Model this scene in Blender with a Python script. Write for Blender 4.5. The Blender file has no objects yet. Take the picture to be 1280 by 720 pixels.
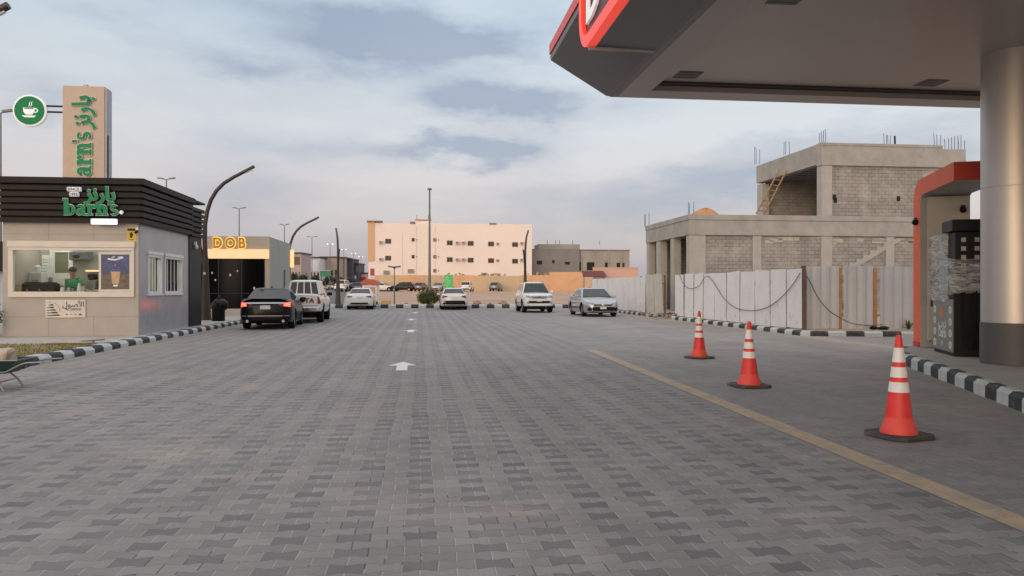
import bpy, bmesh, math, random
from mathutils import Vector, Matrix
from mathutils.bvhtree import BVHTree
PI = math.pi
R = math.radians
random.seed(7)
SC = bpy.context.scene
COL = SC.collection
FPX, CAMH, HOR = 960.0, 1.45, 360.8
TH = math.atan(115 / 960)            # yaw of the road axis against the camera axis


def gp(u, v, h=0.0):
    """world point at height h that the photo shows at (u, v)"""
    y = FPX * (CAMH - h) / (v - HOR)
    return Vector(((u - 640) * y / FPX, y, h))


def pp(u, v, y):
    return Vector(((u - 640) * y / FPX, y, CAMH - (v - HOR) * y / FPX))


def rf(p):
    """world -> road frame"""
    c, s = math.cos(TH), math.sin(TH)
    return Vector((p[0] * c + p[1] * s, -p[0] * s + p[1] * c, p[2] if len(p) > 2 else 0))


def wf(x, y, z=0.0):
    """road frame -> world"""
    c, s = math.cos(TH), math.sin(TH)
    return Vector((x * c - y * s, x * s + y * c, z))


def tz(y):
    """height of the open ground at depth y"""
    if y < 60:
        return 0.0
    t = min((y - 60) / 65.0, 1.0)
    return 0.9 * t * t * (3 - 2 * t) + min(max(y - 125, 0) / 175.0, 1) * 0.25


# ---------------------------------------------------------------- materials
def lin(r, g, b):
    f = lambda c: (c / 255 / 12.92) if c / 255 <= 0.04045 else ((c / 255 + 0.055) / 1.055) ** 2.4
    return (f(r), f(g), f(b))


MATS = {}


def mat(name, col, rough=0.6, metal=0.0, var=0.12, vs=3.0, bump=0.0, bs=40.0, coat=0.0, spec=0.5, dirt=None, emit=None, es=0.0):
    if name in MATS:
        return MATS[name]
    m = bpy.data.materials.new(name)
    m.use_nodes = True
    nt = m.node_tree
    N, L = nt.nodes, nt.links
    b = N['Principled BSDF']
    b.inputs['Roughness'].default_value = rough
    b.inputs['Metallic'].default_value = metal
    b.inputs['Specular IOR Level'].default_value = spec
    b.inputs['Coat Weight'].default_value = coat
    b.inputs['Coat Roughness'].default_value = 0.05
    tc = N.new('ShaderNodeTexCoord')
    nz = N.new('ShaderNodeTexNoise')
    nz.inputs['Scale'].default_value = vs
    nz.inputs['Detail'].default_value = 6
    nz.inputs['Roughness'].default_value = 0.65
    L.new(tc.outputs['Object'], nz.inputs['Vector'])
    cr = N.new('ShaderNodeValToRGB')
    cr.color_ramp.elements[0].position = 0.3
    cr.color_ramp.elements[1].position = 0.7
    lo = tuple(max(0, c * (1 - var)) for c in col)
    hi = tuple(min(1, c * (1 + var)) for c in col)
    cr.color_ramp.elements[0].color = (*lo, 1)
    cr.color_ramp.elements[1].color = (*hi, 1)
    L.new(nz.outputs['Fac'], cr.inputs['Fac'])
    out = cr.outputs['Color']
    if dirt:
        nz2 = N.new('ShaderNodeTexNoise')
        nz2.inputs['Scale'].default_value = dirt[1]
        nz2.inputs['Detail'].default_value = 8
        nz2.inputs['Roughness'].default_value = 0.7
        L.new(tc.outputs['Object'], nz2.inputs['Vector'])
        c2 = N.new('ShaderNodeValToRGB')
        c2.color_ramp.elements[0].position = dirt[2]
        c2.color_ramp.elements[1].position = dirt[2] + 0.18
        L.new(nz2.outputs['Fac'], c2.inputs['Fac'])
        mx = N.new('ShaderNodeMix')
        mx.data_type = 'RGBA'
        L.new(c2.outputs['Color'], mx.inputs['Factor'])
        L.new(out, mx.inputs['A'])
        mx.inputs['B'].default_value = (*dirt[0], 1)
        out = mx.outputs['Result']
    L.new(out, b.inputs['Base Color'])
    if bump:
        nb = N.new('ShaderNodeTexNoise')
        nb.inputs['Scale'].default_value = bs
        nb.inputs['Detail'].default_value = 5
        L.new(tc.outputs['Object'], nb.inputs['Vector'])
        bp = N.new('ShaderNodeBump')
        bp.inputs['Strength'].default_value = bump
        bp.inputs['Distance'].default_value = 0.02
        L.new(nb.outputs['Fac'], bp.inputs['Height'])
        L.new(bp.outputs['Normal'], b.inputs['Normal'])
    if emit:
        b.inputs['Emission Color'].default_value = (*emit, 1)
        b.inputs['Emission Strength'].default_value = es
    MATS[name] = m
    return m


def glass_mat(name, tint=(0.9, 0.95, 0.95), fac=0.5):
    """thin window pane: mirror by Fresnel, otherwise tinted see-through"""
    if name in MATS:
        return MATS[name]
    m = bpy.data.materials.new(name)
    m.use_nodes = True
    nt = m.node_tree
    N, L = nt.nodes, nt.links
    N.remove(N['Principled BSDF'])
    o = N['Material Output']
    tr = N.new('ShaderNodeBsdfTransparent')
    tr.inputs['Color'].default_value = (*tint, 1)
    gl = N.new('ShaderNodeBsdfGlossy')
    gl.inputs['Roughness'].default_value = 0.03
    fr = N.new('ShaderNodeFresnel')
    fr.inputs['IOR'].default_value = 1.45
    mu = N.new('ShaderNodeMath')
    mu.operation = 'MULTIPLY'
    mu.inputs[1].default_value = fac * 2
    mu.use_clamp = True
    L.new(fr.outputs[0], mu.inputs[0])
    mx = N.new('ShaderNodeMixShader')
    L.new(mu.outputs[0], mx.inputs[0])
    L.new(tr.outputs[0], mx.inputs[1])
    L.new(gl.outputs[0], mx.inputs[2])
    L.new(mx.outputs[0], o.inputs['Surface'])
    MATS[name] = m
    return m


def wall_block_mat(name, c1, c2, mortar, bw=0.4, bh=0.2, ms=0.012, dirt=(0.55, 0.5, 0.44)):
    """grey block wall: works on axis-aligned walls in object space"""
    if name in MATS:
        return MATS[name]
    m = mat(name, c1, rough=0.9, spec=0.2)
    nt = m.node_tree
    N, L = nt.nodes, nt.links
    b = N['Principled BSDF']
    for l in list(b.inputs['Base Color'].links):
        L.remove(l)
    tc = N.new('ShaderNodeTexCoord')
    sx = N.new('ShaderNodeSeparateXYZ')
    L.new(tc.outputs['Object'], sx.inputs[0])
    ad = N.new('ShaderNodeMath')
    L.new(sx.outputs['X'], ad.inputs[0])
    L.new(sx.outputs['Y'], ad.inputs[1])
    cb = N.new('ShaderNodeCombineXYZ')
    L.new(ad.outputs[0], cb.inputs['X'])
    L.new(sx.outputs['Z'], cb.inputs['Y'])
    br = N.new('ShaderNodeTexBrick')
    br.inputs['Scale'].default_value = 1
    br.inputs['Brick Width'].default_value = bw
    br.inputs['Row Height'].default_value = bh
    br.inputs['Mortar Size'].default_value = ms
    br.inputs['Mortar Smooth'].default_value = 0.3
    br.inputs['Color1'].default_value = (*c1, 1)
    br.inputs['Color2'].default_value = (*c2, 1)
    br.inputs['Mortar'].default_value = (*mortar, 1)
    L.new(cb.outputs[0], br.inputs['Vector'])
    nz = N.new('ShaderNodeTexNoise')
    nz.inputs['Scale'].default_value = 0.8
    nz.inputs['Detail'].default_value = 8
    nz.inputs['Roughness'].default_value = 0.7
    L.new(tc.outputs['Object'], nz.inputs['Vector'])
    cr = N.new('ShaderNodeValToRGB')
    cr.color_ramp.elements[0].position = 0.45
    cr.color_ramp.elements[1].position = 0.75
    cr.color_ramp.elements[1].color = (0.7, 0.7, 0.7, 1)
    L.new(nz.outputs['Fac'], cr.inputs['Fac'])
    mx = N.new('ShaderNodeMix')
    mx.data_type = 'RGBA'
    L.new(cr.outputs['Color'], mx.inputs['Factor'])
    L.new(br.outputs['Color'], mx.inputs['A'])
    mx.inputs['B'].default_value = (*dirt, 1)
    L.new(mx.outputs['Result'], b.inputs['Base Color'])
    bp = N.new('ShaderNodeBump')
    bp.inputs['Strength'].default_value = 0.6
    bp.inputs['Distance'].default_value = 0.02
    L.new(br.outputs['Fac'], bp.inputs['Height'])
    bp.invert = True
    L.new(bp.outputs['Normal'], b.inputs['Normal'])
    return m


# ---------------------------------------------------------------- mesh helpers
class MB:
    def __init__(s):
        s.v, s.f, s.m = [], [], []

    def add(s, vs, fs, m=0):
        o = len(s.v)
        s.v += [tuple(p) for p in vs]
        for f in fs:
            s.f.append(tuple(i + o for i in f))
            s.m.append(m)

    def add2(s, vs, fs, m=0):
        s.add(vs, fs, m)
        return s

    def box(s, x0, y0, z0, x1, y1, z1, m=0):
        x0, x1 = sorted((x0, x1)); y0, y1 = sorted((y0, y1)); z0, z1 = sorted((z0, z1))
        v = [(x0, y0, z0), (x1, y0, z0), (x1, y1, z0), (x0, y1, z0), (x0, y0, z1), (x1, y0, z1), (x1, y1, z1), (x0, y1, z1)]
        s.add(v, [(3, 2, 1, 0), (4, 5, 6, 7), (0, 1, 5, 4), (1, 2, 6, 5), (2, 3, 7, 6), (3, 0, 4, 7)], m)
        return s

    def obox(s, c, sz, mx=None, m=0):
        hx, hy, hz = sz[0] / 2, sz[1] / 2, sz[2] / 2
        t = MB().box(-hx, -hy, -hz, hx, hy, hz)
        mm = Matrix.Translation(c) @ (mx.to_4x4() if mx else Matrix())
        s.add([mm @ Vector(p) for p in t.v], t.f, m)
        return s

    def tube(s, pts, rad, n=8, m=0, cap=True):
        pts = [Vector(p) for p in pts]
        k = len(pts)
        if not isinstance(rad, (list, tuple)):
            rad = [rad] * k
        rings = []
        ref = None
        for i, p in enumerate(pts):
            d = (pts[min(i + 1, k - 1)] - pts[max(i - 1, 0)]).normalized()
            if ref is None:
                ref = Vector((0, 0, 1)) if abs(d.z) < 0.9 else Vector((1, 0, 0))
            a = d.cross(ref).normalized()
            b = a.cross(d).normalized()
            ref = b
            rings.append([p + (a * math.cos(2 * PI * j / n) + b * math.sin(2 * PI * j / n)) * rad[i] for j in range(n)])
        vs = [q for r in rings for q in r]
        fs = []
        for i in range(k - 1):
            for j in range(n):
                fs.append((i * n + j, i * n + (j + 1) % n, (i + 1) * n + (j + 1) % n, (i + 1) * n + j))
        if cap:
            fs.append(tuple(reversed(range(n))))
            fs.append(tuple((k - 1) * n + j for j in range(n)))
        s.add(vs, fs, m)
        return s

    def lathe(s, prof, n=24, m=0, mx=None):
        """prof: (r, z) pairs; around z"""
        vs = []
        for r, z in prof:
            for j in range(n):
                a = 2 * PI * j / n
                p = Vector((r * math.cos(a), r * math.sin(a), z))
                vs.append(mx @ p if mx else p)
        fs = []
        for i in range(len(prof) - 1):
            for j in range(n):
                fs.append((i * n + j, i * n + (j + 1) % n, (i + 1) * n + (j + 1) % n, (i + 1) * n + j))
        fs.append(tuple(reversed(range(n))))
        fs.append(tuple((len(prof) - 1) * n + j for j in range(n)))
        s.add(vs, fs, m)
        return s

    def prism(s, poly, fn0, fn1, m=0):
        """poly 2d points -> fn0 maps to the near face, fn1 to the far face"""
        n = len(poly)
        vs = [fn0(*p) for p in poly] + [fn1(*p) for p in poly]
        fs = [tuple(range(n)), tuple(reversed(range(n, 2 * n)))]
        for i in range(n):
            fs.append((i, n + i, n + (i + 1) % n, (i + 1) % n))
        s.add(vs, fs, m)
        return s

    def ell(s, c, r, nu=14, nv=9, m=0, jit=0.0):
        vs, fs = [], []
        for i in range(nv + 1):
            t = PI * i / nv
            for j in range(nu):
                a = 2 * PI * j / nu
                k = 1 + random.uniform(-jit, jit)
                vs.append((c[0] + r[0] * k * math.sin(t) * math.cos(a), c[1] + r[1] * k * math.sin(t) * math.sin(a), c[2] + r[2] * k * math.cos(t)))
        for i in range(nv):
            for j in range(nu):
                fs.append((i * nu + j, (i + 1) * nu + j, (i + 1) * nu + (j + 1) % nu, i * nu + (j + 1) % nu))
        s.add(vs, fs, m)
        return s

    def build(s, name, mats, parent=None, smooth=None, bevel=0.0, loc=None, rotz=None, merge=False):
        me = bpy.data.meshes.new(name)
        me.from_pydata(s.v, [], s.f)
        if not isinstance(mats, (list, tuple)):
            mats = [mats]
        for q in mats:
            me.materials.append(q)
        me.polygons.foreach_set('material_index', s.m)
        bm = bmesh.new()
        bm.from_mesh(me)
        if merge:
            bmesh.ops.remove_doubles(bm, verts=bm.verts, dist=1e-4)
        bmesh.ops.recalc_face_normals(bm, faces=bm.faces)
        if smooth is not None:
            for f in bm.faces:
                f.smooth = True
            for e in bm.edges:
                if len(e.link_faces) == 2 and e.calc_face_angle(0) > R(smooth):
                    e.smooth = False
        bm.to_mesh(me)
        bm.free()
        o = bpy.data.objects.new(name, me)
        COL.objects.link(o)
        if parent:
            o.parent = parent
        if loc is not None:
            o.location = loc
        if rotz is not None:
            o.rotation_euler = (0, 0, rotz)
        if bevel:
            md = o.modifiers.new('edge', 'BEVEL')
            md.width = bevel
            md.segments = 2
            md.limit_method = 'ANGLE'
            md.angle_limit = R(40)
        return o


def thing(name, label, cat, loc=(0, 0, 0), rotz=0.0, group=None):
    o = bpy.data.objects.new(name, None)
    o.empty_display_size = 0.2
    COL.objects.link(o)
    o.location = loc
    o.rotation_euler = (0, 0, rotz)
    tag(o, label, cat, group)
    return o


def tag(o, label, cat, group=None):
    o['label'] = label
    o['category'] = cat
    if group:
        o['group'] = group
    return o


def kind(o, k='structure'):
    o['kind'] = k
    return o


def dup(root, loc, rotz, label=None, group=None):
    r = root.copy(); COL.objects.link(r)
    r.location = loc; r.rotation_euler = (0, 0, rotz)
    if label: r['label'] = label
    if group: r['group'] = group
    for ch in list(root.children):
        c = ch.copy(); COL.objects.link(c); c.parent = r
        for g in list(ch.children):
            d = g.copy(); COL.objects.link(d); d.parent = c
    return r


def text_mb(body, size, ext=0.01, offset=0.0, align='CENTER', sx=1.0, m=0, space=1.0):
    """lettering in the x-z plane, facing -y"""
    c = bpy.data.curves.new('lettering', 'FONT')
    c.body = body
    c.size = size
    c.extrude = ext
    c.offset = offset
    c.align_x = align
    c.space_character = space
    c.resolution_u = 3
    o = bpy.data.objects.new('lettering', c)
    COL.objects.link(o)
    dg = bpy.context.evaluated_depsgraph_get()
    me = bpy.data.meshes.new_from_object(o.evaluated_get(dg))
    b = MB()
    b.add([(v.co.x * sx, -v.co.z, v.co.y) for v in me.vertices], [tuple(p.vertices) for p in me.polygons], m)
    bpy.data.objects.remove(o)
    bpy.data.curves.remove(c)
    bpy.data.meshes.remove(me)
    return b


def shift(mb, dx=0, dy=0, dz=0):
    mb.v = [(p[0] + dx, p[1] + dy, p[2] + dz) for p in mb.v]
    return mb


def xform(mb, mx):
    mb.v = [tuple(mx @ Vector(p)) for p in mb.v]
    return mb


def join(*mbs):
    b = MB()
    for q in mbs:
        o = len(b.v)
        b.v += q.v
        b.f += [tuple(i + o for i in f) for f in q.f]
        b.m += q.m
    return b


def leaf_mb(blobs, n, size, stem=None, flat=0.0):
    """leaf-sized faces spread through overlapping lumps (c, r)"""
    b = MB()
    tot = sum(q[1][0] * q[1][1] * q[1][2] for q in blobs)
    for c, r in blobs:
        k = int(n * r[0] * r[1] * r[2] / tot)
        for _ in range(k):
            d = Vector((random.gauss(0, 1), random.gauss(0, 1), random.gauss(0, 1))).normalized()
            q = random.random() ** 0.45 * random.uniform(0.8, 1.12)
            p = Vector((c[0] + d.x * r[0] * q, c[1] + d.y * r[1] * q, c[2] + d.z * r[2] * q))
            if p.z < 0.02:
                continue
            a = Vector((random.gauss(0, 1), random.gauss(0, 1), random.gauss(0, 1) + 0.3)).normalized()
            t = a.cross(Vector((random.gauss(0, 1), random.gauss(0, 1), random.gauss(0, 1)))).normalized()
            w = a.cross(t)
            s = size * random.uniform(0.6, 1.3)
            b.add([p - t * s, p + w * s * 0.45, p + t * s, p - w * s * 0.45], [(0, 1, 2, 3)], random.randint(0, 2))
    return b

# ---------------------------------------------------------------- camera, sky, sun
cam = bpy.data.cameras.new('camera')
cam.sensor_width = 36
cam.lens = 36 * FPX / 1280
cam.clip_end = 5000
cam.clip_start = 0.05
co = bpy.data.objects.new('camera', cam)
COL.objects.link(co)
co.location = (0, 0, CAMH)
co.rotation_euler = (R(90), 0, 0)
SC.camera = co
SC.view_settings.view_transform = 'Standard'
SC.view_settings.look = 'None'
SC.view_settings.gamma = 1
SC.view_settings.exposure = 0.0
SC.render.engine = 'CYCLES'
SC.cycles.use_denoising = True
SC.cycles.max_bounces = 6
SC.cycles.transparent_max_bounces = 12
SC.cycles.sample_clamp_indirect = 4

SUN_EL, SUN_AZ = R(9), R(203)         # azimuth clockwise from +y: low behind the camera, a little to the left
w = bpy.data.worlds.new('World')
SC.world = w
w.use_nodes = True
nt = w.node_tree
N, L = nt.nodes, nt.links
for n_ in list(N):
    N.remove(n_)
out = N.new('ShaderNodeOutputWorld')
sky = N.new('ShaderNodeTexSky')
sky.sky_type = 'NISHITA'
sky.sun_disc = False
sky.sun_elevation = SUN_EL
sky.sun_rotation = SUN_AZ
sky.dust_density = 3
bg1 = N.new('ShaderNodeBackground')
bg1.inputs['Strength'].default_value = 0.05
L.new(sky.outputs[0], bg1.inputs[0])
tc = N.new('ShaderNodeTexCoord')
sep = N.new('ShaderNodeSeparateXYZ')
L.new(tc.outputs['Generated'], sep.inputs[0])


def wm(op, a, b=None, c=None, clamp=False):
    n = N.new('ShaderNodeMath')
    n.operation = op
    n.use_clamp = clamp
    for i, q in enumerate((a, b, c)):
        if q is None:
            continue
        if isinstance(q, (int, float)):
            n.inputs[i].default_value = q
        else:
            L.new(q, n.inputs[i])
    return n.outputs[0]


# cloud coordinates: a warped azimuth and elevation
wn = N.new('ShaderNodeTexNoise')
wn.inputs['Scale'].default_value = 5.0
wn.inputs['Detail'].default_value = 8
wn.inputs['Roughness'].default_value = 0.62
mp = N.new('ShaderNodeMapping')
mp.inputs['Scale'].default_value = (1, 1, 2.6)
L.new(tc.outputs['Generated'], mp.inputs[0])
L.new(mp.outputs[0], wn.inputs['Vector'])
wsep = N.new('ShaderNodeSeparateColor')
L.new(wn.outputs['Color'], wsep.inputs[0])
az = wm('ARCTAN2', sep.outputs['X'], sep.outputs['Y'])
el = wm('ARCSINE', sep.outputs['Z'])
azw = wm('MULTIPLY_ADD', wm('SUBTRACT', wsep.outputs[0], 0.5), 0.30, az)
elw = wm('MULTIPLY_ADD', wm('SUBTRACT', wsep.outputs[1], 0.5), 0.12, el)


def px2dir(u, v):
    return math.atan((u - 640) / FPX), math.atan((HOR - v) / math.hypot(FPX, u - 640))


CL = [(515, 62, 125, 30, 1.5), (640, 60, 60, 18, 0.6), (645, 136, 95, 20, 1.6), (570, 190, 80, 13, 0.8), (620, 200, 70, 14, 1.0),
      (290, 76, 65, 13, 0.55), (410, 188, 110, 16, 0.35), (860, 238, 150, 22, 0.55), (1000, 178, 110, 16, 0.5), (930, 215, 120, 18, 0.6), (700, 265, 170, 20, 0.4),
      (150, 40, 90, 14, 0.25), (300, 250, 90, 24, 0.4), (1180, 190, 60, 25, 0.5), (420, 20, 140, 22, 0.4), (20, 125, 50, 20, 0.35), (350, 310, 150, 20, 0.35)]
acc = None
for u, v, su, sv, amp in CL:
    a0, e0 = px2dir(u, v)
    q = wm('POWER', wm('DIVIDE', wm('SUBTRACT', azw, a0), su / FPX * 1.05), 2)
    q = wm('ADD', q, wm('POWER', wm('DIVIDE', wm('SUBTRACT', elw, e0), sv / FPX * 1.15), 2))
    q = wm('MULTIPLY', wm('EXPONENT', wm('MULTIPLY', q, -1)), amp * (1.35 if amp < 0.9 else 1.0))
    acc = q if acc is None else wm('ADD', acc, q)
# loose fleecy texture for the rest of the dome
fn = N.new('ShaderNodeTexNoise')
fn.inputs['Scale'].default_value = 3.4
fn.inputs['Detail'].default_value = 9
fn.inputs['Roughness'].default_value = 0.58
mp2 = N.new('ShaderNodeMapping')
mp2.inputs['Location'].default_value = (3.1, 1.7, 0.4)
mp2.inputs['Scale'].default_value = (1, 1, 4.0)
L.new(tc.outputs['Generated'], mp2.inputs[0])
L.new(mp2.outputs[0], fn.inputs['Vector'])
fleece = wm('MULTIPLY', wm('SUBTRACT', fn.outputs['Fac'], 0.5), 1.3)
acc = wm('ADD', acc, fleece)
fac = wm('MULTIPLY', acc, 0.95, clamp=True)
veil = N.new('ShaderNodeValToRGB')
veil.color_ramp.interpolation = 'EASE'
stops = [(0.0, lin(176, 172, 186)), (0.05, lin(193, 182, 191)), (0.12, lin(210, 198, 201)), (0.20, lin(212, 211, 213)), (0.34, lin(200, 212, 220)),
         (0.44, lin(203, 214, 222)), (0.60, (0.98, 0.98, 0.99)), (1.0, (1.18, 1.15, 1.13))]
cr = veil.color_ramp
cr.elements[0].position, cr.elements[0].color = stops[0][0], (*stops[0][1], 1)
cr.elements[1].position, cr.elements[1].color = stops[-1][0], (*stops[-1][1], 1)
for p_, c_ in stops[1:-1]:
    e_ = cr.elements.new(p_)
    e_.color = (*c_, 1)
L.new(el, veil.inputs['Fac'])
# afterglow round the low sun behind the camera
sd = Vector((math.sin(SUN_AZ), math.cos(SUN_AZ), 0))
glow = wm('ADD', wm('MULTIPLY', sep.outputs['X'], sd.x), wm('MULTIPLY', sep.outputs['Y'], sd.y))
glow = wm('MULTIPLY', wm('POWER', wm('MAXIMUM', glow, 0.0), 2.0), wm('EXPONENT', wm('MULTIPLY', wm('MAXIMUM', el, 0.0), -3.0)))
gm = N.new('ShaderNodeMix')
gm.data_type = 'RGBA'
L.new(glow, gm.inputs['Factor'])
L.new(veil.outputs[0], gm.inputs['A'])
gm.inputs['B'].default_value = (1.25, 0.98, 0.80, 1)
cm = N.new('ShaderNodeMix')
cm.data_type = 'RGBA'
L.new(fac, cm.inputs['Factor'])
L.new(gm.outputs['Result'], cm.inputs['A'])
ccol = N.new('ShaderNodeValToRGB')
ccol.color_ramp.elements[0].color = (*lin(160, 158, 178), 1)
ccol.color_ramp.elements[1].position = 0.4
ccol.color_ramp.elements[1].color = (*lin(152, 164, 182), 1)
L.new(el, ccol.inputs['Fac'])
L.new(ccol.outputs[0], cm.inputs['B'])
# light edges of the clouds
edge = wm('MULTIPLY', wm('MULTIPLY', wm('SUBTRACT', 0.0, fleece), 0.38), 1.0, clamp=True)
lm = N.new('ShaderNodeMix')
lm.data_type = 'RGBA'
L.new(edge, lm.inputs['Factor'])
L.new(cm.outputs['Result'], lm.inputs['A'])
lm.inputs['B'].default_value = (*lin(224, 220, 222), 1)
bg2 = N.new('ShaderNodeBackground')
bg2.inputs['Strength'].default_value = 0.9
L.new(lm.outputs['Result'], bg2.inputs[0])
ads = N.new('ShaderNodeAddShader')
L.new(bg1.outputs[0], ads.inputs[0])
L.new(bg2.outputs[0], ads.inputs[1])
L.new(ads.outputs[0], out.inputs[0])

sl = bpy.data.lights.new('sun', 'SUN')
sl.energy = 0.7
sl.angle = R(40)
sl.color = (1.0, 0.86, 0.74)
so = bpy.data.objects.new('sun', sl)
COL.objects.link(so)
sdir = Vector((math.sin(SUN_AZ) * math.cos(SUN_EL), math.cos(SUN_AZ) * math.cos(SUN_EL), math.sin(SUN_EL)))
so.rotation_euler = sdir.to_track_quat('Z', 'Y').to_euler()

# ---------------------------------------------------------------- shared materials
CONC = mat('concrete', (0.355, 0.34, 0.32), 0.9, var=0.16, vs=1.2, bump=0.25, bs=14, spec=0.2, dirt=((0.25, 0.22, 0.19), 0.9, 0.58))
CONC_L = mat('pale_concrete', (0.41, 0.39, 0.365), 0.85, var=0.1, vs=2, bump=0.2, bs=20, spec=0.2)
BLOCK = wall_block_mat('block_wall', (0.315, 0.295, 0.275), (0.268, 0.252, 0.236), (0.17, 0.16, 0.15), ms=0.014)
KW = mat('kerb_white_paint', (0.46, 0.50, 0.50), 0.7, var=0.16, vs=5, bump=0.2, bs=30, dirt=((0.33, 0.30, 0.26), 3.0, 0.60))
KB = mat('kerb_black_paint', (0.045, 0.048, 0.052), 0.7, var=0.3, vs=5, bump=0.2, bs=30, dirt=((0.16, 0.155, 0.15), 3.0, 0.54), spec=0.3)
BLACK = mat('black_plastic', (0.008, 0.008, 0.009), 0.5, var=0.2, spec=0.2)
RUB = mat('rubber', (0.014, 0.014, 0.014), 0.85, var=0.3, vs=8, spec=0.15)
DMET = mat('dark_metal', (0.045, 0.035, 0.033), 0.5, metal=0.3, var=0.15)
GMET = mat('grey_metal', (0.25, 0.25, 0.26), 0.45, metal=0.6, var=0.1)
WHITE = mat('white_paint', (0.72, 0.72, 0.70), 0.5, var=0.06)
CHROME = mat('chrome', (0.6, 0.6, 0.62), 0.15, metal=1.0, var=0.03)
WOOD = mat('timber', (0.42, 0.27, 0.15), 0.8, var=0.3, vs=6)
REBAR = mat('rebar', (0.10, 0.085, 0.08), 0.8, metal=0.3)
GREEN = mat('sign_green', (0.002, 0.22, 0.09), 0.5, var=0.06, spec=0.25)
TRIM = mat('sign_trim', (0.62, 0.74, 0.64), 0.4, var=0.05)
GLASS = glass_mat('clear_glass', (0.94, 0.97, 0.95), 0.05)
DGLASS = mat('dark_glass', (0.006, 0.007, 0.009), 0.04, spec=0.6, var=0.1)

# ---------------------------------------------------------------- ground
def ground_mat():
    m = mat('dirt', (0.46, 0.32, 0.245), 0.95, var=0.22, vs=0.25, bump=0.4, bs=3, spec=0.1, dirt=((0.36, 0.26, 0.20), 0.06, 0.5))
    return m


g = MB()
ys = [-60, -10, 20, 45, 58] + [60 + 5 * i for i in range(14)] + [150, 200, 300, 600, 3000]
xs = [-3000, -400, -150, -60, -20, 20, 60, 150, 400, 3000]
for i, y in enumerate(ys):
    for x in xs:
        g.v.append((x, y, tz(y) - 0.03))
for i in range(len(ys) - 1):
    for j in range(len(xs) - 1):
        k = len(xs)
        g.f.append((i * k + j, i * k + j + 1, (i + 1) * k + j + 1, (i + 1) * k + j)); g.m.append(0)
kind(g.build('ground', ground_mat(), smooth=40))


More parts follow.
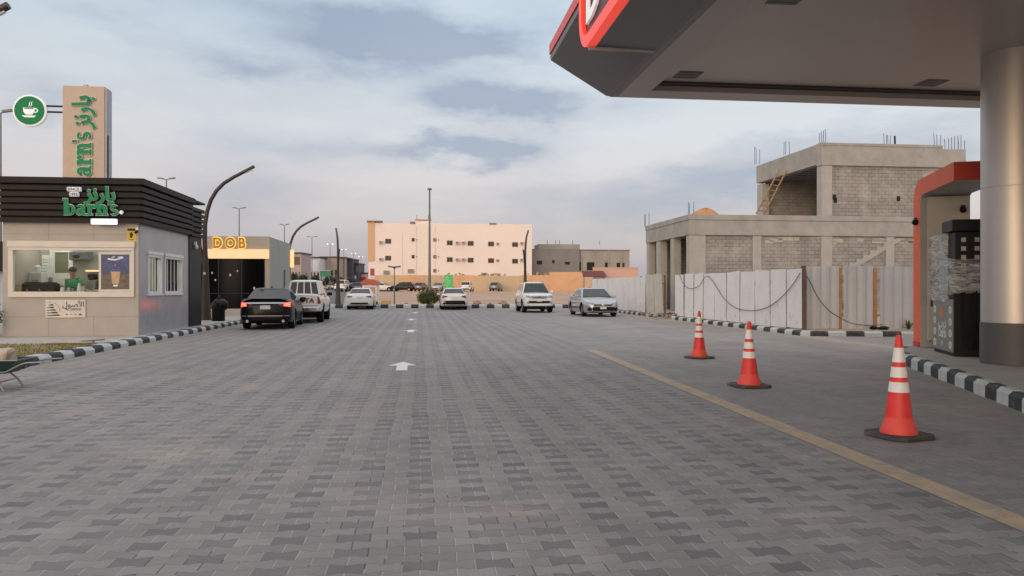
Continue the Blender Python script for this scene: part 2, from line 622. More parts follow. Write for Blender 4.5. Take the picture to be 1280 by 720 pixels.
def paver_mat():
    m = bpy.data.materials.new('interlocking_pavers')
    m.use_nodes = True
    nt = m.node_tree
    N, L = nt.nodes, nt.links
    bs = N['Principled BSDF']

    def mth(op, a, b=None, c=None, clamp=False):
        n = N.new('ShaderNodeMath')
        n.operation = op
        n.use_clamp = clamp
        for i, q in enumerate((a, b, c)):
            if q is None:
                continue
            if isinstance(q, (int, float)):
                n.inputs[i].default_value = q
            else:
                L.new(q, n.inputs[i])
        return n.outputs[0]

    def mixc(f, a, b):
        n = N.new('ShaderNodeMix')
        n.data_type = 'RGBA'
        L.new(f, n.inputs['Factor'])
        for k, q in (('A', a), ('B', b)):
            if isinstance(q, tuple):
                n.inputs[k].default_value = (*q, 1)
            else:
                L.new(q, n.inputs[k])
        return n.outputs['Result']

    def noise(scale, detail=5, rough=0.6, vec=None, loc=(0, 0, 0), sc=(1, 1, 1)):
        n = N.new('ShaderNodeTexNoise')
        n.inputs['Scale'].default_value = scale
        n.inputs['Detail'].default_value = detail
        n.inputs['Roughness'].default_value = rough
        mp = N.new('ShaderNodeMapping')
        mp.inputs['Location'].default_value = loc
        mp.inputs['Scale'].default_value = sc
        L.new(tc.outputs['Object'], mp.inputs[0])
        L.new(mp.outputs[0], n.inputs['Vector'])
        return n.outputs['Fac']

    tc = N.new('ShaderNodeTexCoord')
    sp = N.new('ShaderNodeSeparateXYZ')
    L.new(tc.outputs['Object'], sp.inputs[0])
    # slight waviness of the courses
    x = mth('MULTIPLY_ADD', mth('SUBTRACT', noise(0.5, 2), 0.5), 0.10, sp.outputs['X'])
    y = mth('MULTIPLY_ADD', mth('SUBTRACT', noise(0.5, 2, loc=(9, 4, 0)), 0.5), 0.10, sp.outputs['Y'])
    LEN, P, A = 0.191, 0.124, 0.0098
    xl = mth('DIVIDE', x, LEN)
    yl = mth('DIVIDE', y, P)
    c = mth('COSINE', mth('MULTIPLY', xl, 2 * PI))
    c = mth('MAXIMUM', mth('MINIMUM', mth('MULTIPLY', c, 1.7), 1.0), -1.0)
    t = mth('SUBTRACT', yl, mth('MULTIPLY', mth('MULTIPLY', c, A / P), mth('COSINE', mth('MULTIPLY', yl, PI))))
    j = mth('FLOOR', t)
    ft = mth('FRACT', t)
    jm = mth('FLOORED_MODULO', j, 2.0)
    xk = mth('ADD', mth('ADD', xl, 0.5), mth('MULTIPLY', jm, 0.5))
    k = mth('FLOOR', xk)
    fx = mth('FRACT', xk)
    km = mth('FLOORED_MODULO', k, 2.0)
    dx = mth('MULTIPLY', mth('MINIMUM', fx, mth('SUBTRACT', 1.0, fx)), LEN)
    dy = mth('MULTIPLY', mth('MINIMUM', ft, mth('SUBTRACT', 1.0, ft)), P)
    jx = mth('SUBTRACT', 1.0, mth('DIVIDE', dx, 0.0060), clamp=True)
    jy = mth('SUBTRACT', 1.0, mth('DIVIDE', dy, 0.0035), clamp=True)
    cb = N.new('ShaderNodeCombineXYZ')
    L.new(k, cb.inputs[0]); L.new(j, cb.inputs[1])
    wn = N.new('ShaderNodeTexWhiteNoise')
    L.new(cb.outputs[0], wn.inputs['Vector'])
    rnd = wn.outputs['Value']
    isd = mth('MULTIPLY', mth('SUBTRACT', 1.0, jm), mth('SUBTRACT', 1.0, km))
    # the pattern of dark stones stops at the yellow edging line
    left = mth('LESS_THAN', sp.outputs['X'], mth('MULTIPLY_ADD', sp.outputs['Y'], LINE[1], LINE[0]))
    keep = mth('GREATER_THAN', wn.outputs['Value'], 0.04)
    isd = mth('MULTIPLY', mth('MULTIPLY', isd, left), keep)
    big = noise(0.22, 6, 0.6)
    med = noise(1.3, 6, 0.65, loc=(3, 8, 0))
    fine = noise(60, 4, 0.6)
    wear = mth('MULTIPLY_ADD', mth('SUBTRACT', big, 0.5), 2.4, 0.58, clamp=True)
    lightc = mixc(rnd, PAVER_A, PAVER_B)
    darkc = mixc(rnd, PAVER_C, PAVER_D)
    col = mixc(mth('MULTIPLY', isd, mth('MULTIPLY_ADD', wear, 0.65, 0.35)), lightc, darkc)
    shade = mth('MULTIPLY_ADD', mth('SUBTRACT', med, 0.5), 0.5, mth('MULTIPLY_ADD', mth('SUBTRACT', fine, 0.5), 0.35, 1.0))
    vm = N.new('ShaderNodeVectorMath')
    vm.operation = 'SCALE'
    L.new(col, vm.inputs[0]); L.new(shade, vm.inputs['Scale'])
    col = vm.outputs[0]
    # sand and dust: in blown patches and along the kerbs
    sandn = noise(0.55, 8, 0.68, loc=(1.3, 5.2, 0))
    sandm = mth('MULTIPLY', mth('SUBTRACT', sandn, 0.53), 5.0, clamp=True)
    kl = mth('SUBTRACT', sp.outputs['X'], KERB_L)
    ks = mth('EXPONENT', mth('MULTIPLY', mth('ABSOLUTE', kl), -1.6))
    ks = mth('MULTIPLY', ks, mth('MULTIPLY_ADD', med, 1.6, -0.15), clamp=True)
    # right hand side: in front of the fence and round the fuel island
    right = mth('MULTIPLY', mth('SUBTRACT', sp.outputs['X'], mth('MULTIPLY_ADD', sp.outputs['Y'], LINE[1], LINE[0])), 0.33, clamp=True)
    rs = mth('MULTIPLY', right, mth('MULTIPLY_ADD', mth('SUBTRACT', sandn, 0.5), 3.0, 0.42), clamp=True)
    fr = mth('SUBTRACT', KERB_R, sp.outputs['X'])
    fs = mth('MULTIPLY', mth('EXPONENT', mth('MULTIPLY', mth('ABSOLUTE', fr), -1.3)), mth('GREATER_THAN', sp.outputs['Y'], 15.0))
    sm = mth('MAXIMUM', mth('MULTIPLY', sandm, 0.5), mth('MAXIMUM', mth('MULTIPLY', ks, 0.75), mth('MAXIMUM', mth('MULTIPLY', rs, 0.6), mth('MULTIPLY', fs, 0.9))))
    col = mixc(sm, col, SAND_C)
    # joints
    fill = noise(2.2, 3, loc=(6, 6, 0))
    jcol = mixc(mth('GREATER_THAN', fill, 0.44), (0.07, 0.066, 0.062), (0.42, 0.39, 0.36))
    jyc = mixc(mth('MULTIPLY', jy, 0.55), col, (0.075, 0.07, 0.068))
    col = mixc(mth('MULTIPLY', jx, 0.8), jyc, jcol)
    # tyre tracks, oil drips, faint pink and pale spills
    track = mth('MULTIPLY', mth('SUBTRACT', noise(0.45, 4, 0.55, loc=(2, 7, 0), sc=(2.6, 0.16, 1)), 0.5), 0.42)
    blot = mth('MULTIPLY_ADD', mth('SUBTRACT', noise(0.12, 5, 0.6, loc=(8, 1, 0)), 0.5), 0.45, 1.0)
    oil = mth('MULTIPLY', mth('SUBTRACT', noise(1.9, 6, 0.7, loc=(4, 2, 0)), 0.655), 9.0, clamp=True)
    vm2 = N.new('ShaderNodeVectorMath')
    vm2.operation = 'SCALE'
    L.new(col, vm2.inputs[0])
    L.new(mth('ADD', blot, track), vm2.inputs['Scale'])
    col = mixc(mth('MULTIPLY', oil, 0.55), vm2.outputs[0], (0.06, 0.058, 0.058))
    spill = mth('MULTIPLY', mth('SUBTRACT', noise(0.9, 7, 0.7, loc=(11, 3, 0), sc=(1, 1.3, 1)), 0.66), 7.0, clamp=True)
    col = mixc(mth('MULTIPLY', spill, 0.5), col, (0.40, 0.33, 0.30))
    L.new(col, bs.inputs['Base Color'])
    bs.inputs['Roughness'].default_value = 0.75
    bs.inputs['Specular IOR Level'].default_value = 0.3
    h = mth('SUBTRACT', mth('MULTIPLY_ADD', rnd, 0.25, mth('MULTIPLY', fine, 0.25)), mth('MAXIMUM', jx, jy))
    bp = N.new('ShaderNodeBump')
    bp.inputs['Strength'].default_value = 0.55
    bp.inputs['Distance'].default_value = 0.006
    L.new(h, bp.inputs['Height'])
    L.new(bp.outputs['Normal'], bs.inputs['Normal'])
    return m


PAVER_A, PAVER_B = (0.212, 0.204, 0.207), (0.268, 0.257, 0.259)
PAVER_C, PAVER_D = (0.118, 0.121, 0.129), (0.165, 0.165, 0.170)
SAND_C = (0.41, 0.338, 0.272)
ya, yb = rf(gp(745, 441)), rf(gp(1278, 656))
lk = (ya.x - yb.x) / (ya.y - yb.y)
LINE = (ya.x - lk * ya.y, lk)           # x = LINE[0] + LINE[1] * y in the road frame
KERB_L = rf(gp(160, 434)).x
KERB_R = rf(gp(1005, 421)).x
FAR_Y = 55.0                            # world depth of the far kerb

p = MB()
A_ = [wf(-60, -30), wf(60, -30)]
# forecourt: everything up to the far kerb
pts = [rf((-70, -20)), rf((70, -20)), rf((70, FAR_Y)), rf((-70, FAR_Y))]
p.add([(q.x, q.y, 0) for q in pts], [(0, 1, 2, 3)])
kind(p.build('forecourt_paving', paver_mat(), rotz=TH))

YEL = mat('worn_yellow_paint', (0.40, 0.312, 0.228), 0.8, var=0.14, vs=5, bump=0.3, bs=40, dirt=((0.25, 0.215, 0.19), 2.6, 0.52))
b = MB()
d_ = 0.115
n_ = 60
y0, y1 = 1.0, 17.6
for i in range(n_):
    a, c = y0 + (y1 - y0) * i / n_, y0 + (y1 - y0) * (i + 1) / n_
    w1 = d_
    b.add([(LINE[0] + lk * a - w1, a, 0.004), (LINE[0] + lk * a + w1, a, 0.004), (LINE[0] + lk * c + w1, c, 0.004), (LINE[0] + lk * c - w1, c, 0.004)], [(0, 1, 2, 3)])
kind(b.build('yellow_line', YEL, rotz=TH, merge=True))

WLINE = mat('white_road_paint', (0.66, 0.66, 0.68), 0.7, var=0.1, vs=6, dirt=((0.30, 0.29, 0.29), 4.5, 0.60))
for (u, v, s_) in ((503, 458.3, 1.0), (513.5, 414.5, 1.0), (514, 400.2, 1.0), (519, 391.8, 1.0)):
    q = gp(u, v)
    a = MB()
    l = 0.80
    a.add([(-0.1, -l, 0.0045), (0.1, -l, 0.0045), (0.1, 0.05, 0.0045), (-0.1, 0.05, 0.0045)], [(0, 1, 2, 3)])
    a.add([(-0.27, 0.05, 0.0045), (0.27, 0.05, 0.0045), (0, l, 0.0045)], [(0, 1, 2)])
    kind(a.build('road_arrow', WLINE, loc=(q.x, q.y, 0), rotz=TH))


# ---------------------------------------------------------------- kerbs
def kerb(pts, h=0.15, w_=0.22, step=0.5, ch=0.05, z=0.0, start=0, side=1):
    """painted kerb stones along a poly line; the drive side is on the right of the direction times side"""
    b = MB()
    i = start
    left = 0.0
    for a, c in zip(pts[:-1], pts[1:]):
        a, c = Vector(a[:2]), Vector(c[:2])
        d = (c - a)
        ln = d.length
        d /= ln
        n = Vector((d.y, -d.x)) * side
        k = max(1, round(ln / step))
        for q in range(k):
            s0, s1 = ln * q / k + 0.004, ln * (q + 1) / k - 0.004
            P = a + d * s0
            Q = a + d * s1
            jz = random.uniform(-0.006, 0.006)
            jo = random.uniform(-0.008, 0.008)
            prof = [(jo, 0.0), (jo, h - ch + jz), (-ch + jo, h + jz), (-w_, h + jz), (-w_, 0.0)]
            vs = [(P.x + n.x * o, P.y + n.y * o, z + zz) for o, zz in prof] + [(Q.x + n.x * o, Q.y + n.y * o, z + zz) for o, zz in prof]
            m_ = len(prof)
            fs = [(r, r + 1, m_ + r + 1, m_ + r) for r in range(m_ - 1)] + [tuple(reversed(range(m_))), tuple(range(m_, 2 * m_))]
            b.add(vs, fs, i % 2)
            i += 1
    return b


PAVE = mat('pavement_tile', (0.40, 0.37, 0.34), 0.85, var=0.12, vs=2, bump=0.2, bs=20, dirt=((0.33, 0.28, 0.22), 0.8, 0.55))
# left kerb and the pavement behind it
lk0, lk1 = 10.5, 49.0
kb = kerb([wf(KERB_L, 10.6), wf(KERB_L, 36.0), wf(KERB_L - 0.6, lk1)], h=0.15, w_=0.3, ch=0.06, step=0.5)
kind(kb.build('kerb', [KW, KB], bevel=0.008))
b = MB()
b.box(-40, 19.4, 0.0, KERB_L - 0.29, 37.0, 0.14)
b.box(-40, 37.0, 0.0, KERB_L - 0.55, 48.0, 0.138)
kind(b.build('pavement', PAVE, rotz=TH))
b = MB()
b.box(-40, 10.4, 0.0, KERB_L - 0.29, 19.39, 0.115)
kind(b.build('verge', mat('verge_soil', (0.30, 0.235, 0.15), 0.95, var=0.3, vs=1.5, bump=0.5, bs=12, spec=0.1), rotz=TH))
b = MB()
for _ in range(9000):
    x = KERB_L - 0.32 - random.random() ** 1.3 * 7
    y = random.uniform(12.5, 19.3)
    h = random.uniform(0.02, 0.07)
    a = random.uniform(0, PI)
    dx, dy = 0.012 * math.cos(a), 0.012 * math.sin(a)
    b.add([(x - dx, y - dy, 0.115), (x + dx, y + dy, 0.115), (x + random.uniform(-.03, .03), y + random.uniform(-.03, .03), 0.115 + h)], [(0, 1, 2)], random.randint(0, 1))
kind(b.build('grass', [mat('dry_grass', (0.32, 0.25, 0.11), 0.9), mat('green_grass', (0.16, 0.18, 0.07), 0.9)], rotz=TH), 'stuff')

# far kerb
kb = kerb([(-13.2, FAR_Y), (8.5, FAR_Y)], h=0.27, w_=0.4, step=0.54, ch=0.08)
kind(kb.build('kerb', [KW, KB]))
b = MB()
b.box(-13.2, FAR_Y + 0.4, 0, 8.5, FAR_Y + 2.4, 0.2)
kind(b.build('pavement', PAVE))
# fence kerb on the right: along the road, then round the corner to the right
cor = wf(KERB_R, rf(gp(1005, 421)).y)
kr_y = rf(gp(1005, 421)).y
kb = kerb([wf(KERB_R, 52), wf(KERB_R, 37.2)], h=0.15, w_=0.25, side=1, step=0.5)
kind(kb.build('kerb', [KW, KB]))
kb = kerb([wf(KERB_R, 34.2), wf(KERB_R, kr_y + 0.25), wf(KERB_R + 0.2, kr_y), gp(1150, 422.0), gp(1420, 422.5)], h=0.15, w_=0.25, side=1, step=0.5)
kind(kb.build('kerb', [KW, KB]))
b = MB()
b.box(KERB_R + 0.24, kr_y + 0.22, 0.0, KERB_R + 40, 37, 0.135)
b.box(KERB_R + 0.24, 37, 0.0, KERB_R + 40, 60, 0.132)
kind(b.build('building_plot', mat('plot_sand', (0.42, 0.33, 0.25), 0.95, var=0.2, vs=0.7, bump=0.4, bs=6), rotz=TH))
# asphalt street leaving on the left
b = MB()
yy = [FAR_Y + 0.0] + [60 + 6 * i for i in range(12)] + [160, 220, 300, 420]
for i, y in enumerate(yy):
    lw, rw = (300 - 640) / FPX * y - 2, ((428 + (y - FAR_Y) * 0.09) - 640) / FPX * y
    b.v += [(lw, y, tz(y) + 0.012), (rw, y, tz(y) + 0.012)]
for i in range(len(yy) - 1):
    b.f.append((2 * i, 2 * i + 1, 2 * i + 3, 2 * i + 2)); b.m.append(0)
kind(b.build('asphalt_road', mat('asphalt', (0.115, 0.112, 0.118), 0.85, var=0.12, vs=0.6, bump=0.2, bs=30)))

# ---------------------------------------------------------------- letters drawn by hand (bold serif)
def ringpoly(b, cx, cz, rx, rz, ix, iz, a0, a1, y, d, m=0, n=18):
    """arc of an elliptical ring in the x-z plane, front at y, depth d"""
    A = [R(a0 + (a1 - a0) * i / n) for i in range(n + 1)]
    vs = []
    for yy in (y, y + d):
        for a in A:
            vs.append((cx + rx * math.cos(a), yy, cz + rz * math.sin(a)))
            vs.append((cx + ix * math.cos(a), yy, cz + iz * math.sin(a)))
    k = 2 * (n + 1)
    fs = []
    for i in range(n):
        a, c = 2 * i, 2 * i + 2
        fs += [(a, c, c + 1, a + 1), (k + a, k + a + 1, k + c + 1, k + c), (a, k + a, k + c, c), (a + 1, c + 1, k + c + 1, k + a + 1)]
    fs += [(0, 1, k + 1, k), (2 * n, k + 2 * n, k + 2 * n + 1, 2 * n + 1)]
    b.add(vs, fs, m)


def serif_word(e, y, d):
    """the word barn's, x-height 1; e swells every stroke"""
    b = MB()
    st = [0]

    def Y():
        st[0] += 1
        return y - 0.0012 * st[0]

    def rc(x0, z0, x1, z1):
        b.box(x0 - e, Y(), z0 - e, x1 + e, y + d, z1 + e)

    def rg(cx, cz, rx, rz, ix, iz, a0=0, a1=360):
        ringpoly(b, cx, cz, rx + e, rz + e, max(ix - e, 0.01), max(iz - e, 0.01), a0, a1, Y(), d)

    # b
    rc(0, 0, 0.33, 1.55); rc(-0.14, 1.43, 0, 1.55); rg(0.6, 0.5, 0.48, 0.5, 0.16, 0.38)
    ox = 1.22
    rg(ox + 0.38, 0.29, 0.38, 0.29, 0.13, 0.19); rc(ox + 0.52, 0.03, ox + 0.85, 0.7); rg(ox + 0.45, 0.68, 0.40, 0.32, 0.10, 0.20, 0, 165); rc(ox + 0.85, 0, ox + 0.98, 0.1)
    ox = 2.32
    rc(ox + 0.1, 0, ox + 0.43, 1.0); rc(ox - 0.03, 0.9, ox + 0.1, 1.0); rc(ox - 0.02, 0, ox + 0.56, 0.1); rg(ox + 0.68, 0.62, 0.27, 0.38, 0.12, 0.24, 40, 180); rg(ox + 0.78, 0.8, 0.14, 0.15, 0.01, 0.01)
    ox = 3.3
    rc(ox + 0.1, 0, ox + 0.43, 1.0); rc(ox - 0.03, 0.9, ox + 0.1, 1.0); rc(ox - 0.02, 0, ox + 0.53, 0.1); rg(ox + 0.66, 0.6, 0.40, 0.40, 0.08, 0.27, 0, 180); rc(ox + 0.73, 0, ox + 1.06, 0.62); rc(ox + 0.66, 0, ox + 1.16, 0.1)
    ox = 4.5
    rc(ox, 1.02, ox + 0.2, 1.35)
    ox = 4.72
    rg(ox + 0.42, 0.72, 0.38, 0.28, 0.14, 0.16, 30, 255); rg(ox + 0.42, 0.28, 0.40, 0.28, 0.14, 0.16, -150, 100); rc(ox + 0.33, 0.44, ox + 0.5, 0.56)
    return b


ARABIC = '\ufeaf\ufee7\ufead\ufe8e\ufe91'


def brand_sign(parent, sc, place, arabic_at, lat_at):
    """the two words in green on a pale outline; place maps the sign's x-z plane into the parent"""
    tr = text_mb(ARABIC, 1.75, 0.05, 0.075, sx=1.28, space=0.93)
    gr = text_mb(ARABIC, 1.75, 0.05, 0.042, sx=1.28, space=0.93)
    for mbx, nm, mt, dy in ((tr, 'letter_outline', TRIM, 0.0), (gr, 'letters', GREEN, -0.09)):
        q = shift(mbx, arabic_at[0], dy - 0.05, arabic_at[1])
        w_ = serif_word(0.055 if nm != 'letters' else 0.012, dy - 0.1, 0.1)
        w_ = shift(w_, lat_at[0], 0, lat_at[1])
        o = join(q, w_)
        o.v = [tuple(place @ Vector((p[0] * sc[0], p[1] * 0.3, p[2] * sc[1]))) for p in o.v]
        o.build(nm, mt, parent)


# ---------------------------------------------------------------- drive-through kiosk
KP = gp(173, 420.0, 0.14)
KP.z = 0.14
kio = thing('drive_through_kiosk', 'small tan drive-through coffee kiosk with dark louvred top beside the striped kerb', 'kiosk', KP, TH)
PANEL = mat('tan_wall_panel', (0.405, 0.36, 0.32), 0.55, var=0.07, vs=1.5, bump=0.05, bs=6, dirt=((0.38, 0.325, 0.28), 0.7, 0.56))
PANEL2 = mat('grey_wall_panel', (0.37, 0.375, 0.39), 0.24, var=0.08, vs=1.8, dirt=((0.31, 0.32, 0.35), 1.1, 0.55))
CREAM = mat('cream_frame', (0.64, 0.575, 0.51), 0.5, var=0.05)
SLAT = mat('brown_slat', (0.0155, 0.0115, 0.011), 0.55, metal=0.0, spec=0.22, var=0.15)
SLATB = mat('black_backing', (0.010, 0.009, 0.010), 0.8)
KW_, KD = 3.50, 6.05
WZ0, WZ1, WX0, WX1 = 1.33 - 0.14, 2.50 - 0.14, -3.25, -0.12
TOPZ = 3.12
b = MB()
t_ = 0.13
b.box(-KW_, 0, 0, 0, t_, WZ0); b.box(-KW_, 0, WZ1, 0, t_, TOPZ)
b.box(-KW_, 0, WZ0, WX0, t_, WZ1); b.box(WX1, 0, WZ0, 0, t_, WZ1)
b.build('front_wall', PANEL, kio)
# fine panel joints on the front wall
JM = mat('joint_shadow_gap', (0.2, 0.17, 0.15), 0.8)
for z in (0.52, 2.78):
    MB().box(-KW_ + 0.002, -0.0025, z, -0.002, 0.001, z + 0.006).build('wall_joint_line', JM, kio)
for x in (-2.33, -1.17):
    MB().box(x, -0.003, 0.002, x + 0.006, 0.001, 0.515).build('wall_joint_line', JM, kio)
    MB().box(x, -0.003, WZ1 + 0.25, x + 0.006, 0.001, TOPZ - 0.01).build('wall_joint_line', JM, kio)
SW = ((0.71, 1.89), (2.18, 3.86))
b = MB()
s0, s1 = 1.28 - 0.14, 2.42 - 0.14
y = t_
for a, c in SW:
    b.box(-t_, y, 0, 0, a, TOPZ)
    b.box(-t_, a, 0, 0, c, s0); b.box(-t_, a, s1, 0, c, TOPZ)
    y = c
b.box(-t_, y, 0, 0, 4.62, TOPZ)
b.build('side_wall', PANEL2, kio)
b = MB()
b.box(-t_, 4.625, 0, 0.03, KD, TOPZ); b.box(-KW_, KD - t_, 0, -t_ - 0.002, KD, TOPZ)
b.build('dark_end_wall', mat('charcoal_cladding', (0.013, 0.014, 0.019), 0.5, var=0.15, spec=0.25), kio)
b = MB()
b.box(-KW_, t_ + 0.002, 0, -KW_ + t_, KD - t_ - 0.002, TOPZ)
b.build('rear_side_wall', PANEL, kio)
b = MB().box(-KW_ + t_ + 0.003, t_ + 0.003, 0.002, -t_ - 0.003, KD - t_ - 0.003, 0.22)
b.build('interior_floor', mat('dark_floor_tile', (0.12, 0.11, 0.10), 0.5), kio)
b = MB().box(-KW_ - 0.02, -0.02, TOPZ + 0.004, 0.02, KD + 0.02, TOPZ + 0.09)
b.build('roof', SLATB, kio)
# inside walls
INW = mat('interior_wall', (0.30, 0.325, 0.29), 0.6, var=0.05)
b = MB()
b.box(-KW_ + t_ + 0.004, 1.75, 0.23, -t_ - 0.004, 1.82, TOPZ - 0.05)
b.build('interior_wall', INW, kio)
b = MB().box(-KW_ + t_ + 0.005, t_ + 0.005, TOPZ - 0.04, -t_ - 0.005, 1.74, TOPZ - 0.004)
b.build('interior_ceiling', INW, kio)
for cx, cy_ in ((-2.75, 0.9), (-0.9, 0.9), (-0.9, 2.9)):
    b = MB().box(cx - 0.55, cy_, TOPZ - 0.065, cx + 0.55, cy_ + 0.35, TOPZ - 0.045)
    b.build('ceiling_lamp', mat('led_panel', (0.8, 0.8, 0.8), emit=(1.0, 0.95, 0.86), es=14.0), kio)
# front window: cream frame, pane, poster sash
fr = MB()
fx0, fx1, fz0, fz1 = WX0 - 0.10, WX1 + 0.02, WZ0 - 0.13, WZ1 + 0.06
fr.box(fx0, -0.05, fz0, fx1, 0.06, WZ0 + 0.02); fr.box(fx0, -0.05, WZ1 - 0.02, fx1, 0.06, fz1)
fr.box(fx0, -0.05, WZ0 + 0.022, WX0 + 0.03, 0.06, WZ1 - 0.022); fr.box(WX1 - 0.05, -0.05, WZ0 + 0.022, fx1, 0.06, WZ1 - 0.022)
fr.box(fx0 - 0.02, -0.065, fz1 + 0.004, fx1 + 0.02, 0.0, fz1 + 0.17)
wf_ = fr.build('window_frame', CREAM, kio, bevel=0.006)
sx0 = -1.03
MB().box(WX0 + 0.03, 0.035, WZ0 + 0.022, sx0, 0.043, WZ1 - 0.022).build('window_pane', GLASS, wf_)
s_ = MB()
s_.box(sx0, -0.02, WZ0 + 0.024, sx0 + 0.06, 0.05, WZ1 - 0.06); s_.box(WX1 - 0.11, -0.02, WZ0 + 0.024, WX1 - 0.054, 0.05, WZ1 - 0.06)
s_.box(sx0 + 0.062, -0.02, WZ0 + 0.024, WX1 - 0.112, 0.05, WZ0 + 0.08); s_.box(sx0 + 0.062, -0.02, WZ1 - 0.125, WX1 - 0.112, 0.05, WZ1 - 0.06)
s_.build('sliding_sash', CREAM, wf_)
# side windows with white frames, blinds of vertical bars inside
for a, c in SW:
    f = MB()
    f.box(-0.1, a, s0, 0.03, a + 0.07, s1); f.box(-0.1, c - 0.07, s0, 0.03, c, s1)
    f.box(-0.1, a + 0.072, s0, 0.03, c - 0.072, s0 + 0.07); f.box(-0.1, a + 0.072, s1 - 0.07, 0.03, c - 0.072, s1)
    f.box(-0.02, a - 0.05, s1 + 0.004, 0.055, c + 0.05, s1 + 0.09); f.box(-0.02, a - 0.04, s0 - 0.05, 0.05, c + 0.04, s0 - 0.003)
    w_ = f.build('side_window', WHITE, kio)
    MB().box(-0.05, a + 0.073, s0 + 0.073, -0.042, c - 0.073, s1 - 0.073).build('pane', GLASS, w_)
    q = MB()
    k = 5
    for i in range(1, k):
        yy = a + (c - a) * i / k
        q.box(-0.03, yy - 0.012, s0 + 0.073, -0.008, yy + 0.012, s1 - 0.073)
    q.build('window_bar', WHITE, w_)
# louvred crown
cr_ = MB()
ox, oy = 0.16, 0.16
z = TOPZ - 0.03
XL = -KW_ - 0.7
for i in range(7):
    top = i == 6
    h = 0.17 if top else 0.125
    e = 0.05 if top else 0
    zz = z + i * 0.176
    cr_.box(XL, -oy - e, zz, ox + e, -oy - e + 0.06, zz + h)
    cr_.box(ox + e - 0.06, -oy - e + 0.062, zz, ox + e, (4.6 if not top else 4.7), zz + h)
    if i < 6:
        cr_.box(ox - 0.10, 4.61, zz - 0.02, ox - 0.04, KD + 0.1, zz + h - 0.03)
cr_.box(XL, -oy - 0.05 + 0.062, z + 6 * 0.176 + 0.1, ox - 0.012, KD + 0.05, z + 6 * 0.176 + 0.165)
cr_.build('louvre_slat', SLAT, kio, bevel=0.004)
b = MB()
b.box(-KW_ - 0.02, -0.05, TOPZ + 0.1, 0.045, 4.58, z + 6 * 0.176 + 0.09)
b.box(-KW_ - 0.02, 4.585, TOPZ + 0.1, 0.04, KD + 0.02, z + 5 * 0.176 + 0.1)
b.build('louvre_backing', SLATB, kio)
# sign on the louvres
sg = thing('shop_sign', 'green outlined lettering in Arabic and English mounted on the dark louvres of the kiosk', 'sign', KP + wf(0, 0, 0), TH)
brand_sign(sg, (0.25, 0.285), Matrix.Translation((-1.83, -oy - 0.05, 3.29)), (3.7, 1.45), (0, 0))
b = MB()
for (x0, x1, z0) in ((-1.80, -1.36, 3.94), (-1.74, -1.42, 3.80)):
    b.tube([(x0 + 0.05, -oy - 0.05, z0 + 0.05), (x1 - 0.05, -oy - 0.05, z0 + 0.05)], 0.062, 10)
b.build('white_plaque', mat('lit_white_plastic', (0.8, 0.8, 0.8), 0.5, emit=(1, 1, 1), es=0.25), sg, smooth=50)
shift(text_mb('SINCE', 0.105, 0.004, 0.003, space=1.1), -1.58, -oy - 0.118, 3.953).build('small_lettering', mat('grey_ink', (0.12, 0.12, 0.12), 0.6), sg)
shift(text_mb('1992', 0.105, 0.004, 0.003, space=1.05), -1.58, -oy - 0.118, 3.813).build('small_lettering', mat('grey_ink', (0.12, 0.12, 0.12), 0.6), sg)
MB().ell((-0.365, -oy - 0.06, 3.375), (0.055, 0.05, 0.055), 12, 8).build('white_dot', mat('lit_white_plastic', (0.8, 0.8, 0.8)), sg, smooth=60)
lp = thing('wall_lamp', 'white tube lamp fixed below the sign on the kiosk louvres', 'lamp', KP, TH)
MB().box(-1.13, -oy - 0.14, 3.04, -0.47, -oy - 0.03, 3.19).build('lamp_diffuser', mat('lit_lamp_white', (0.8, 0.8, 0.8), emit=(0.85, 0.93, 1.0), es=1.1), lp, bevel=0.02)
MB().box(-1.05, -oy - 0.035, 3.06, -0.55, -oy + 0.03, 3.17).build('bracket', SLATB, lp)
# sticker, plate, cctv
st = thing('warning_sticker', 'yellow warning sticker with a black figure at the top corner of the tan kiosk wall', 'sticker', KP, TH)
MB().box(-0.30, -0.007, 2.60, -0.06, -0.001, 2.98).build('backing', mat('sticker_yellow', (0.62, 0.42, 0.03), 0.5), st)
q = MB()
q.box(-0.285, -0.010, 2.885, -0.075, -0.007, 2.955)
q.add([(-0.22, -0.010, 2.70), (-0.17, -0.010, 2.69), (-0.13, -0.010, 2.78), (-0.17, -0.010, 2.86), (-0.23, -0.010, 2.83)], [(0, 1, 2, 3, 4)])
q.box(-0.25, -0.010, 2.64, -0.11, -0.0075, 2.655)
q.build('printing', mat('black_ink', (0.015, 0.015, 0.015), 0.6), st)
cc = thing('security_camera', 'small dark security camera at the front corner of the kiosk below the louvres', 'camera', KP, TH)
MB().tube([(-0.03, -0.02, 2.88), (-0.03, -0.13, 2.83)], 0.035, 10).build('camera_body', BLACK, cc)
MB().box(-0.06, -0.03, 2.9, 0.0, 0.0, 2.99).build('bracket', WHITE, cc)
cc = thing('security_camera', 'white dome camera on the dark rear section of the kiosk', 'camera', KP, TH)
MB().ell((0.1, 5.2, 2.72), (0.06, 0.06, 0.08), 12, 8).build('camera_body', WHITE, cc, smooth=60)
MB().box(0.031, 5.14, 2.78, 0.1, 5.26, 2.9).build('bracket', WHITE, cc)
pl = thing('wall_plate', 'pale engraved name plate with a striped triangle emblem below the kiosk window', 'plate', KP, TH)
px0, px1, pz0, pz1 = -2.40, -1.37, 0.50, 0.99
MB().box(px0, -0.03, pz0, px1, -0.002, pz1).build('plate_board', mat('plate_cream', (0.60, 0.55, 0.48), 0.45), pl, bevel=0.004)
q = MB()
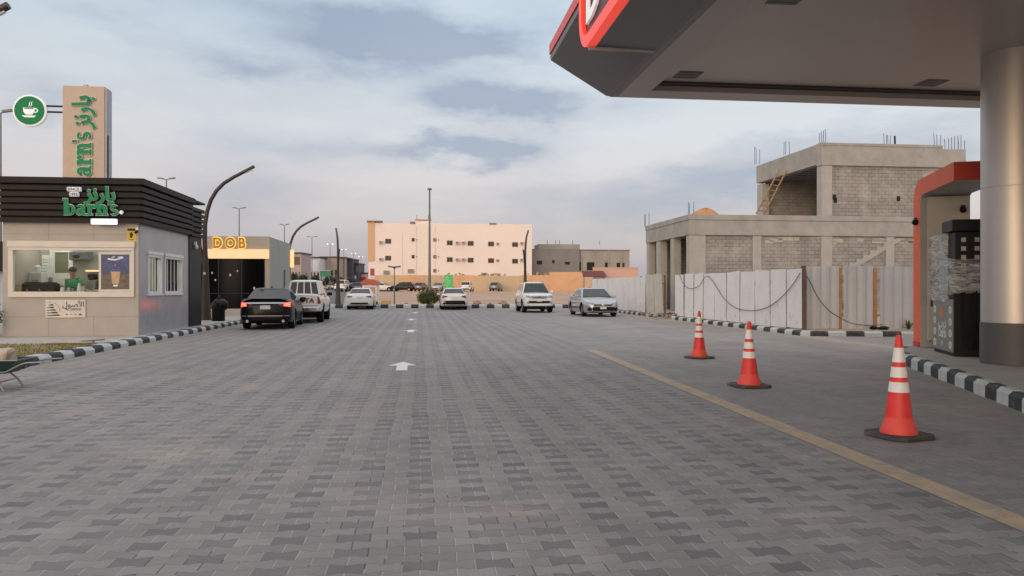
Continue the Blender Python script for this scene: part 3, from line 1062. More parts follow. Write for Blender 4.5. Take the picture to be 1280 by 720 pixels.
for i in range(5):
    wd = 0.10 + 0.05 * i
    zz = pz1 - 0.15 - i * 0.07
    xa = px0 + 0.04 if i else px0 + 0.08
    q.box(xa, -0.034, zz - 0.008, xa + wd + 0.03, -0.031, zz + 0.012)
    q.add([(xa + wd * 0.4, -0.0345, zz - 0.008), (xa + wd + 0.03, -0.0345, zz - 0.008), (xa + wd + 0.01, -0.0345, zz + 0.03), (xa + wd * 0.5, -0.0345, zz + 0.025)], [(0, 1, 2, 3)])
q.box(px0 + 0.10, -0.034, pz1 - 0.09, px0 + 0.12, -0.031, pz1 - 0.06)
q.build('emblem', mat('black_ink', (0.015, 0.015, 0.015)), pl)
q = MB()
ringpoly(q, px0 + 0.06, pz0 + 0.14, 0.32, 0.32, 0.305, 0.305, 0, 62, -0.033, 0.002)
q.build('emblem_arc', mat('grey_ink2', (0.3, 0.27, 0.24)), pl)
q = MB()
for q_ in (shift(text_mb('\ufedd\ufeee\ufebb\ufef7\ufe8d', 0.20, 0.002, 0.004), px0 + 0.72, -0.034, pz0 + 0.29),
         shift(text_mb('AL OSOOL', 0.085, 0.002, 0.002), px0 + 0.72, -0.034, pz0 + 0.20)):
    q_.build('engraving', mat('grey_ink', (0.12, 0.12, 0.12)), pl)
for a_, b_, c_, d_2 in ((0.52, 0.07, 0.57, 0.11), (0.86, 0.065, 0.93, 0.11), (0.64, 0.08, 0.68, 0.10), (0.74, 0.08, 0.80, 0.10)):
    MB().box(px0 + a_, -0.034, pz0 + b_, px0 + c_, -0.031, pz0 + d_2).build('engraved_mark', mat('grey_ink', (0.12, 0.12, 0.12)), pl)

# ---- things inside the kiosk (its local frame, z above pavement)
def kin(name, label, cat, x, y, z, group=None):
    return thing(name, label, cat, KP + wf(x, y, z), TH, group)


STEEL = mat('brushed_steel', (0.42, 0.42, 0.41), 0.35, metal=0.7, var=0.1)
ct = kin('counter', 'low steel service counter running behind the kiosk window', 'counter', 0, 0, 0.22)
MB().box(-3.30, 0.22, 0.0, -0.25, 0.26, 0.88).build('counter_front', STEEL, ct)
MB().box(-3.32, 0.2, 0.884, -0.23, 0.80, 0.92).build('counter_top', STEEL, ct)
b = kin('counter', 'rear brown work counter against the back wall of the kiosk', 'counter', 0, 0, 0.22)
MB().box(-1.95, 1.22, 0.0, -0.25, 1.74, 1.0).build('cabinet', mat('brown_laminate', (0.30, 0.23, 0.17), 0.6), b)
MB().box(-1.97, 1.19, 1.004, -0.23, 1.74, 1.05).build('counter_top', STEEL, b)
cm_ = kin('coffee_machine', 'long black espresso machine on the counter at the window', 'machine', -2.76, 0.5, 1.14)
MB().box(-0.42, -0.2, 0.06, 0.42, 0.22, 0.30).build('body', mat('espresso_black', (0.004, 0.004, 0.004), 0.6, spec=0.06), cm_, bevel=0.04)
q = MB()
for x in (-0.35, 0.35):
    for y in (-0.15, 0.15):
        MB().tube([(x, y, 0), (x, y, 0.07)], 0.025, 8).build('foot', CHROME, cm_)

MB().box(-0.36, -0.14, 0.302, 0.36, 0.16, 0.33).build('cup_rail', mat('espresso_black', (0.004, 0.004, 0.004)), cm_)
q = MB()
for x in (-0.2, 0.12):
    MB().tube([(x, -0.22, 0.13), (x, -0.34, 0.12)], 0.02, 8).build('portafilter', CHROME, cm_)
o = kin('box', 'small tan cardboard box at the far end of the counter behind the window', 'box', -3.26, 0.36, 1.14)
MB().box(-0.09, -0.1, 0, 0.09, 0.1, 0.26).build('carton', mat('carton', (0.50, 0.34, 0.2), 0.8), o)
MB().box(-0.092, -0.103, 0.16, 0.092, 0.103, 0.20).build('tape', mat('tape', (0.6, 0.5, 0.35), 0.4), o)
wd = kin('water_filter', 'white water dispenser with round bottle standing behind the espresso machine', 'dispenser', -3.12, 1.1, 1.14)
MB().box(-0.17, -0.15, 0.0, 0.17, 0.15, 0.62).build('body', mat('pale_grey_plastic', (0.6, 0.62, 0.6), 0.4), wd, bevel=0.02)
MB().lathe([(0.05, 0.62), (0.09, 0.66), (0.09, 0.78), (0.03, 0.82)], 14).build('bottle', mat('pale_blue_plastic', (0.55, 0.62, 0.66), 0.3), wd, smooth=40)
MB().box(-0.1, -0.16, 0.12, 0.1, -0.15, 0.4).build('front_panel', mat('grey_label', (0.25, 0.28, 0.28)), wd)
t2 = kin('side_table', 'steel table under the white water dispenser in the kiosk', 'table', -2.93, 1.15, 0.22)
MB().box(-0.4, -0.25, 0.86, 0.75, 0.25, 0.92).build('table_top', STEEL, t2)
for x in (-0.36, 0.71):
    for y in (-0.2, 0.2):
        MB().tube([(x, y, 0), (x, y, 0.86)], 0.02, 8).build('leg', STEEL, t2)
sh = kin('jar_stack', 'cluttered heap of brown and pale jars beside the white dispenser', 'jars', -2.80, 1.15, 1.14)
for i in range(9):
    x, z, y = random.uniform(-0.13, 0.13), [0, 0.16, 0.32][i % 3] , random.uniform(-0.1, 0.1)
    MB().lathe([(0.055, z), (0.06, z + 0.02), (0.06, z + 0.13), (0.04, z + 0.155)], 10).build('jar', [mat('jar_brown', (0.2, 0.13, 0.09), 0.4), mat('jar_white', (0.6, 0.58, 0.54), 0.4), mat('jar_grey', (0.3, 0.3, 0.28), 0.4)][i % 3], sh, smooth=40)
for i, (x, z, wd_, hh, lb) in enumerate(((-3.20, 1.62, 0.20, 0.66, 'white paper notice pinned high on the kiosk back wall, the taller sheet'), (-3.22, 1.50, 0.28, 0.36, 'wide white paper schedule on the kiosk back wall, the lower sheet'))):
    pn = kin('paper_notice', lb, 'notice', x, 1.742, z, 'papers on the kiosk back wall')
    MB().box(-wd_ / 2, -0.004 - 0.006 * i, 0, wd_ / 2, 0.004 - 0.006 * i, hh).build('sheet', mat('paper', (0.70, 0.72, 0.68), 0.8), pn)
    q = MB()
    for k in range(6):
        q.box(-wd_ * 0.4, -0.0045 - 0.006 * i, hh * (0.14 + 0.13 * k), wd_ * random.uniform(0.1, 0.4), -0.0042 - 0.006 * i, hh * (0.14 + 0.13 * k) + 0.012)
    q.build('writing', mat('grey_ink', (0.12, 0.12, 0.12)), pn)
# door with a window in the back wall
dr = MB()
dr.box(-3.07, 1.70, 0.23, -3.00, 1.745, 2.45); dr.box(-2.50, 1.70, 0.23, -2.43, 1.745, 2.45); dr.box(-3.0, 1.70, 2.36, -2.5, 1.745, 2.45)
dr.box(-2.998, 1.72, 0.23, -2.502, 1.745, 1.75); dr.box(-2.998, 1.72, 1.752, -2.94, 1.745, 2.358); dr.box(-2.56, 1.72, 1.752, -2.502, 1.745, 2.358)
dd = dr.build('interior_door', mat('door_white', (0.70, 0.70, 0.66), 0.4), kio)
MB().box(-2.938, 1.735, 1.754, -2.562, 1.745, 2.356).build('door_pane', mat('olive_glass', (0.16, 0.18, 0.12), 0.15), dd)
ac = kin('wall_unit', 'grey wall heater unit above the barista in the kiosk', 'appliance', -2.32, 1.5, 2.12)
MB().box(-0.1, -0.1, 0.0, 0.45, 0.24, 0.26).build('casing', mat('slate_plastic', (0.10, 0.11, 0.13), 0.4), ac, bevel=0.03)
MB().box(0.02, -0.105, 0.06, 0.2, -0.1, 0.16).build('grille', BLACK, ac)
sf = kin('wall_shelf', 'wooden shelf with a warm light strip on the kiosk back wall', 'shelf', -1.5, 1.6, 1.82)
MB().box(-0.5, -0.14, 0, 0.55, 0.14, 0.04).build('board', mat('warm_shelf', (0.6, 0.42, 0.26), 0.5), sf)
MB().box(-0.48, -0.13, -0.02, 0.53, -0.1, -0.002).build('light_strip', mat('warm_led', (0.8, 0.6, 0.4), emit=(1.0, 0.66, 0.36), es=2.5), sf)
for i, (x, lb) in enumerate(((-1.78, 'black coffee grinder beside the barista on the rear kiosk counter'), (-1.45, 'tall black coffee grinder on the rear kiosk counter next to the poster'))):
    gr_ = kin('coffee_grinder', lb, 'grinder', x, 1.46, 1.27, 'coffee grinders on the rear counter')
    MB().box(-0.12, -0.13, 0, 0.12, 0.13, 0.26).build('body', mat('steel_grey', (0.3, 0.29, 0.27), 0.4, metal=0.4), gr_, bevel=0.02)
    MB().lathe([(0.07, 0.262), (0.13, 0.32), (0.13, 0.44 + 0.06 * i), (0.06, 0.47 + 0.06 * i)], 12).build('hopper', BLACK, gr_, smooth=50)
for i in range(5):
    x = -2.16 + 0.14 * i
    hh = (0.20, 0.15, 0.17, 0.27, 0.24)[i]
    lbs = ('short white bottle at the left end of the bottle row before the barista', 'short grey bottle second in the row before the barista', 'small brown bottle in the middle of the row at the kiosk window', 'tall white bottle right of the small brown one at the kiosk window', 'tall grey bottle at the poster end of the bottle row')
    cu = kin('bottle', lbs[i], 'bottle', x, 0.42 + 0.05 * (i % 2), 1.14, 'cups and bottles at the kiosk window')
    MB().lathe([(0.045, 0), (0.055, 0.02), (0.055, hh * 0.7), (0.03, hh * 0.85), (0.03, hh)], 12).build('bottle_body', [mat('jar_white', (0.6, 0.58, 0.54)), mat('jar_grey', (0.3, 0.3, 0.28)), mat('jar_brown', (0.2, 0.13, 0.09))][i % 3], cu, smooth=50)
    MB().lathe([(0.033, hh + 0.001), (0.033, hh + 0.03)], 12).build('cap', [BLACK, WHITE][i % 2], cu)
cs = kin('tumbler_rack', 'pile of cream cups and cartons left of the barista at the window', 'cups', -2.40, 0.66, 1.14)
for i in range(6):
    MB().lathe([(0.045, 0.13 * (i // 3)), (0.06, 0.13 * (i // 3) + 0.12)], 10).build('cup', mat('cream_cup', (0.62, 0.53, 0.42), 0.6), cs)
    cs.children[-1].location = ((i % 3) * 0.13 - 0.13, 0.02 * (i % 2), 0)
MB().box(-0.08, 0.12, 0.0, 0.14, 0.22, 0.42).build('carton', mat('pale_carton', (0.6, 0.56, 0.5), 0.7), cs)
# poster in the sash
po = kin('poster', 'framed poster of a brown iced drink on a starry blue ground in the kiosk window', 'poster', (sx0 + WX1) / 2 - 0.025, 0.0, 0)
hw = (WX1 - 0.112 - sx0 - 0.062) / 2 - 0.003
pz0, pz1 = WZ0 + 0.083, WZ1 - 0.128
MB().box(-hw, 0.0, pz0 + 0.42, hw, 0.012, pz1).build('upper_print', mat('night_blue', (0.030, 0.045, 0.16), 0.4, var=0.6, vs=6, dirt=((0.25, 0.22, 0.30), 5, 0.62)), po)
MB().box(-hw, 0.0, pz0, hw, 0.012, pz0 + 0.418).build('lower_print', mat('coffee_brown', (0.10, 0.075, 0.055), 0.4, var=0.7, vs=9, dirt=((0.4, 0.28, 0.17), 6, 0.58)), po)
q = MB()
q.add([(-0.12, -0.003, pz0 + 0.47), (0.12, -0.003, pz0 + 0.47), (0.09, -0.003, pz0 + 0.15), (-0.09, -0.003, pz0 + 0.15)], [(0, 1, 2, 3)])
q.add([(-0.13, -0.0035, pz0 + 0.46), (0.13, -0.0035, pz0 + 0.46), (0.13, -0.0035, pz0 + 0.49), (-0.13, -0.0035, pz0 + 0.49)], [(0, 1, 2, 3)])
q.build('drink_picture', mat('latte', (0.50, 0.34, 0.19), 0.5, var=0.2, vs=8), po)
q = MB()
for (x0, z0, x1, z1, t) in ((-0.2, 0.97, 0.0, 0.94, 0.045), (0.0, 0.95, 0.2, 1.02, 0.04), (0.06, 1.04, 0.18, 1.06, 0.025), (-0.1, 1.04, -0.02, 1.06, 0.02), (-0.02, 0.76, 0.0, 0.79, 0.02), (-0.06, 0.09, 0.06, 0.10, 0.045)):
    q = MB().add2([(x0, -0.002, pz0 + z0 * 0.84), (x1, -0.002, pz0 + z1 * 0.84), (x1, -0.002, pz0 + z1 * 0.84 + t), (x0, -0.002, pz0 + z0 * 0.84 + t)], [(0, 1, 2, 3)])
    q.build('white_script', mat('poster_white', (0.75, 0.75, 0.78), 0.5), po)



# ---------------------------------------------------------------- the barista
def skin_body(name, joints, edges, radii, mats, parent, sub=2):
    me = bpy.data.meshes.new(name)
    me.from_pydata(joints, edges, [])
    o = bpy.data.objects.new(name, me)
    COL.objects.link(o)
    md = o.modifiers.new('skin', 'SKIN')
    for i, d in enumerate(me.skin_vertices[0].data):
        r_ = radii[i]
        d.radius = r_ if isinstance(r_, tuple) else (r_, r_)
        d.use_root = i == 0
    md.use_smooth_shade = True
    sd_ = o.modifiers.new('sub', 'SUBSURF')
    sd_.levels = sd_.render_levels = sub
    dg = bpy.context.evaluated_depsgraph_get()
    m2 = bpy.data.meshes.new_from_object(o.evaluated_get(dg))
    bpy.data.objects.remove(o)
    m2.materials.clear()
    for q in (mats if isinstance(mats, list) else [mats]):
        m2.materials.append(q)
    for pf in m2.polygons:
        pf.use_smooth = True
        pf.material_index = 0
    o = bpy.data.objects.new(name, m2)
    m2.name = name
    COL.objects.link(o)
    o.parent = parent
    return o


SKIN = mat('skin', (0.30, 0.16, 0.10), 0.55, var=0.08)
pr = kin('person', 'barista in a green shirt with short dark hair leaning over the kiosk counter', 'person', -2.12, 0.98, 0.10)
# facing -y, bent forward and turned to its left
J = [(0, 0.12, 0.92), (0, 0.08, 1.12), (0, -0.02, 1.34), (0.02, -0.09, 1.47), (0.04, -0.14, 1.55), (0.06, -0.19, 1.64), (0.06, -0.19, 1.73),
     (-0.2, 0.0, 1.40), (-0.27, -0.14, 1.17), (-0.14, -0.34, 1.02), (-0.08, -0.42, 1.0),
     (0.2, -0.04, 1.40), (0.29, -0.18, 1.18), (0.2, -0.38, 1.05), (0.14, -0.46, 1.02),
     (-0.1, 0.12, 0.86), (-0.11, 0.1, 0.46), (-0.11, 0.12, 0.07), (-0.11, -0.06, 0.03),
     (0.1, 0.12, 0.86), (0.11, 0.08, 0.46), (0.11, 0.12, 0.07), (0.11, -0.06, 0.03)]
E_ = [(0, 1), (1, 2), (2, 3), (3, 4), (4, 5), (5, 6), (2, 7), (7, 8), (8, 9), (9, 10), (2, 11), (11, 12), (12, 13), (13, 14),
      (0, 15), (15, 16), (16, 17), (17, 18), (0, 19), (19, 20), (20, 21), (21, 22)]
RD = [(0.15, 0.11), (0.14, 0.10), (0.16, 0.11), 0.06, 0.055, (0.085, 0.095), (0.07, 0.08), 0.06, 0.048, 0.038, 0.035, 0.06, 0.048, 0.038, 0.035, 0.085, 0.06, 0.045, 0.04, 0.085, 0.06, 0.045, 0.04]
skin_body('body', J, E_, RD, SKIN, pr)
SHIRT = mat('green_shirt', (0.02, 0.22, 0.10), 0.8, var=0.15, vs=9)
JS = [(0, 0.12, 0.86), (0, 0.08, 1.12), (0, -0.02, 1.34), (0.01, -0.05, 1.43), (-0.2, 0.0, 1.40), (-0.25, -0.1, 1.23), (0.2, -0.04, 1.40), (0.27, -0.13, 1.25)]
skin_body('shirt', JS, [(0, 1), (1, 2), (2, 3), (2, 4), (4, 5), (2, 6), (6, 7)], [(0.18, 0.15), (0.175, 0.15), (0.20, 0.17), 0.12, 0.095, 0.08, 0.095, 0.08], SHIRT, pr)
JT = [(0, 0.12, 0.9), (-0.1, 0.12, 0.84), (-0.11, 0.1, 0.46), (-0.11, 0.12, 0.1), (0.1, 0.12, 0.84), (0.11, 0.08, 0.46), (0.11, 0.12, 0.1)]
skin_body('trousers', JT, [(0, 1), (1, 2), (2, 3), (0, 4), (4, 5), (5, 6)], [(0.165, 0.125), 0.1, 0.075, 0.06, 0.1, 0.075, 0.06], BLACK, pr)
HAIR = mat('dark_hair', (0.012, 0.009, 0.008), 0.7, var=0.3, vs=20)
h_ = MB().ell((0.065, -0.165, 1.725), (0.105, 0.118, 0.095), 16, 10, jit=0.04)
h_.build('hair', HAIR, pr, smooth=70)
f_ = MB()
f_.ell((0.055, -0.285, 1.655), (0.016, 0.024, 0.02), 8, 6)
f_.build('nose', SKIN, pr, smooth=60)
f_ = MB()
for x in (0.02, 0.095):
    f_.ell((x, -0.272, 1.682), (0.013, 0.01, 0.008), 8, 6)
f_.build('eyes', mat('eye_dark', (0.02, 0.015, 0.012), 0.3), pr)
for x in (-0.03, 0.155):
    MB().ell((x, -0.185, 1.665), (0.014, 0.022, 0.032), 8, 6).build('ear', SKIN, pr, smooth=60)
MB().box(0.025, -0.278, 1.612, 0.09, -0.262, 1.622).build('mouth', mat('lip', (0.2, 0.08, 0.06), 0.5), pr)
for sx_, hp in ((-1, (-0.08, -0.42, 1.0)), (1, (0.14, -0.46, 1.02))):
    hb = MB()
    for k in range(4):
        x = hp[0] + (k - 1.5) * 0.02
        l_ = (0.062, 0.075, 0.07, 0.055)[k]
        hb.tube([(x, hp[1], hp[2]), (x, hp[1] - l_ * 0.6, hp[2] - 0.005), (x, hp[1] - l_, hp[2] - 0.035)], [0.010, 0.009, 0.007], 6)
    hb.tube([(hp[0] - sx_ * -0.02, hp[1] + 0.02, hp[2]), (hp[0] + sx_ * -0.05, hp[1] - 0.02, hp[2] - 0.02)], [0.012, 0.008], 6)
    hb.build('hand', SKIN, pr, smooth=60)

# ---------------------------------------------------------------- pylon sign behind the kiosk
PYY = 29.0
pb = pp(130.5, 222, PYY)
h_top = pp(100, 109, PYY).z
py = thing('pylon_sign', 'tall tan pylon sign with vertical green lettering rising behind the kiosk roof', 'sign', (pb.x, pb.y, 0.14), TH)
pw = 1.49
MB().box(-pw, 0, 0, 0, 0.62, h_top - 0.14).build('panel', mat('pylon_tan', (0.53, 0.40, 0.32), 0.6, var=0.05), py, bevel=0.01)
MB().box(0.003, 0.05, 0.02, 0.05, 0.57, h_top - 0.2).build('side_strip', mat('pylon_grey', (0.34, 0.35, 0.38), 0.4, metal=0.3), py)
MB().box(0.051, 0.16, 3.0, 0.07, 0.22, h_top - 1.95).build('side_groove', BLACK, py)
MB().box(-0.86, 0.25, h_top - 0.139, -0.72, 0.39, h_top - 0.02).build('lifting_lug', GMET, py)
mx = Matrix.Translation((-0.45, -0.02, 5.05)) @ Matrix.Rotation(-PI / 2, 4, 'Y')
sgp = thing('pylon_lettering', 'vertical green letters with pale edges running up the tan pylon', 'lettering', (pb.x, pb.y, 0.14), TH)
brand_sign(sgp, (0.385, 0.50), mx, (7.55, 0.1), (0, 0.0))
rs_ = thing('round_sign', 'round green sign with a white coffee cup hanging beside the pylon', 'sign', (pb.x, pb.y, 0.14), TH)
ccx = -pw - 1.18
ccz = pp(43, 141, PYY).z - 0.14
rmx = Matrix.Translation((ccx, 0.12, ccz)) @ Matrix.Rotation(PI / 2, 4, 'X')
MB().lathe([(0.555, -0.08), (0.60, -0.06), (0.60, 0.06), (0.555, 0.08)], 40, mx=rmx).build('rim', mat('lit_white_rim', (0.8, 0.8, 0.82), 0.4, emit=(1, 1, 1), es=0.15), rs_, smooth=50)
rmf = Matrix.Translation((ccx, 0.12 - 0.082, ccz)) @ Matrix.Rotation(PI / 2, 4, 'X')
MB().lathe([(0.53, 0.0), (0.53, 0.012)], 40, mx=rmf).build('green_face', mat('round_green', (0.002, 0.175, 0.06), 0.5, var=0.05, spec=0.2, emit=(0.0, 0.3, 0.1), es=0.1), rs_)
q = MB()
yy = 0.02
q.prism([(-0.22, 0.1), (0.2, 0.1), (0.18, -0.06), (0.1, -0.16), (-0.12, -0.16), (-0.2, -0.06)], lambda a, c: (ccx + a, yy, ccz + c), lambda a, c: (ccx + a, yy + 0.02, ccz + c))
q.prism([(-0.27, -0.19), (0.25, -0.19), (0.15, -0.26), (-0.17, -0.26)], lambda a, c: (ccx + a, yy, ccz + c), lambda a, c: (ccx + a, yy + 0.02, ccz + c))
ringpoly(q, ccx + 0.21, ccz + 0.0, 0.10, 0.09, 0.06, 0.05, -110, 110, yy - 0.001, 0.02)
for k in range(2):
    q.tube([(ccx - 0.03 + 0.07 * k, yy + 0.01, ccz + 0.15), (ccx + 0.02 + 0.07 * k, yy + 0.01, ccz + 0.2), (ccx - 0.0 + 0.07 * k, yy + 0.01, ccz + 0.26), (ccx + 0.05 + 0.06 * k, yy + 0.01, ccz + 0.33)], [0.012, 0.022, 0.018, 0.008], 6)
q.build('cup_symbol', mat('symbol_white', (0.8, 0.8, 0.82), 0.4, emit=(1, 1, 1), es=0.2), rs_)
MB().box(ccx - 0.17, 0.013, ccz + 0.055, ccx + 0.15, 0.02, ccz + 0.085).build('coffee_surface', BLACK, rs_)
for dz in (0.17, -0.05):
    MB().box(ccx + 0.56, 0.09, ccz + dz, -pw - 0.002, 0.15, ccz + dz + 0.06).build('arm', BLACK, rs_)

# ---------------------------------------------------------------- cafe with the lit letters
DP = Vector(((337 - 640) * 38 / FPX, 38.0, 0.14))
dob = thing('cafe_building', 'low grey cafe with dark glass front and warm lit fascia beyond the kiosk', 'building', DP, TH)
DW = mat('cafe_render', (0.42, 0.365, 0.30), 0.8, var=0.06, vs=1, bump=0.1, bs=20)
DW2 = mat('cafe_side_render', (0.34, 0.34, 0.315), 0.8, var=0.06, vs=1)
W_, D_, H_ = 8.0, 6.2, 3.86
b = MB()
b.box(-W_, 0, 3.22, 0, 0.25, H_)
b.box(-0.22, 0, 0, 0, 0.25, 3.215)
b.build('front_wall', DW, dob)
b = MB()
b.box(-0.2, 0.252, 0, 0, 3.9, H_ - 0.02); b.box(-0.2, 4.5, 0, 0, D_, H_ - 0.02); b.box(-0.2, 3.9, 2.3, 0, 4.5, H_ - 0.02)
b.build('side_wall', DW2, dob)
MB().box(-W_, D_ - 0.2, 0, -0.202, D_, H_ - 0.02).build('back_wall', DW2, dob)
MB().box(-W_, 0.252, H_ - 0.2, -0.202, D_ - 0.202, H_ - 0.06).build('roof', DW2, dob)
MB().box(-0.12, 3.9, 0.02, -0.06, 4.5, 2.3).build('side_door', mat('brown_door', (0.06, 0.04, 0.035), 0.5), dob)
MB().box(-W_, -0.10, 2.76, -0.02, 0.1, 3.212).build('lit_fascia', mat('lit_fascia', (0.75, 0.5, 0.33), 0.5, emit=(1.0, 0.53, 0.25), es=0.75, var=0.1), dob)
for i in range(4):
    MB().box(-W_ + 0.05, -0.106, 2.83 + 0.1 * i, -0.06, -0.1005, 2.835 + 0.1 * i).build('fascia_groove', DW, dob)
gp_ = MB()
gp_.box(-W_, 0.08, 0.3, -0.222, 0.1, 2.755)
gp_.build('front_glazing', mat('cafe_glass', (0.004, 0.004, 0.005), 0.12, spec=0.10, var=0.05), dob)
q = MB()
for i in range(7):
    q.box(-0.222 - 1.1 * i - 0.05, 0.05, 0.3, -0.222 - 1.1 * i, 0.12, 2.756)
q.box(-W_, 0.05, 1.02, -0.222, 0.078, 1.06)
q.build('mullion', mat('mullion_black', (0.012, 0.011, 0.011), 0.5), dob)
MB().box(-W_, -0.25, 0.0, -0.23, 0.12, 0.29).build('plinth', mat('plinth_stone', (0.50, 0.44, 0.38), 0.7), dob)
q = MB()
for (x, z, r_) in ((-1.9, 1.95, 0.05), (-2.6, 1.7, 0.04), (-0.75, 1.3, 0.05), (-1.55, 2.15, 0.035), (-2.75, 2.05, 0.04)):
    q.ell((x, 0.06, z), (r_, 0.02, r_ * 1.4), 8, 6)
q.build('pendant_lamp', mat('dim_pendant', (0.3, 0.2, 0.15), emit=(1.0, 0.7, 0.5), es=0.25), dob)
ls = thing('cafe_sign', 'golden letters DOB with glowing yellow edges on the cafe fascia', 'sign', DP, TH)
lx = (288.5 - 337) / FPX * 38
q = shift(text_mb('DOB', 0.72, 0.01, 0.055, sx=0.84, space=1.42), lx, -0.03, 3.28)
q.build('glow_outline', mat('yellow_glow', (0.8, 0.6, 0.2), emit=(1.0, 0.60, 0.12), es=1.0), ls)
q = shift(text_mb('DOB', 0.72, 0.025, 0.022, sx=0.84, space=1.42), lx, -0.08, 3.28)
q.build('letters', mat('gold_letters', (0.30, 0.13, 0.015), 0.4, emit=(0.5, 0.2, 0.02), es=0.35), ls)
bs_ = thing('blade_sign', 'narrow glowing orange sign standing out from the cafe side wall', 'sign', pp(362, 335, 44.0), TH)
MB().box(0.05, -0.15, 0, 0.22, 0.15, 1.0).build('lit_face', mat('orange_lit', (0.8, 0.4, 0.2), emit=(1.0, 0.5, 0.22), es=1.3), bs_)
MB().box(-0.10, -0.12, -0.05, 0.049, 0.12, 1.06).build('frame', BLACK, bs_)

# ---------------------------------------------------------------- street lamps
LAMPM = mat('lamp_brown', (0.060, 0.046, 0.043), 0.5, metal=0.4, var=0.12)


def curved_lamp(loc, rot, label, two=True, h=6.3):
    t = thing('street_lamp', label, 'street lamp', loc, rot, 'curved street lamps round the forecourt')
    k = h / 6.3
    MB().lathe([(0.24, 0), (0.22, 0.1), (0.16, 0.9), (0.12, 2.0), (0.10, 2.6)], 14).build('base', LAMPM, t, smooth=40)
    pts = [(0.0, 0, 2.4), (-0.03, 0, 3.2), (-0.02, 0, 3.9), (0.07, 0, 4.45), (0.22, 0, 4.9), (0.45, 0, 5.28), (0.75, 0, 5.58), (1.15, 0, 5.83), (1.6, 0, 6.06), (1.98, 0, 6.26)]
    pts = [(x, y, z * k) for x, y, z in pts]
    MB().tube(pts, [0.10, 0.09, 0.085, 0.082, 0.08, 0.078, 0.075, 0.072, 0.07, 0.068], 12).build('mast', LAMPM, t, smooth=40)
    d = (Vector(pts[-1]) - Vector(pts[-2])).normalized()
    a = Vector(pts[-2]) + Vector((0.02, 0, -0.06))
    MB().tube([a, a + d * 0.34], 0.035, 8).build('lamp_lens', mat('lamp_lens', (0.55, 0.55, 0.55), 0.3), t)
    if two:
        q = [(-0.02, 0, 2.2), (-0.12, 0, 2.6), (-0.28, 0, 3.1), (-0.5, 0, 3.5), (-0.85, 0, 3.85), (-1.2, 0, 4.1)]
        MB().tube(q, [0.09, 0.08, 0.075, 0.07, 0.065, 0.06], 10).build('side_arm', LAMPM, t, smooth=40)
    MB().tube([(0, -0.105, 1.85), (0, -0.105, 1.95)], [0.045, 0.045], 8).build('number_tag', WHITE, t)
    return t


p1 = gp(257, 401, 0.14)
curved_lamp((p1.x, p1.y, 0.14), 0.0, 'curved brown street lamp between the kiosk and the glowing cafe sign')
bx = rf(p1).x
curved_lamp((-10.8, 13.45, 0.14), 0.0, 'curved street lamp nearest the camera of which only the arm tip shows')
y2 = rf(p1).y + 22.0
q = wf(bx - 0.2, y2, 0.0)
curved_lamp(((362 - 640) / FPX * 53, 53.0, 0.1), 0.1, 'curved street lamp rising behind the white pickup truck')
curved_lamp(((422.5 - 640) / FPX * 57.6, 57.6, 0.19), R(107), 'curved street lamp seen end on at the left end of the far kerb', h=5.9)
curved_lamp(((656.5 - 640) / FPX * 58.5, 58.5, 0.19), R(82), 'curved street lamp rising behind the white off-road car', h=5.8)

# black bin with a bag over it
bn = gp(273, 402, 0.14)
tb = thing('rubbish_bin', 'black rubbish bin with a bulging black bag beside the street lamp base', 'bin', (bn.x, bn.y, 0.14), TH)
MB().lathe([(0.24, 0), (0.25, 0.02), (0.25, 0.50), (0.26, 0.52)], 16).build('bin_body', BLACK, tb, smooth=40)
MB().ell((0.05, 0, 0.62), (0.33, 0.30, 0.27), 18, 12, jit=0.10).build('bag', mat('black_bag', (0.006, 0.006, 0.007), 0.35, bump=0.6, bs=14, spec=0.3), tb, smooth=80)
MB().tube([(0.02, 0, 0.88), (0.05, 0.02, 0.98), (-0.02, 0, 1.04)], [0.07, 0.05, 0.02], 8).build('bag_knot', mat('black_bag', (0.012, 0.012, 0.014)), tb, smooth=80)

# boards on the pavement
bd = gp(87, 429, 0.16)
t = thing('timber_boards', 'pale timber boards lying on the pavement in front of the kiosk', 'boards', (bd.x, bd.y, 0.14), R(6))
MB().obox((-0.05, 0, 0.03), (1.15, 0.16, 0.03), Matrix.Rotation(R(2), 3, 'Z')).build('long_board', mat('pale_timber', (0.50, 0.42, 0.32), 0.8, var=0.2, vs=5), t)
MB().obox((0.5, 0.06, 0.062), (0.5, 0.11, 0.028), Matrix.Rotation(R(16), 3, 'Z') @ Matrix.Rotation(R(-4), 3, 'Y')).build('short_board', mat('dark_timber', (0.18, 0.14, 0.11), 0.8), t)

# shrub left of the kiosk, wheelbarrow
LEAF = [mat('leaf_mid', (0.055, 0.085, 0.022), 0.6), mat('leaf_light', (0.10, 0.13, 0.035), 0.6), mat('leaf_dark', (0.030, 0.050, 0.016), 0.6)]
sp_ = pp(-20, 408, 20.6)
t = thing('shrub', 'green shrub at the left end of the kiosk wall', 'shrub', (sp_.x, sp_.y, 0.14))
leaf_mb([((0, 0, 0.5), (0.45, 0.5, 0.5)), ((-0.3, 0.2, 0.75), (0.5, 0.5, 0.4))], 1500, 0.05).build('foliage', LEAF, t)
MB().tube([(0, 0, 0), (0.02, 0, 0.7)], 0.03, 6).build('stem', WOOD, t)

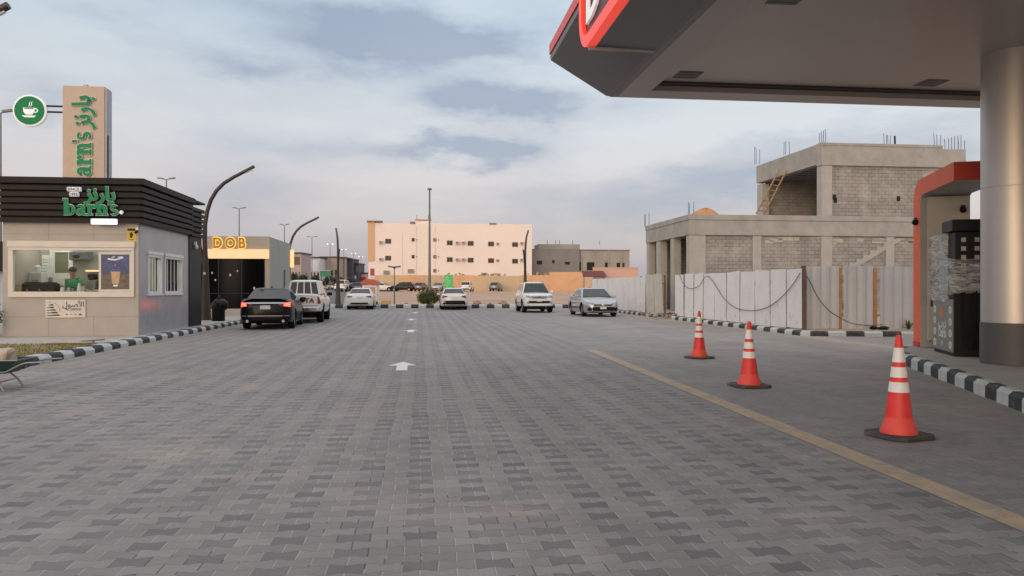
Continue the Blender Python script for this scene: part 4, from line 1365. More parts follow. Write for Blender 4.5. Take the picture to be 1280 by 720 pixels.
wq = gp(2, 487)
wb = thing('wheelbarrow', 'dark green wheelbarrow with a torn cement sack in its tray at the striped kerb', 'wheelbarrow', (wq.x - 0.08, wq.y, 0), R(8))
TRAY = mat('barrow_green', (0.012, 0.045, 0.042), 0.4, var=0.3, vs=5, dirt=((0.14, 0.13, 0.12), 3, 0.62))
tv = MB()
T0 = [(-0.62, -0.33), (0.42, -0.31), (0.42, 0.31), (-0.62, 0.33)]
T1 = [(-0.36, -0.20), (0.22, -0.20), (0.22, 0.20), (-0.36, 0.20)]
zt, zb = 0.60, 0.33
tv.add([(x, y, zt) for x, y in T0] + [(x, y, zb) for x, y in T1] + [(x * 0.97, y * 0.96, zt) for x, y in T0] + [(x * 0.97, y * 0.96, zb + 0.015) for x, y in T1],
       [(0, 1, 5, 4), (1, 2, 6, 5), (2, 3, 7, 6), (3, 0, 4, 7), (7, 6, 5, 4), (8, 12, 13, 9), (9, 13, 14, 10), (10, 14, 15, 11), (11, 15, 12, 8), (12, 15, 14, 13), (0, 8, 9, 1), (1, 9, 10, 2), (2, 10, 11, 3), (3, 11, 8, 0)])
tv.build('tray', TRAY, wb)
MB().tube([(x, y, zt) for x, y in T0] + [(T0[0][0], T0[0][1], zt)], 0.014, 6).build('rim', GMET, wb, smooth=60)
for s in (-1, 1):
    MB().tube([(-0.86, s * 0.06, 0.21), (-0.3, s * 0.17, 0.31), (0.25, s * 0.25, 0.37), (0.47, s * 0.30, 0.52), (0.55, s * 0.3, 0.55), (0.76, s * 0.3, 0.56)], 0.017, 8).build('handle', GMET, wb, smooth=60)
    MB().tube([(0.04, s * 0.22, 0.35), (0.16, s * 0.27, 0.17), (0.24, s * 0.28, 0.0)], 0.016, 8).build('leg', GMET, wb, smooth=60)
MB().tube([(0.16, -0.27, 0.17), (0.16, 0.27, 0.17)], 0.012, 6).build('leg_brace', GMET, wb)
whm = Matrix.Translation((-0.86, 0, 0.2)) @ Matrix.Scale(0.9, 4) @ Matrix.Rotation(PI / 2, 4, 'X')
for o_ in wb.children:
    for v_ in o_.data.vertices:
        v_.co.z *= 0.72
wh_ = MB().lathe([(0.09, -0.03), (0.17, -0.045), (0.2, -0.02), (0.2, 0.02), (0.17, 0.045), (0.09, 0.03)], 20, mx=whm).build('wheel', RUB, wb, smooth=40)
sk = thing('cement_sack', 'torn beige cement sack lying in the wheelbarrow tray', 'sack', (wq.x - 0.08, wq.y, 0), R(8))
s_ = MB()
P8 = [(-0.5, -0.2, 0.40), (0.22, -0.24, 0.47), (0.22, 0.24, 0.47), (-0.5, 0.2, 0.40), (-0.45, -0.2, 0.72), (0.27, -0.22, 0.82), (0.16, 0.2, 0.84), (-0.4, 0.2, 0.78)]
s_.add(P8, [(3, 2, 1, 0), (4, 5, 6, 7), (0, 1, 5, 4), (1, 2, 6, 5), (2, 3, 7, 6), (3, 0, 4, 7)])
so_ = s_.build('sack_body', mat('sack_paper', (0.46, 0.37, 0.28), 0.85, var=0.15, vs=6, bump=0.7, bs=9), sk, bevel=0.05)
for v_ in so_.data.vertices:
    v_.co.z *= 0.70

# ---------------------------------------------------------------- fuel canopy
CZ = 5.2
c0 = pp(772, 121.5, FPX * (CZ - CAMH) / (HOR - 121.5))
cp = thing('fuel_canopy', 'large fuel station canopy with grey soffit and red edge over the pump island', 'canopy', (c0.x, c0.y, 0), TH)
SOF = mat('canopy_soffit', (0.42, 0.37, 0.335), 0.35, metal=0.15, var=0.04, vs=0.6)
SOFB = mat('canopy_border', (0.36, 0.325, 0.30), 0.35, metal=0.2, var=0.04)
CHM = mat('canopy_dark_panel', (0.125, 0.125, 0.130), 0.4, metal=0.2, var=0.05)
REDF = mat('fascia_red', (0.72, 0.055, 0.028), 0.35, var=0.05, spec=0.4)
LX, LY = 16.0, -30.0
ex, ez = 1.13, 1.0
b = MB()
# flat border round the recess, then the sloping skirt
r0 = 0.52
b.add([(0, 0, CZ), (LX, 0, CZ), (LX, -r0, CZ), (r0, -r0, CZ), (r0, LY, CZ), (0, LY, CZ)], [(0, 1, 2, 3), (0, 3, 4, 5)])
b.add([(r0, -r0, CZ), (LX, -r0, CZ), (LX, -r0, CZ + 0.13), (r0, -r0, CZ + 0.13), (r0, LY, CZ), (r0, LY, CZ + 0.13)], [(0, 1, 2, 3), (0, 3, 5, 4)])
b.build('soffit_border', SOFB, cp)
b = MB()
b.add([(r0, -r0, CZ + 0.13), (LX, -r0, CZ + 0.13), (LX, LY, CZ + 0.13), (r0, LY, CZ + 0.13)], [(0, 1, 2, 3)])
b.build('soffit', SOF, cp)
b = MB()
for a in (0, 1, 2):          # a rounded lower edge between border and skirt
    pass
bev = [(0, CZ), (-0.10, CZ + 0.012), (-0.19, CZ + 0.06), (-ex, CZ + ez), (-ex - 0.015, CZ + ez + 0.07), (-ex, CZ + ez + 0.13)]
for (x0, z0), (x1, z1) in zip(bev[:-1], bev[1:]):
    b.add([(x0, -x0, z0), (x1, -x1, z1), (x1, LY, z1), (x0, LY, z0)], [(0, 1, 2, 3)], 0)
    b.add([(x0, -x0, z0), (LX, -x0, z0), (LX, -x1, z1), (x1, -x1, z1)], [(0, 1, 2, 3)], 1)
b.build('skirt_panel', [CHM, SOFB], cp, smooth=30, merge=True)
b = MB()
zt = CZ + ez + 0.13
b.box(-ex - 0.03, LY, zt, -ex + 0.1, ex + 0.03, zt + 0.20); b.box(-ex + 0.102, ex - 0.1, zt, LX, ex + 0.03, zt + 0.20)
b.build('red_fascia', REDF, cp)
MB().box(-ex + 0.1, LY, zt + 0.1, LX, ex - 0.1, zt + 0.18).build('roof_deck', GMET, cp)
# dark shallow ceiling trough along the far edge
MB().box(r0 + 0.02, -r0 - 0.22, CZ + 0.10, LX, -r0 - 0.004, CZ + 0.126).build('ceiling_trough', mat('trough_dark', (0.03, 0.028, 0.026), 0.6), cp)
# raised sign box hanging on the left skirt
y0s = rf(pp(716, 56, 12.1)).y - rf(c0).y
xs_ = -1.24
w_ = MB()
w_.add([(xs_ + 0.12, y0s, CZ + 0.07), (0.10, y0s, CZ + 0.035), (0.10, y0s - 14, CZ + 0.035), (xs_ + 0.12, y0s - 14, CZ + 0.07),
        (xs_ + 0.12, y0s, zt + 0.3), (0.10, y0s, zt + 0.3), (0.10, y0s - 14, zt + 0.3), (xs_ + 0.12, y0s - 14, zt + 0.3)], [(0, 1, 2, 3), (0, 4, 5, 1), (4, 7, 6, 5), (0, 3, 7, 4), (1, 5, 6, 2)])
w_.build('sign_housing', CHM, cp)
MB().box(xs_ + 0.05, y0s + 0.002, CZ + 0.02, 0.16, y0s + 0.05, CZ + 0.075).build('housing_trim', mat('trim_pale', (0.42, 0.40, 0.38), 0.5), cp)
for (u, v) in ((860, 95), (1164, 105), (985, -1), (1130, -60), (900, -120)):
    q = pp(u, v, FPX * (CZ + 0.12 - CAMH) / (HOR - v))
    l = rf(q) - rf(c0)
    f = MB()
    f.box(l.x - 0.22, l.y - 0.22, CZ + 0.118, l.x + 0.22, l.y + 0.22, CZ + 0.127)
    o = f.build('ceiling_light', mat('fitting_grey', (0.16, 0.145, 0.13), 0.5), cp)
    f = MB()
    for i in range(4):
        f.box(l.x - 0.19, l.y - 0.18 + 0.1 * i, CZ + 0.112, l.x + 0.19, l.y - 0.12 + 0.1 * i, CZ + 0.117)
    f.build('lamp_louvre', mat('fitting_dark', (0.05, 0.045, 0.04), 0.4), o)
# column on the island
ca = math.atan(0.258)
IC = Vector((8.49, 14.0, 0))


def isl(x, y, z=0):
    c, s = math.cos(-ca), math.sin(-ca)
    return Vector((IC.x + x * c - y * s, IC.y + x * s + y * c, z))


ccw = Vector((8.30, 12.75, 0.2))
cl = rf(ccw) - rf(c0)
COLM = mat('column_metal', (0.50, 0.475, 0.45), 0.42, metal=0.8, var=0.03)
colm = MB().lathe([(0.45, 0.88), (0.45, 3.1), (0.446, 3.104), (0.446, 3.112), (0.45, 3.116), (0.45, CZ + 0.13)], 64, mx=Matrix.Translation((cl.x, cl.y, 0)))
colm.build('column', COLM, cp, smooth=40)
MB().lathe([(0.462, 0.2), (0.462, 0.878)], 64, mx=Matrix.Translation((cl.x, cl.y, 0))).build('column_base', mat('column_base_grey', (0.075, 0.078, 0.082), 0.5, var=0.08), cp, smooth=40)
# round-cornered brand board
sg = thing('canopy_sign', 'red rimmed sign board with white lettering on the canopy edge, cut off by the top', 'sign', (c0.x, c0.y, 0), TH)


def rrect(l, h, r_, n=8):
    pts = []
    for cx, cz, a0 in ((l - r_, r_, -90), (l - r_, h - r_, 0), (r_, h - r_, 90), (r_, r_, 180)):
        for i in range(n + 1):
            a = R(a0 + 90 * i / n)
            pts.append((cx + r_ * math.cos(a), cz + r_ * math.sin(a)))
    return pts


SL, SH = 5.2, 1.9
zb_ = CZ + 0.06
ys0 = y0s + 0.55
oy_ = lambda a: ys0 - a
outp, inp = rrect(SL, SH, 0.62), rrect(SL - 0.36, SH - 0.36, 0.45)
b = MB()
n_ = len(outp)
vs = [(xs_, oy_(a), zb_ + c) for a, c in outp] + [(xs_, oy_(a + 0.18), zb_ + c + 0.18) for a, c in inp] + [(xs_ + 0.15, oy_(a), zb_ + c) for a, c in outp] + [(xs_ + 0.06, oy_(a + 0.18), zb_ + c + 0.18) for a, c in inp]
fs = []
for i in range(n_):
    j = (i + 1) % n_
    fs += [(i, j, n_ + j, n_ + i), (i, 2 * n_ + i, 2 * n_ + j, j), (n_ + i, n_ + j, 3 * n_ + j, 3 * n_ + i)]
b.add(vs, fs)
b.build('red_rim', mat('sign_red', (0.80, 0.035, 0.018), 0.35, var=0.03, emit=(1.0, 0.06, 0.03), es=0.6), sg, smooth=40)
b = MB()
b.prism(inp, lambda a, c: (xs_ + 0.06, oy_(a + 0.18), zb_ + c + 0.18), lambda a, c: (xs_ + 0.3, oy_(a + 0.18), zb_ + c + 0.18))
b.build('sign_panel', mat('sign_maroon', (0.10, 0.018, 0.016), 0.4, var=0.05), sg)
tx = text_mb('Darb', 1.5, 0.02, 0.004, align='LEFT', sx=1.0)
tx.v = [(xs_ + 0.02 + p[1], oy_(0.42 + p[0]), zb_ + 0.36 + p[2]) for p in tx.v]
tx.build('lettering', mat('sign_white', (0.8, 0.8, 0.82), 0.4, emit=(1, 1, 1), es=0.25), sg)

# ---------------------------------------------------------------- pump island
pts = []
for i in range(15):
    a = PI - PI * i / 14
    pts.append(isl(1.2 * math.cos(a), 3.1 * math.sin(a)))
outl = [isl(-1.2, -14)] + pts + [isl(1.2, -14)]
kb = kerb([tuple(q)[:2] for q in outl], h=0.2, w_=0.16, step=0.42, ch=0.05, side=-1)
kind(kb.build('kerb', [KB, KW]))
inn = [isl(-1.08, -14)]
for i in range(15):
    a = PI - PI * i / 14
    inn.append(isl(1.08 * math.cos(a), 2.98 * math.sin(a)))
inn.append(isl(1.08, -14))
b = MB()
b.prism([(q.x, q.y) for q in inn], lambda a, c: (a, c, 0.196), lambda a, c: (a, c, 0.0))
kind(b.build('pump_island', mat('island_concrete', (0.36, 0.335, 0.31), 0.85, var=0.12, vs=2, bump=0.2, bs=20, dirt=((0.27, 0.24, 0.21), 1.5, 0.58))))

# portal over the pump
po = thing('pump_portal', 'orange framed portal with beige inner wall arching over the fuel pump', 'portal', isl(0, 0, 0.2), -ca)
PORT = mat('portal_orange', (0.76, 0.125, 0.04), 0.6, var=0.07, vs=2)
PORD = mat('portal_red', (0.42, 0.035, 0.018), 0.4, var=0.05)
BEI = mat('portal_beige', (0.46, 0.415, 0.36), 0.5, var=0.05)
PGR = mat('portal_grey', (0.33, 0.32, 0.30), 0.5, var=0.05)
HT, TK = 3.55, 0.34
x0, x1 = -0.42, 0.50
prof = [(2.78, 0.0), (2.78, HT - 0.5)]
for i in range(1, 9):
    a = R(90 * i / 8)
    prof.append((2.78 - 0.5 + 0.5 * math.cos(a), HT - 0.5 + 0.5 * math.sin(a)))
prof += [(-0.1, HT)]
pin = [(-0.1, HT - TK), (2.02, HT - TK), (2.16, HT - TK - 0.06), (2.20, HT - TK - 0.22), (2.20, 0.14), (2.20, 0.0)]
b = MB()
full = prof + pin
n_ = len(full)
vs = [(x0, a, c) for a, c in full] + [(x1, a, c) for a, c in full]
b.add(vs, [tuple(range(n_))], 0)
b.add(vs, [tuple(reversed(range(n_, 2 * n_)))], 0)
for i in range(n_):
    j = (i + 1) % n_
    m_ = 0 if i < len(prof) - 1 else (1 if i == len(prof) - 1 else 2)
    b.add([vs[i], vs[j], vs[n_ + j], vs[n_ + i]], [(0, 1, 2, 3)], m_)
b.build('frame', [PORT, PORD, PGR], po, smooth=25, merge=True)
b = MB()
yA, yB = 2.06, 2.198
b.box(x0 + 0.12, yA, 1.62, x1 - 0.02, yB, HT - TK - 0.05)
b.box(x0 + 0.12, yA, 0.16, x1 - 0.02, yB, 0.86)
b.box(x0 + 0.12, yA, 0.862, x0 + 0.16, yB, 1.618); b.box(x0 + 0.42, yA, 0.862, x1 - 0.02, yB, 1.618)
b.box(x0 + 0.162, yA, 1.20, x0 + 0.418, yB, 1.25)
b.build('inner_wall', BEI, po)
MB().box(x0 + 0.162, 2.17, 0.862, x0 + 0.418, yB - 0.002, 1.616).build('niche', mat('niche_dark', (0.12, 0.105, 0.095), 0.6), po)
q = MB()
for z in (1.62, 2.1, 2.25):
    q.box(x0 + 0.12, yA - 0.002, z, x1 - 0.02, yA + 0.001, z + 0.008)
q.build('panel_joint', mat('niche_dark', (0.12, 0.105, 0.095)), po)
q = MB()
q.box(x0 - 0.03, 2.25, 0.002, x0 - 0.002, 2.7, 0.10)
q.build('foot_plate', PORD, po)
for x, y, lb in ((x0 - 0.03, 2.5, 0), (0.32, 1.98, 1)):
    c_ = thing('spot_lamp', ('small black spot lamp on the left edge of the orange portal', 'small black spot lamp under the portal slab above the inner wall')[lb], 'lamp', isl(x, y, 2.9 + 0.2 * lb), -ca)
    MB().tube([(0, 0, 0), (-0.03, -0.13, -0.05)], [0.05, 0.065], 10).build('lamp_body', BLACK, c_, smooth=50)
    MB().box(-0.02, -0.01, 0.0, 0.05, 0.05, 0.06).build('bracket', BLACK, c_)

# the pump itself
dp = thing('fuel_pump', 'grey fuel dispenser with white round icons, half wrapped in clear plastic film', 'fuel pump', isl(0, 0, 0.2), -ca)
PUMPG = mat('pump_grey', (0.19, 0.188, 0.186), 0.45, var=0.06)
PUMPB = mat('pump_black', (0.010, 0.011, 0.012), 0.5, var=0.1, spec=0.25)
ax0, ax1, ay0, ay1 = -0.43, 0.18, -0.08, 1.22
MB().box(ax0 + 0.02, ay0 + 0.02, 0, ax1 - 0.02, ay1 - 0.02, 0.06).build('plinth', PUMPB, dp)
MB().box(ax0, ay0 + 0.012, 0.062, ax1, ay1, 1.04).build('lower_cabinet', PUMPG, dp, bevel=0.012)
MB().box(ax0 + 0.01, ay0 - 0.006, 0.07, ax1 - 0.01, ay0 + 0.010, 1.3).build('hose_panel', PUMPB, dp, bevel=0.01)
MB().box(ax0 + 0.08, ay0 + 0.5, 1.042, ax1 - 0.06, ay1 - 0.1, 2.22).build('upper_cabinet', mat('pump_light_grey', (0.3, 0.3, 0.3), 0.5), dp, bevel=0.02)
MB().box(ax0 + 0.04, ay0 + 0.02, 1.042, ax1 - 0.02, ay0 + 0.48, 2.28).build('nozzle_tower', PUMPB, dp, bevel=0.02)
MB().box(ax0 - 0.02, ay0 - 0.03, 2.285, ax1 + 0.02, ay0 + 0.62, 2.50).build('head_canopy', PUMPB, dp, bevel=0.015)
q = MB()
for i in range(2):
    for k in range(5):
        q.box(ax0 + 0.14 + 0.22 * i, ay0 + 0.012, 1.45 + 0.16 * k, ax0 + 0.22 + 0.22 * i, ay0 + 0.018, 1.53 + 0.16 * k)
q.build('price_keys', mat('key_grey', (0.38, 0.37, 0.35), 0.4), dp)
for i in range(2):
    hx = ax0 + 0.16 + 0.2 * i
    hs = [(hx, ay0 - 0.01, 1.5), (hx, ay0 - 0.10, 1.30), (hx - 0.03, ay0 - 0.10, 0.85), (hx, ay0 - 0.09, 0.36), (hx + 0.08, ay0 - 0.09, 0.16), (hx + 0.17, ay0 - 0.08, 0.34), (hx + 0.18, ay0 - 0.07, 0.9), (hx + 0.14, ay0 - 0.05, 1.4)]
    sm_ = []
    for k in range(len(hs) - 1):
        a, c = Vector(hs[k]), Vector(hs[k + 1])
        p_, n2 = Vector(hs[max(k - 1, 0)]), Vector(hs[min(k + 2, len(hs) - 1)])
        for s in range(4):
            u_ = s / 4
            sm_.append(0.5 * ((2 * a) + (c - p_) * u_ + (2 * p_ - 5 * a + 4 * c - n2) * u_ * u_ + (3 * a - p_ - 3 * c + n2) * u_ ** 3))
    MB().tube(sm_ + [Vector(hs[-1])], 0.020, 8).build('hose', RUB, dp, smooth=60)
    MB().tube([(hx, ay0 - 0.02, 1.62), (hx, ay0 - 0.07, 1.48), (hx, ay0 - 0.06, 1.36)], [0.025, 0.035, 0.02], 8).build('nozzle', BLACK, dp, smooth=60)
ICO = mat('icon_white', (0.62, 0.62, 0.62), 0.5, var=0.05)
for yy in (ay0 + 0.16, ay1 - 0.14):
    for k in range(4):
        zz = 0.84 - 0.215 * k
        q = MB()
        q.prism([(yy + 0.085 * math.cos(2 * PI * i / 16) * (1.0), zz + 0.075 * math.sin(2 * PI * i / 16)) for i in range(16)], lambda a, c: (ax0 - 0.004, a, c), lambda a, c: (ax0 + 0.001, a, c))
        o = q.build('icon', ICO, dp)
        q = MB()
        q.box(ax0 - 0.0055, yy - 0.025, zz - 0.03, ax0 - 0.0042, yy + 0.025, zz + 0.03)
        q.build('icon_mark', PUMPG, o)
ym = (ay0 + ay1) / 2
q = MB()
q.prism([(ym + a, 0.80 + c) for a, c in ((-0.12, -0.1), (-0.04, -0.12), (0.1, -0.1), (0.12, 0.04), (0.02, 0.12), (-0.05, 0.03), (-0.1, 0.06))], lambda a, c: (ax0 - 0.004, a, c), lambda a, c: (ax0 + 0.001, a, c))
q.build('emblem', mat('emblem_orange', (0.42, 0.16, 0.08), 0.5), dp)
for body, zz, sz in (('\ufe8f\ufead\ufea9', 0.50, 0.27), ('Darb', 0.32, 0.24)):
    tx = text_mb(body, sz, 0.002, 0.006)
    tx.v = [(ax0 - 0.004 + p[1], ym - p[0], zz + p[2]) for p in tx.v]
    tx.build('lettering', ICO, dp)
tx = text_mb('91', 0.12, 0.002, 0.003)
tx.v = [(ax0 - 0.004 + p[1], ym - p[0], 0.16 + p[2]) for p in tx.v]
tx.build('number', ICO, dp)
# crumpled film
film = bpy.data.materials.new('plastic_film')
film.use_nodes = True
fn_, fl_ = film.node_tree.nodes, film.node_tree.links
fb = fn_['Principled BSDF']
fb.inputs['Base Color'].default_value = (0.80, 0.81, 0.80, 1)
fb.inputs['Roughness'].default_value = 0.16
fb.inputs['Specular IOR Level'].default_value = 0.9
ft_ = fn_.new('ShaderNodeTexNoise')
ft_.inputs['Scale'].default_value = 2.4
ft_.inputs['Detail'].default_value = 4
ft_.inputs['Distortion'].default_value = 1.6
ftc = fn_.new('ShaderNodeTexCoord')
fmp = fn_.new('ShaderNodeMapping')
fmp.inputs['Rotation'].default_value = (R(32), R(-18), 0)
fmp.inputs['Scale'].default_value = (1.3, 1.3, 5.5)
fl_.new(ftc.outputs['Object'], fmp.inputs[0])
fl_.new(fmp.outputs[0], ft_.inputs['Vector'])
fbp = fn_.new('ShaderNodeBump')
fbp.inputs['Strength'].default_value = 1.0
fbp.inputs['Distance'].default_value = 0.08
fl_.new(ft_.outputs['Fac'], fbp.inputs['Height'])
fl_.new(fbp.outputs['Normal'], fb.inputs['Normal'])
fmr = fn_.new('ShaderNodeMapRange')
fmr.inputs['From Min'].default_value = 0.35
fmr.inputs['From Max'].default_value = 0.65
fmr.inputs['To Min'].default_value = 0.2
fmr.inputs['To Max'].default_value = 0.66
fl_.new(ft_.outputs['Fac'], fmr.inputs['Value'])
fl_.new(fmr.outputs['Result'], fb.inputs['Alpha'])
b = MB()
nu, nv = 28, 22
fx0, fx1, fy0, fy1 = ax0 - 0.04, ax1 + 0.03, ay0 + 0.40, ay1 + 0.03
per = [(fx0, fy0), (fx0, fy1), (fx1, fy1), (fx1, fy0)]
for k in range(nv + 1):
    z = 1.0 + 1.28 * k / nv
    pull = 0.5 + 0.5 * math.sin(k * 1.1 + 0.5) * 0.4
    fy0 = ay0 + (0.42 if z < 1.16 or z > 1.78 else -0.14) + random.uniform(-0.03, 0.03)
    per = [(fx0, fy0), (fx0, fy1), (fx1, fy1), (fx1, fy0)]
    for i in range(nu):
        s_ = i / nu * 4
        e_ = int(s_)
        fr_ = s_ - e_
        a, c = per[e_], per[(e_ + 1) % 4]
        x = a[0] + (c[0] - a[0]) * fr_ + random.uniform(-0.022, 0.02) + 0.03 * math.sin(k * 0.9 + i * 1.3)
        y = a[1] + (c[1] - a[1]) * fr_ + random.uniform(-0.018, 0.018) + 0.025 * math.sin(k * 1.2 - i * 0.9)
        b.v.append((x, y, z + random.uniform(-0.012, 0.012)))
for k in range(nv):
    for i in range(nu):
        b.f.append((k * nu + i, k * nu + (i + 1) % nu, (k + 1) * nu + (i + 1) % nu, (k + 1) * nu + i)); b.m.append(0)
b.f.append(tuple(nv * nu + i for i in range(nu))); b.m.append(0)
b.build('plastic_wrap', film, dp, smooth=180)

# ---------------------------------------------------------------- traffic cones
CR = mat('cone_red', (0.66, 0.034, 0.030), 0.5, var=0.08, vs=6, dirt=((0.42, 0.07, 0.05), 5, 0.58))
CRF = mat('cone_foot_red', (0.70, 0.068, 0.052), 0.6, var=0.1, vs=6, dirt=((0.45, 0.16, 0.11), 5, 0.56))
CWH = mat('cone_reflective', (0.70, 0.69, 0.68), 0.45, var=0.06, vs=10, dirt=((0.5, 0.46, 0.42), 7, 0.60))
CBS = mat('cone_rubber', (0.055, 0.052, 0.048), 0.85, var=0.3, vs=6, dirt=((0.18, 0.15, 0.12), 4, 0.55))


def cone(loc, rot, label):
    t = thing('traffic_cone', label, 'traffic cone', loc, rot, 'traffic cones along the yellow line')
    s8 = []
    for sx, sy in ((1, 1), (-1, 1), (-1, -1), (1, -1)):
        a, c = (0.265, 0.17), (0.17, 0.265)
        pr_ = [(sx * a[0], sy * a[1]), (sx * c[0], sy * c[1])]
        s8 += pr_ if sx * sy > 0 else pr_[::-1]
    b = MB()
    b.prism(s8, lambda a, c: (a, c, 0.0), lambda a, c: (a, c, 0.036))
    b.build('rubber_base', CBS, t, bevel=0.008)

    def rr(z):
        return 0.124 - (z - 0.19) * (0.124 - 0.026) / (0.985 - 0.19)
    pf = [(0.172, 0.037), (0.170, 0.06), (0.150, 0.11), (0.130, 0.165), (0.124, 0.19)]
    for z in (0.435, 0.437):
        pf.append((rr(z), z))
    pf += [(rr(0.97), 0.97), (0.022, 0.99), (0.010, 0.992)]
    MB().lathe(pf[4:], 32).build('cone_body', CR, t, smooth=50)
    MB().lathe(pf[:5], 32).build('cone_foot', CRF, t, smooth=50)
    for z0, z1 in ((0.436, 0.533), (0.58, 0.678), (0.726, 0.865)):
        MB().lathe([(rr(z0) + 0.0005, z0 - 0.0008), (rr(z0) + 0.003, z0), (rr(z1) + 0.003, z1), (rr(z1) + 0.0005, z1 + 0.0008)], 32).build('reflective_band', CWH, t, smooth=50)
    return t


for (u, v, rz, k, lb) in ((1123.5, 546.5, 20, 1.0, 'red and white traffic cone nearest the fuel column kerb, the largest one'),
                          (936.5, 484.0, 8, 0.965, 'red and white traffic cone standing between the other two cones'),
                          (874.0, 448.5, 30, 0.985, 'red and white traffic cone nearest the white hoarding, the smallest one')):
    q = gp(u, v)
    c = cone((q.x, q.y, 0.003), R(rz), lb)
    c.scale = (1, 1, k)
    c.rotation_euler = (0, 0, R(rz))

# ---------------------------------------------------------------- unfinished concrete building
B0 = Vector(((862 - 640) / FPX * 42, 42.0, 0.13))
bl = thing('unfinished_building', 'two storey unfinished concrete and block building behind the white hoarding', 'building', B0, TH)
WX, Z1, Z1b, Z2b, Z2 = 16.3, 5.35, 4.22, 8.18, 9.45
UX, UD = 7.65, 8.3
LD = 8.05
b = MB()
# columns of the ground floor front
for x0, x1 in ((0, 0.92), (3.62, 4.12), (UX - 0.02, UX + 0.62), (11.5, 12.0), (WX - 0.5, WX)):
    MB().box(x0, 0, 0, x1, 0.55, Z1b - 0.003).build('column', CONC_L, bl, bevel=0.015)
for y0, y1 in ((2.66, 3.24), (5.2, 6.0), (7.55, LD)):
    MB().box(0, y0, 0, 0.45, y1, Z1b - 0.003).build('column', CONC_L, bl, bevel=0.015)
for bx_ in ((UX + 0.0, -0.004, Z1 + 0.003, UX + 0.62, 0.55, Z2b - 0.003), (UX, UD - 0.75, Z1 + 0.003, UX + 0.5, UD, Z2b - 0.003), (WX - 0.55, -0.004, Z1 + 0.003, WX, 0.55, Z2b - 0.003)):
    MB().box(*bx_).build('column', CONC_L, bl, bevel=0.015)
b = MB()
b.box(-0.05, -0.05, Z1b, WX, 0.5, Z1 - 0.30)
b.box(-0.09, -0.09, Z1 - 0.297, WX, 0.5, Z1)
b.box(-0.05, 0.503, Z1b, 0.4, LD, Z1 - 0.30)
b.box(-0.09, 0.503, Z1 - 0.297, 0.4, LD, Z1)
b.build('lower_beam', CONC, bl, bevel=0.02)
b = MB()
b.box(UX - 0.05, -0.06, Z2b, WX - 1.4, 0.5, Z2); b.box(WX - 1.397, -0.06, Z2b - 0.1, WX + 0.03, 0.5, Z2 - 0.22)
b.box(UX - 0.05, 0.503, Z2b + 0.1, UX + 0.4, UD, Z2 - 0.02)
b.box(UX - 0.08, -0.09, Z2 - 0.16, WX - 1.4, -0.063, Z2 - 0.02)
b.build('upper_beam', CONC, bl, bevel=0.02)
b = MB()
for x0, x1 in ((0.922, 3.618), (4.122, UX - 0.022), (UX + 0.622, 11.498), (12.002, WX - 0.502)):
    b.box(x0, 0.10, 0, x1, 0.30, Z1b - 0.003)
b.box(UX + 0.622, 0.10, Z1 + 0.003, WX - 0.552, 0.30, Z2b - 0.003)
b.build('block_wall', BLOCK, bl)
b = MB()
b.box(UX + 0.7, 0.302, Z1 + 0.01, UX + 6.2, 0.5, Z2b)
b.box(UX + 0.502, UD - 0.3, Z1 + 0.01, WX - 0.31, UD - 0.1, Z2b + 0.44)
b.box(UX + 6.4, 0.51, Z1 + 0.01, UX + 6.6, UD - 0.31, Z2b + 0.4)
b.build('inner_wall', BLOCK, bl)
b = MB()
b.box(3.2, 0.6, 0, 3.4, LD - 0.21, Z1b + 0.29); b.box(0.46, LD - 0.2, 0, 3.19, LD, Z1b + 0.29)
b.build('partition_wall', BLOCK, bl)
b = MB()
b.box(0.402, 0.503, Z1b + 0.3, WX, LD - 0.02, Z1b + 0.6)
b.build('floor_slab', CONC, bl)
b = MB()
b.box(UX + 0.402, 0.503, Z2b + 0.45, WX, UD - 0.02, Z2b + 0.75)
b.build('roof_slab', CONC, bl)
b = MB()
for i in range(9):
    b.box(UX + 0.42, 0.9 + 0.78 * i, Z2b + 0.22, WX - 0.6, 1.05 + 0.78 * i, Z2b + 0.448)
b.build('ceiling_rib', CONC, bl)
b = MB()
b.box(WX - 0.3, 0.56, 0, WX, LD - 0.03, Z1b + 0.29); b.box(WX - 0.3, 0.56, Z1 + 0.003, WX, UD - 0.32, Z2b + 0.44)
b.box(3.21, LD - 0.2, 0, WX - 0.302, LD - 0.02, Z1b + 0.29)
b.build('rear_wall', BLOCK, bl)
# stair string on the front wall
b = MB()
p0, p1 = (8.5, 2.1), (12.2, 4.15)
b.add([(p0[0], 0.03, p0[1]), (p1[0], 0.03, p1[1]), (p1[0] + 0.5, 0.03, p1[1]), (p0[0] + 0.5, 0.03, p0[1] - 0.05), (p0[0], 0.101, p0[1]), (p1[0], 0.101, p1[1]), (p1[0] + 0.5, 0.101, p1[1]), (p0[0] + 0.5, 0.101, p0[1] - 0.05)],
      [(0, 1, 2, 3), (7, 6, 5, 4), (0, 4, 5, 1), (3, 2, 6, 7), (1, 5, 6, 2), (0, 3, 7, 4)])
for i in range(9):
    t_ = i / 9
    b.box(p0[0] + 3.7 * t_, 0.02, p0[1] + 2.05 * t_ + 0.02, p0[0] + 3.7 * t_ + 0.22, 0.098, p0[1] + 2.05 * t_ + 0.2)
b.build('stair_mark', CONC_L, bl)
q = MB()
for x, z in ((8.35, 6.28), (12.2, 6.25), (8.4, 6.1)):
    q.box(x, 0.085, z, x + 0.2, 0.102, z + 0.28)
q.build('wall_hole', mat('hole_black', (0.012, 0.012, 0.012), 0.9), bl)
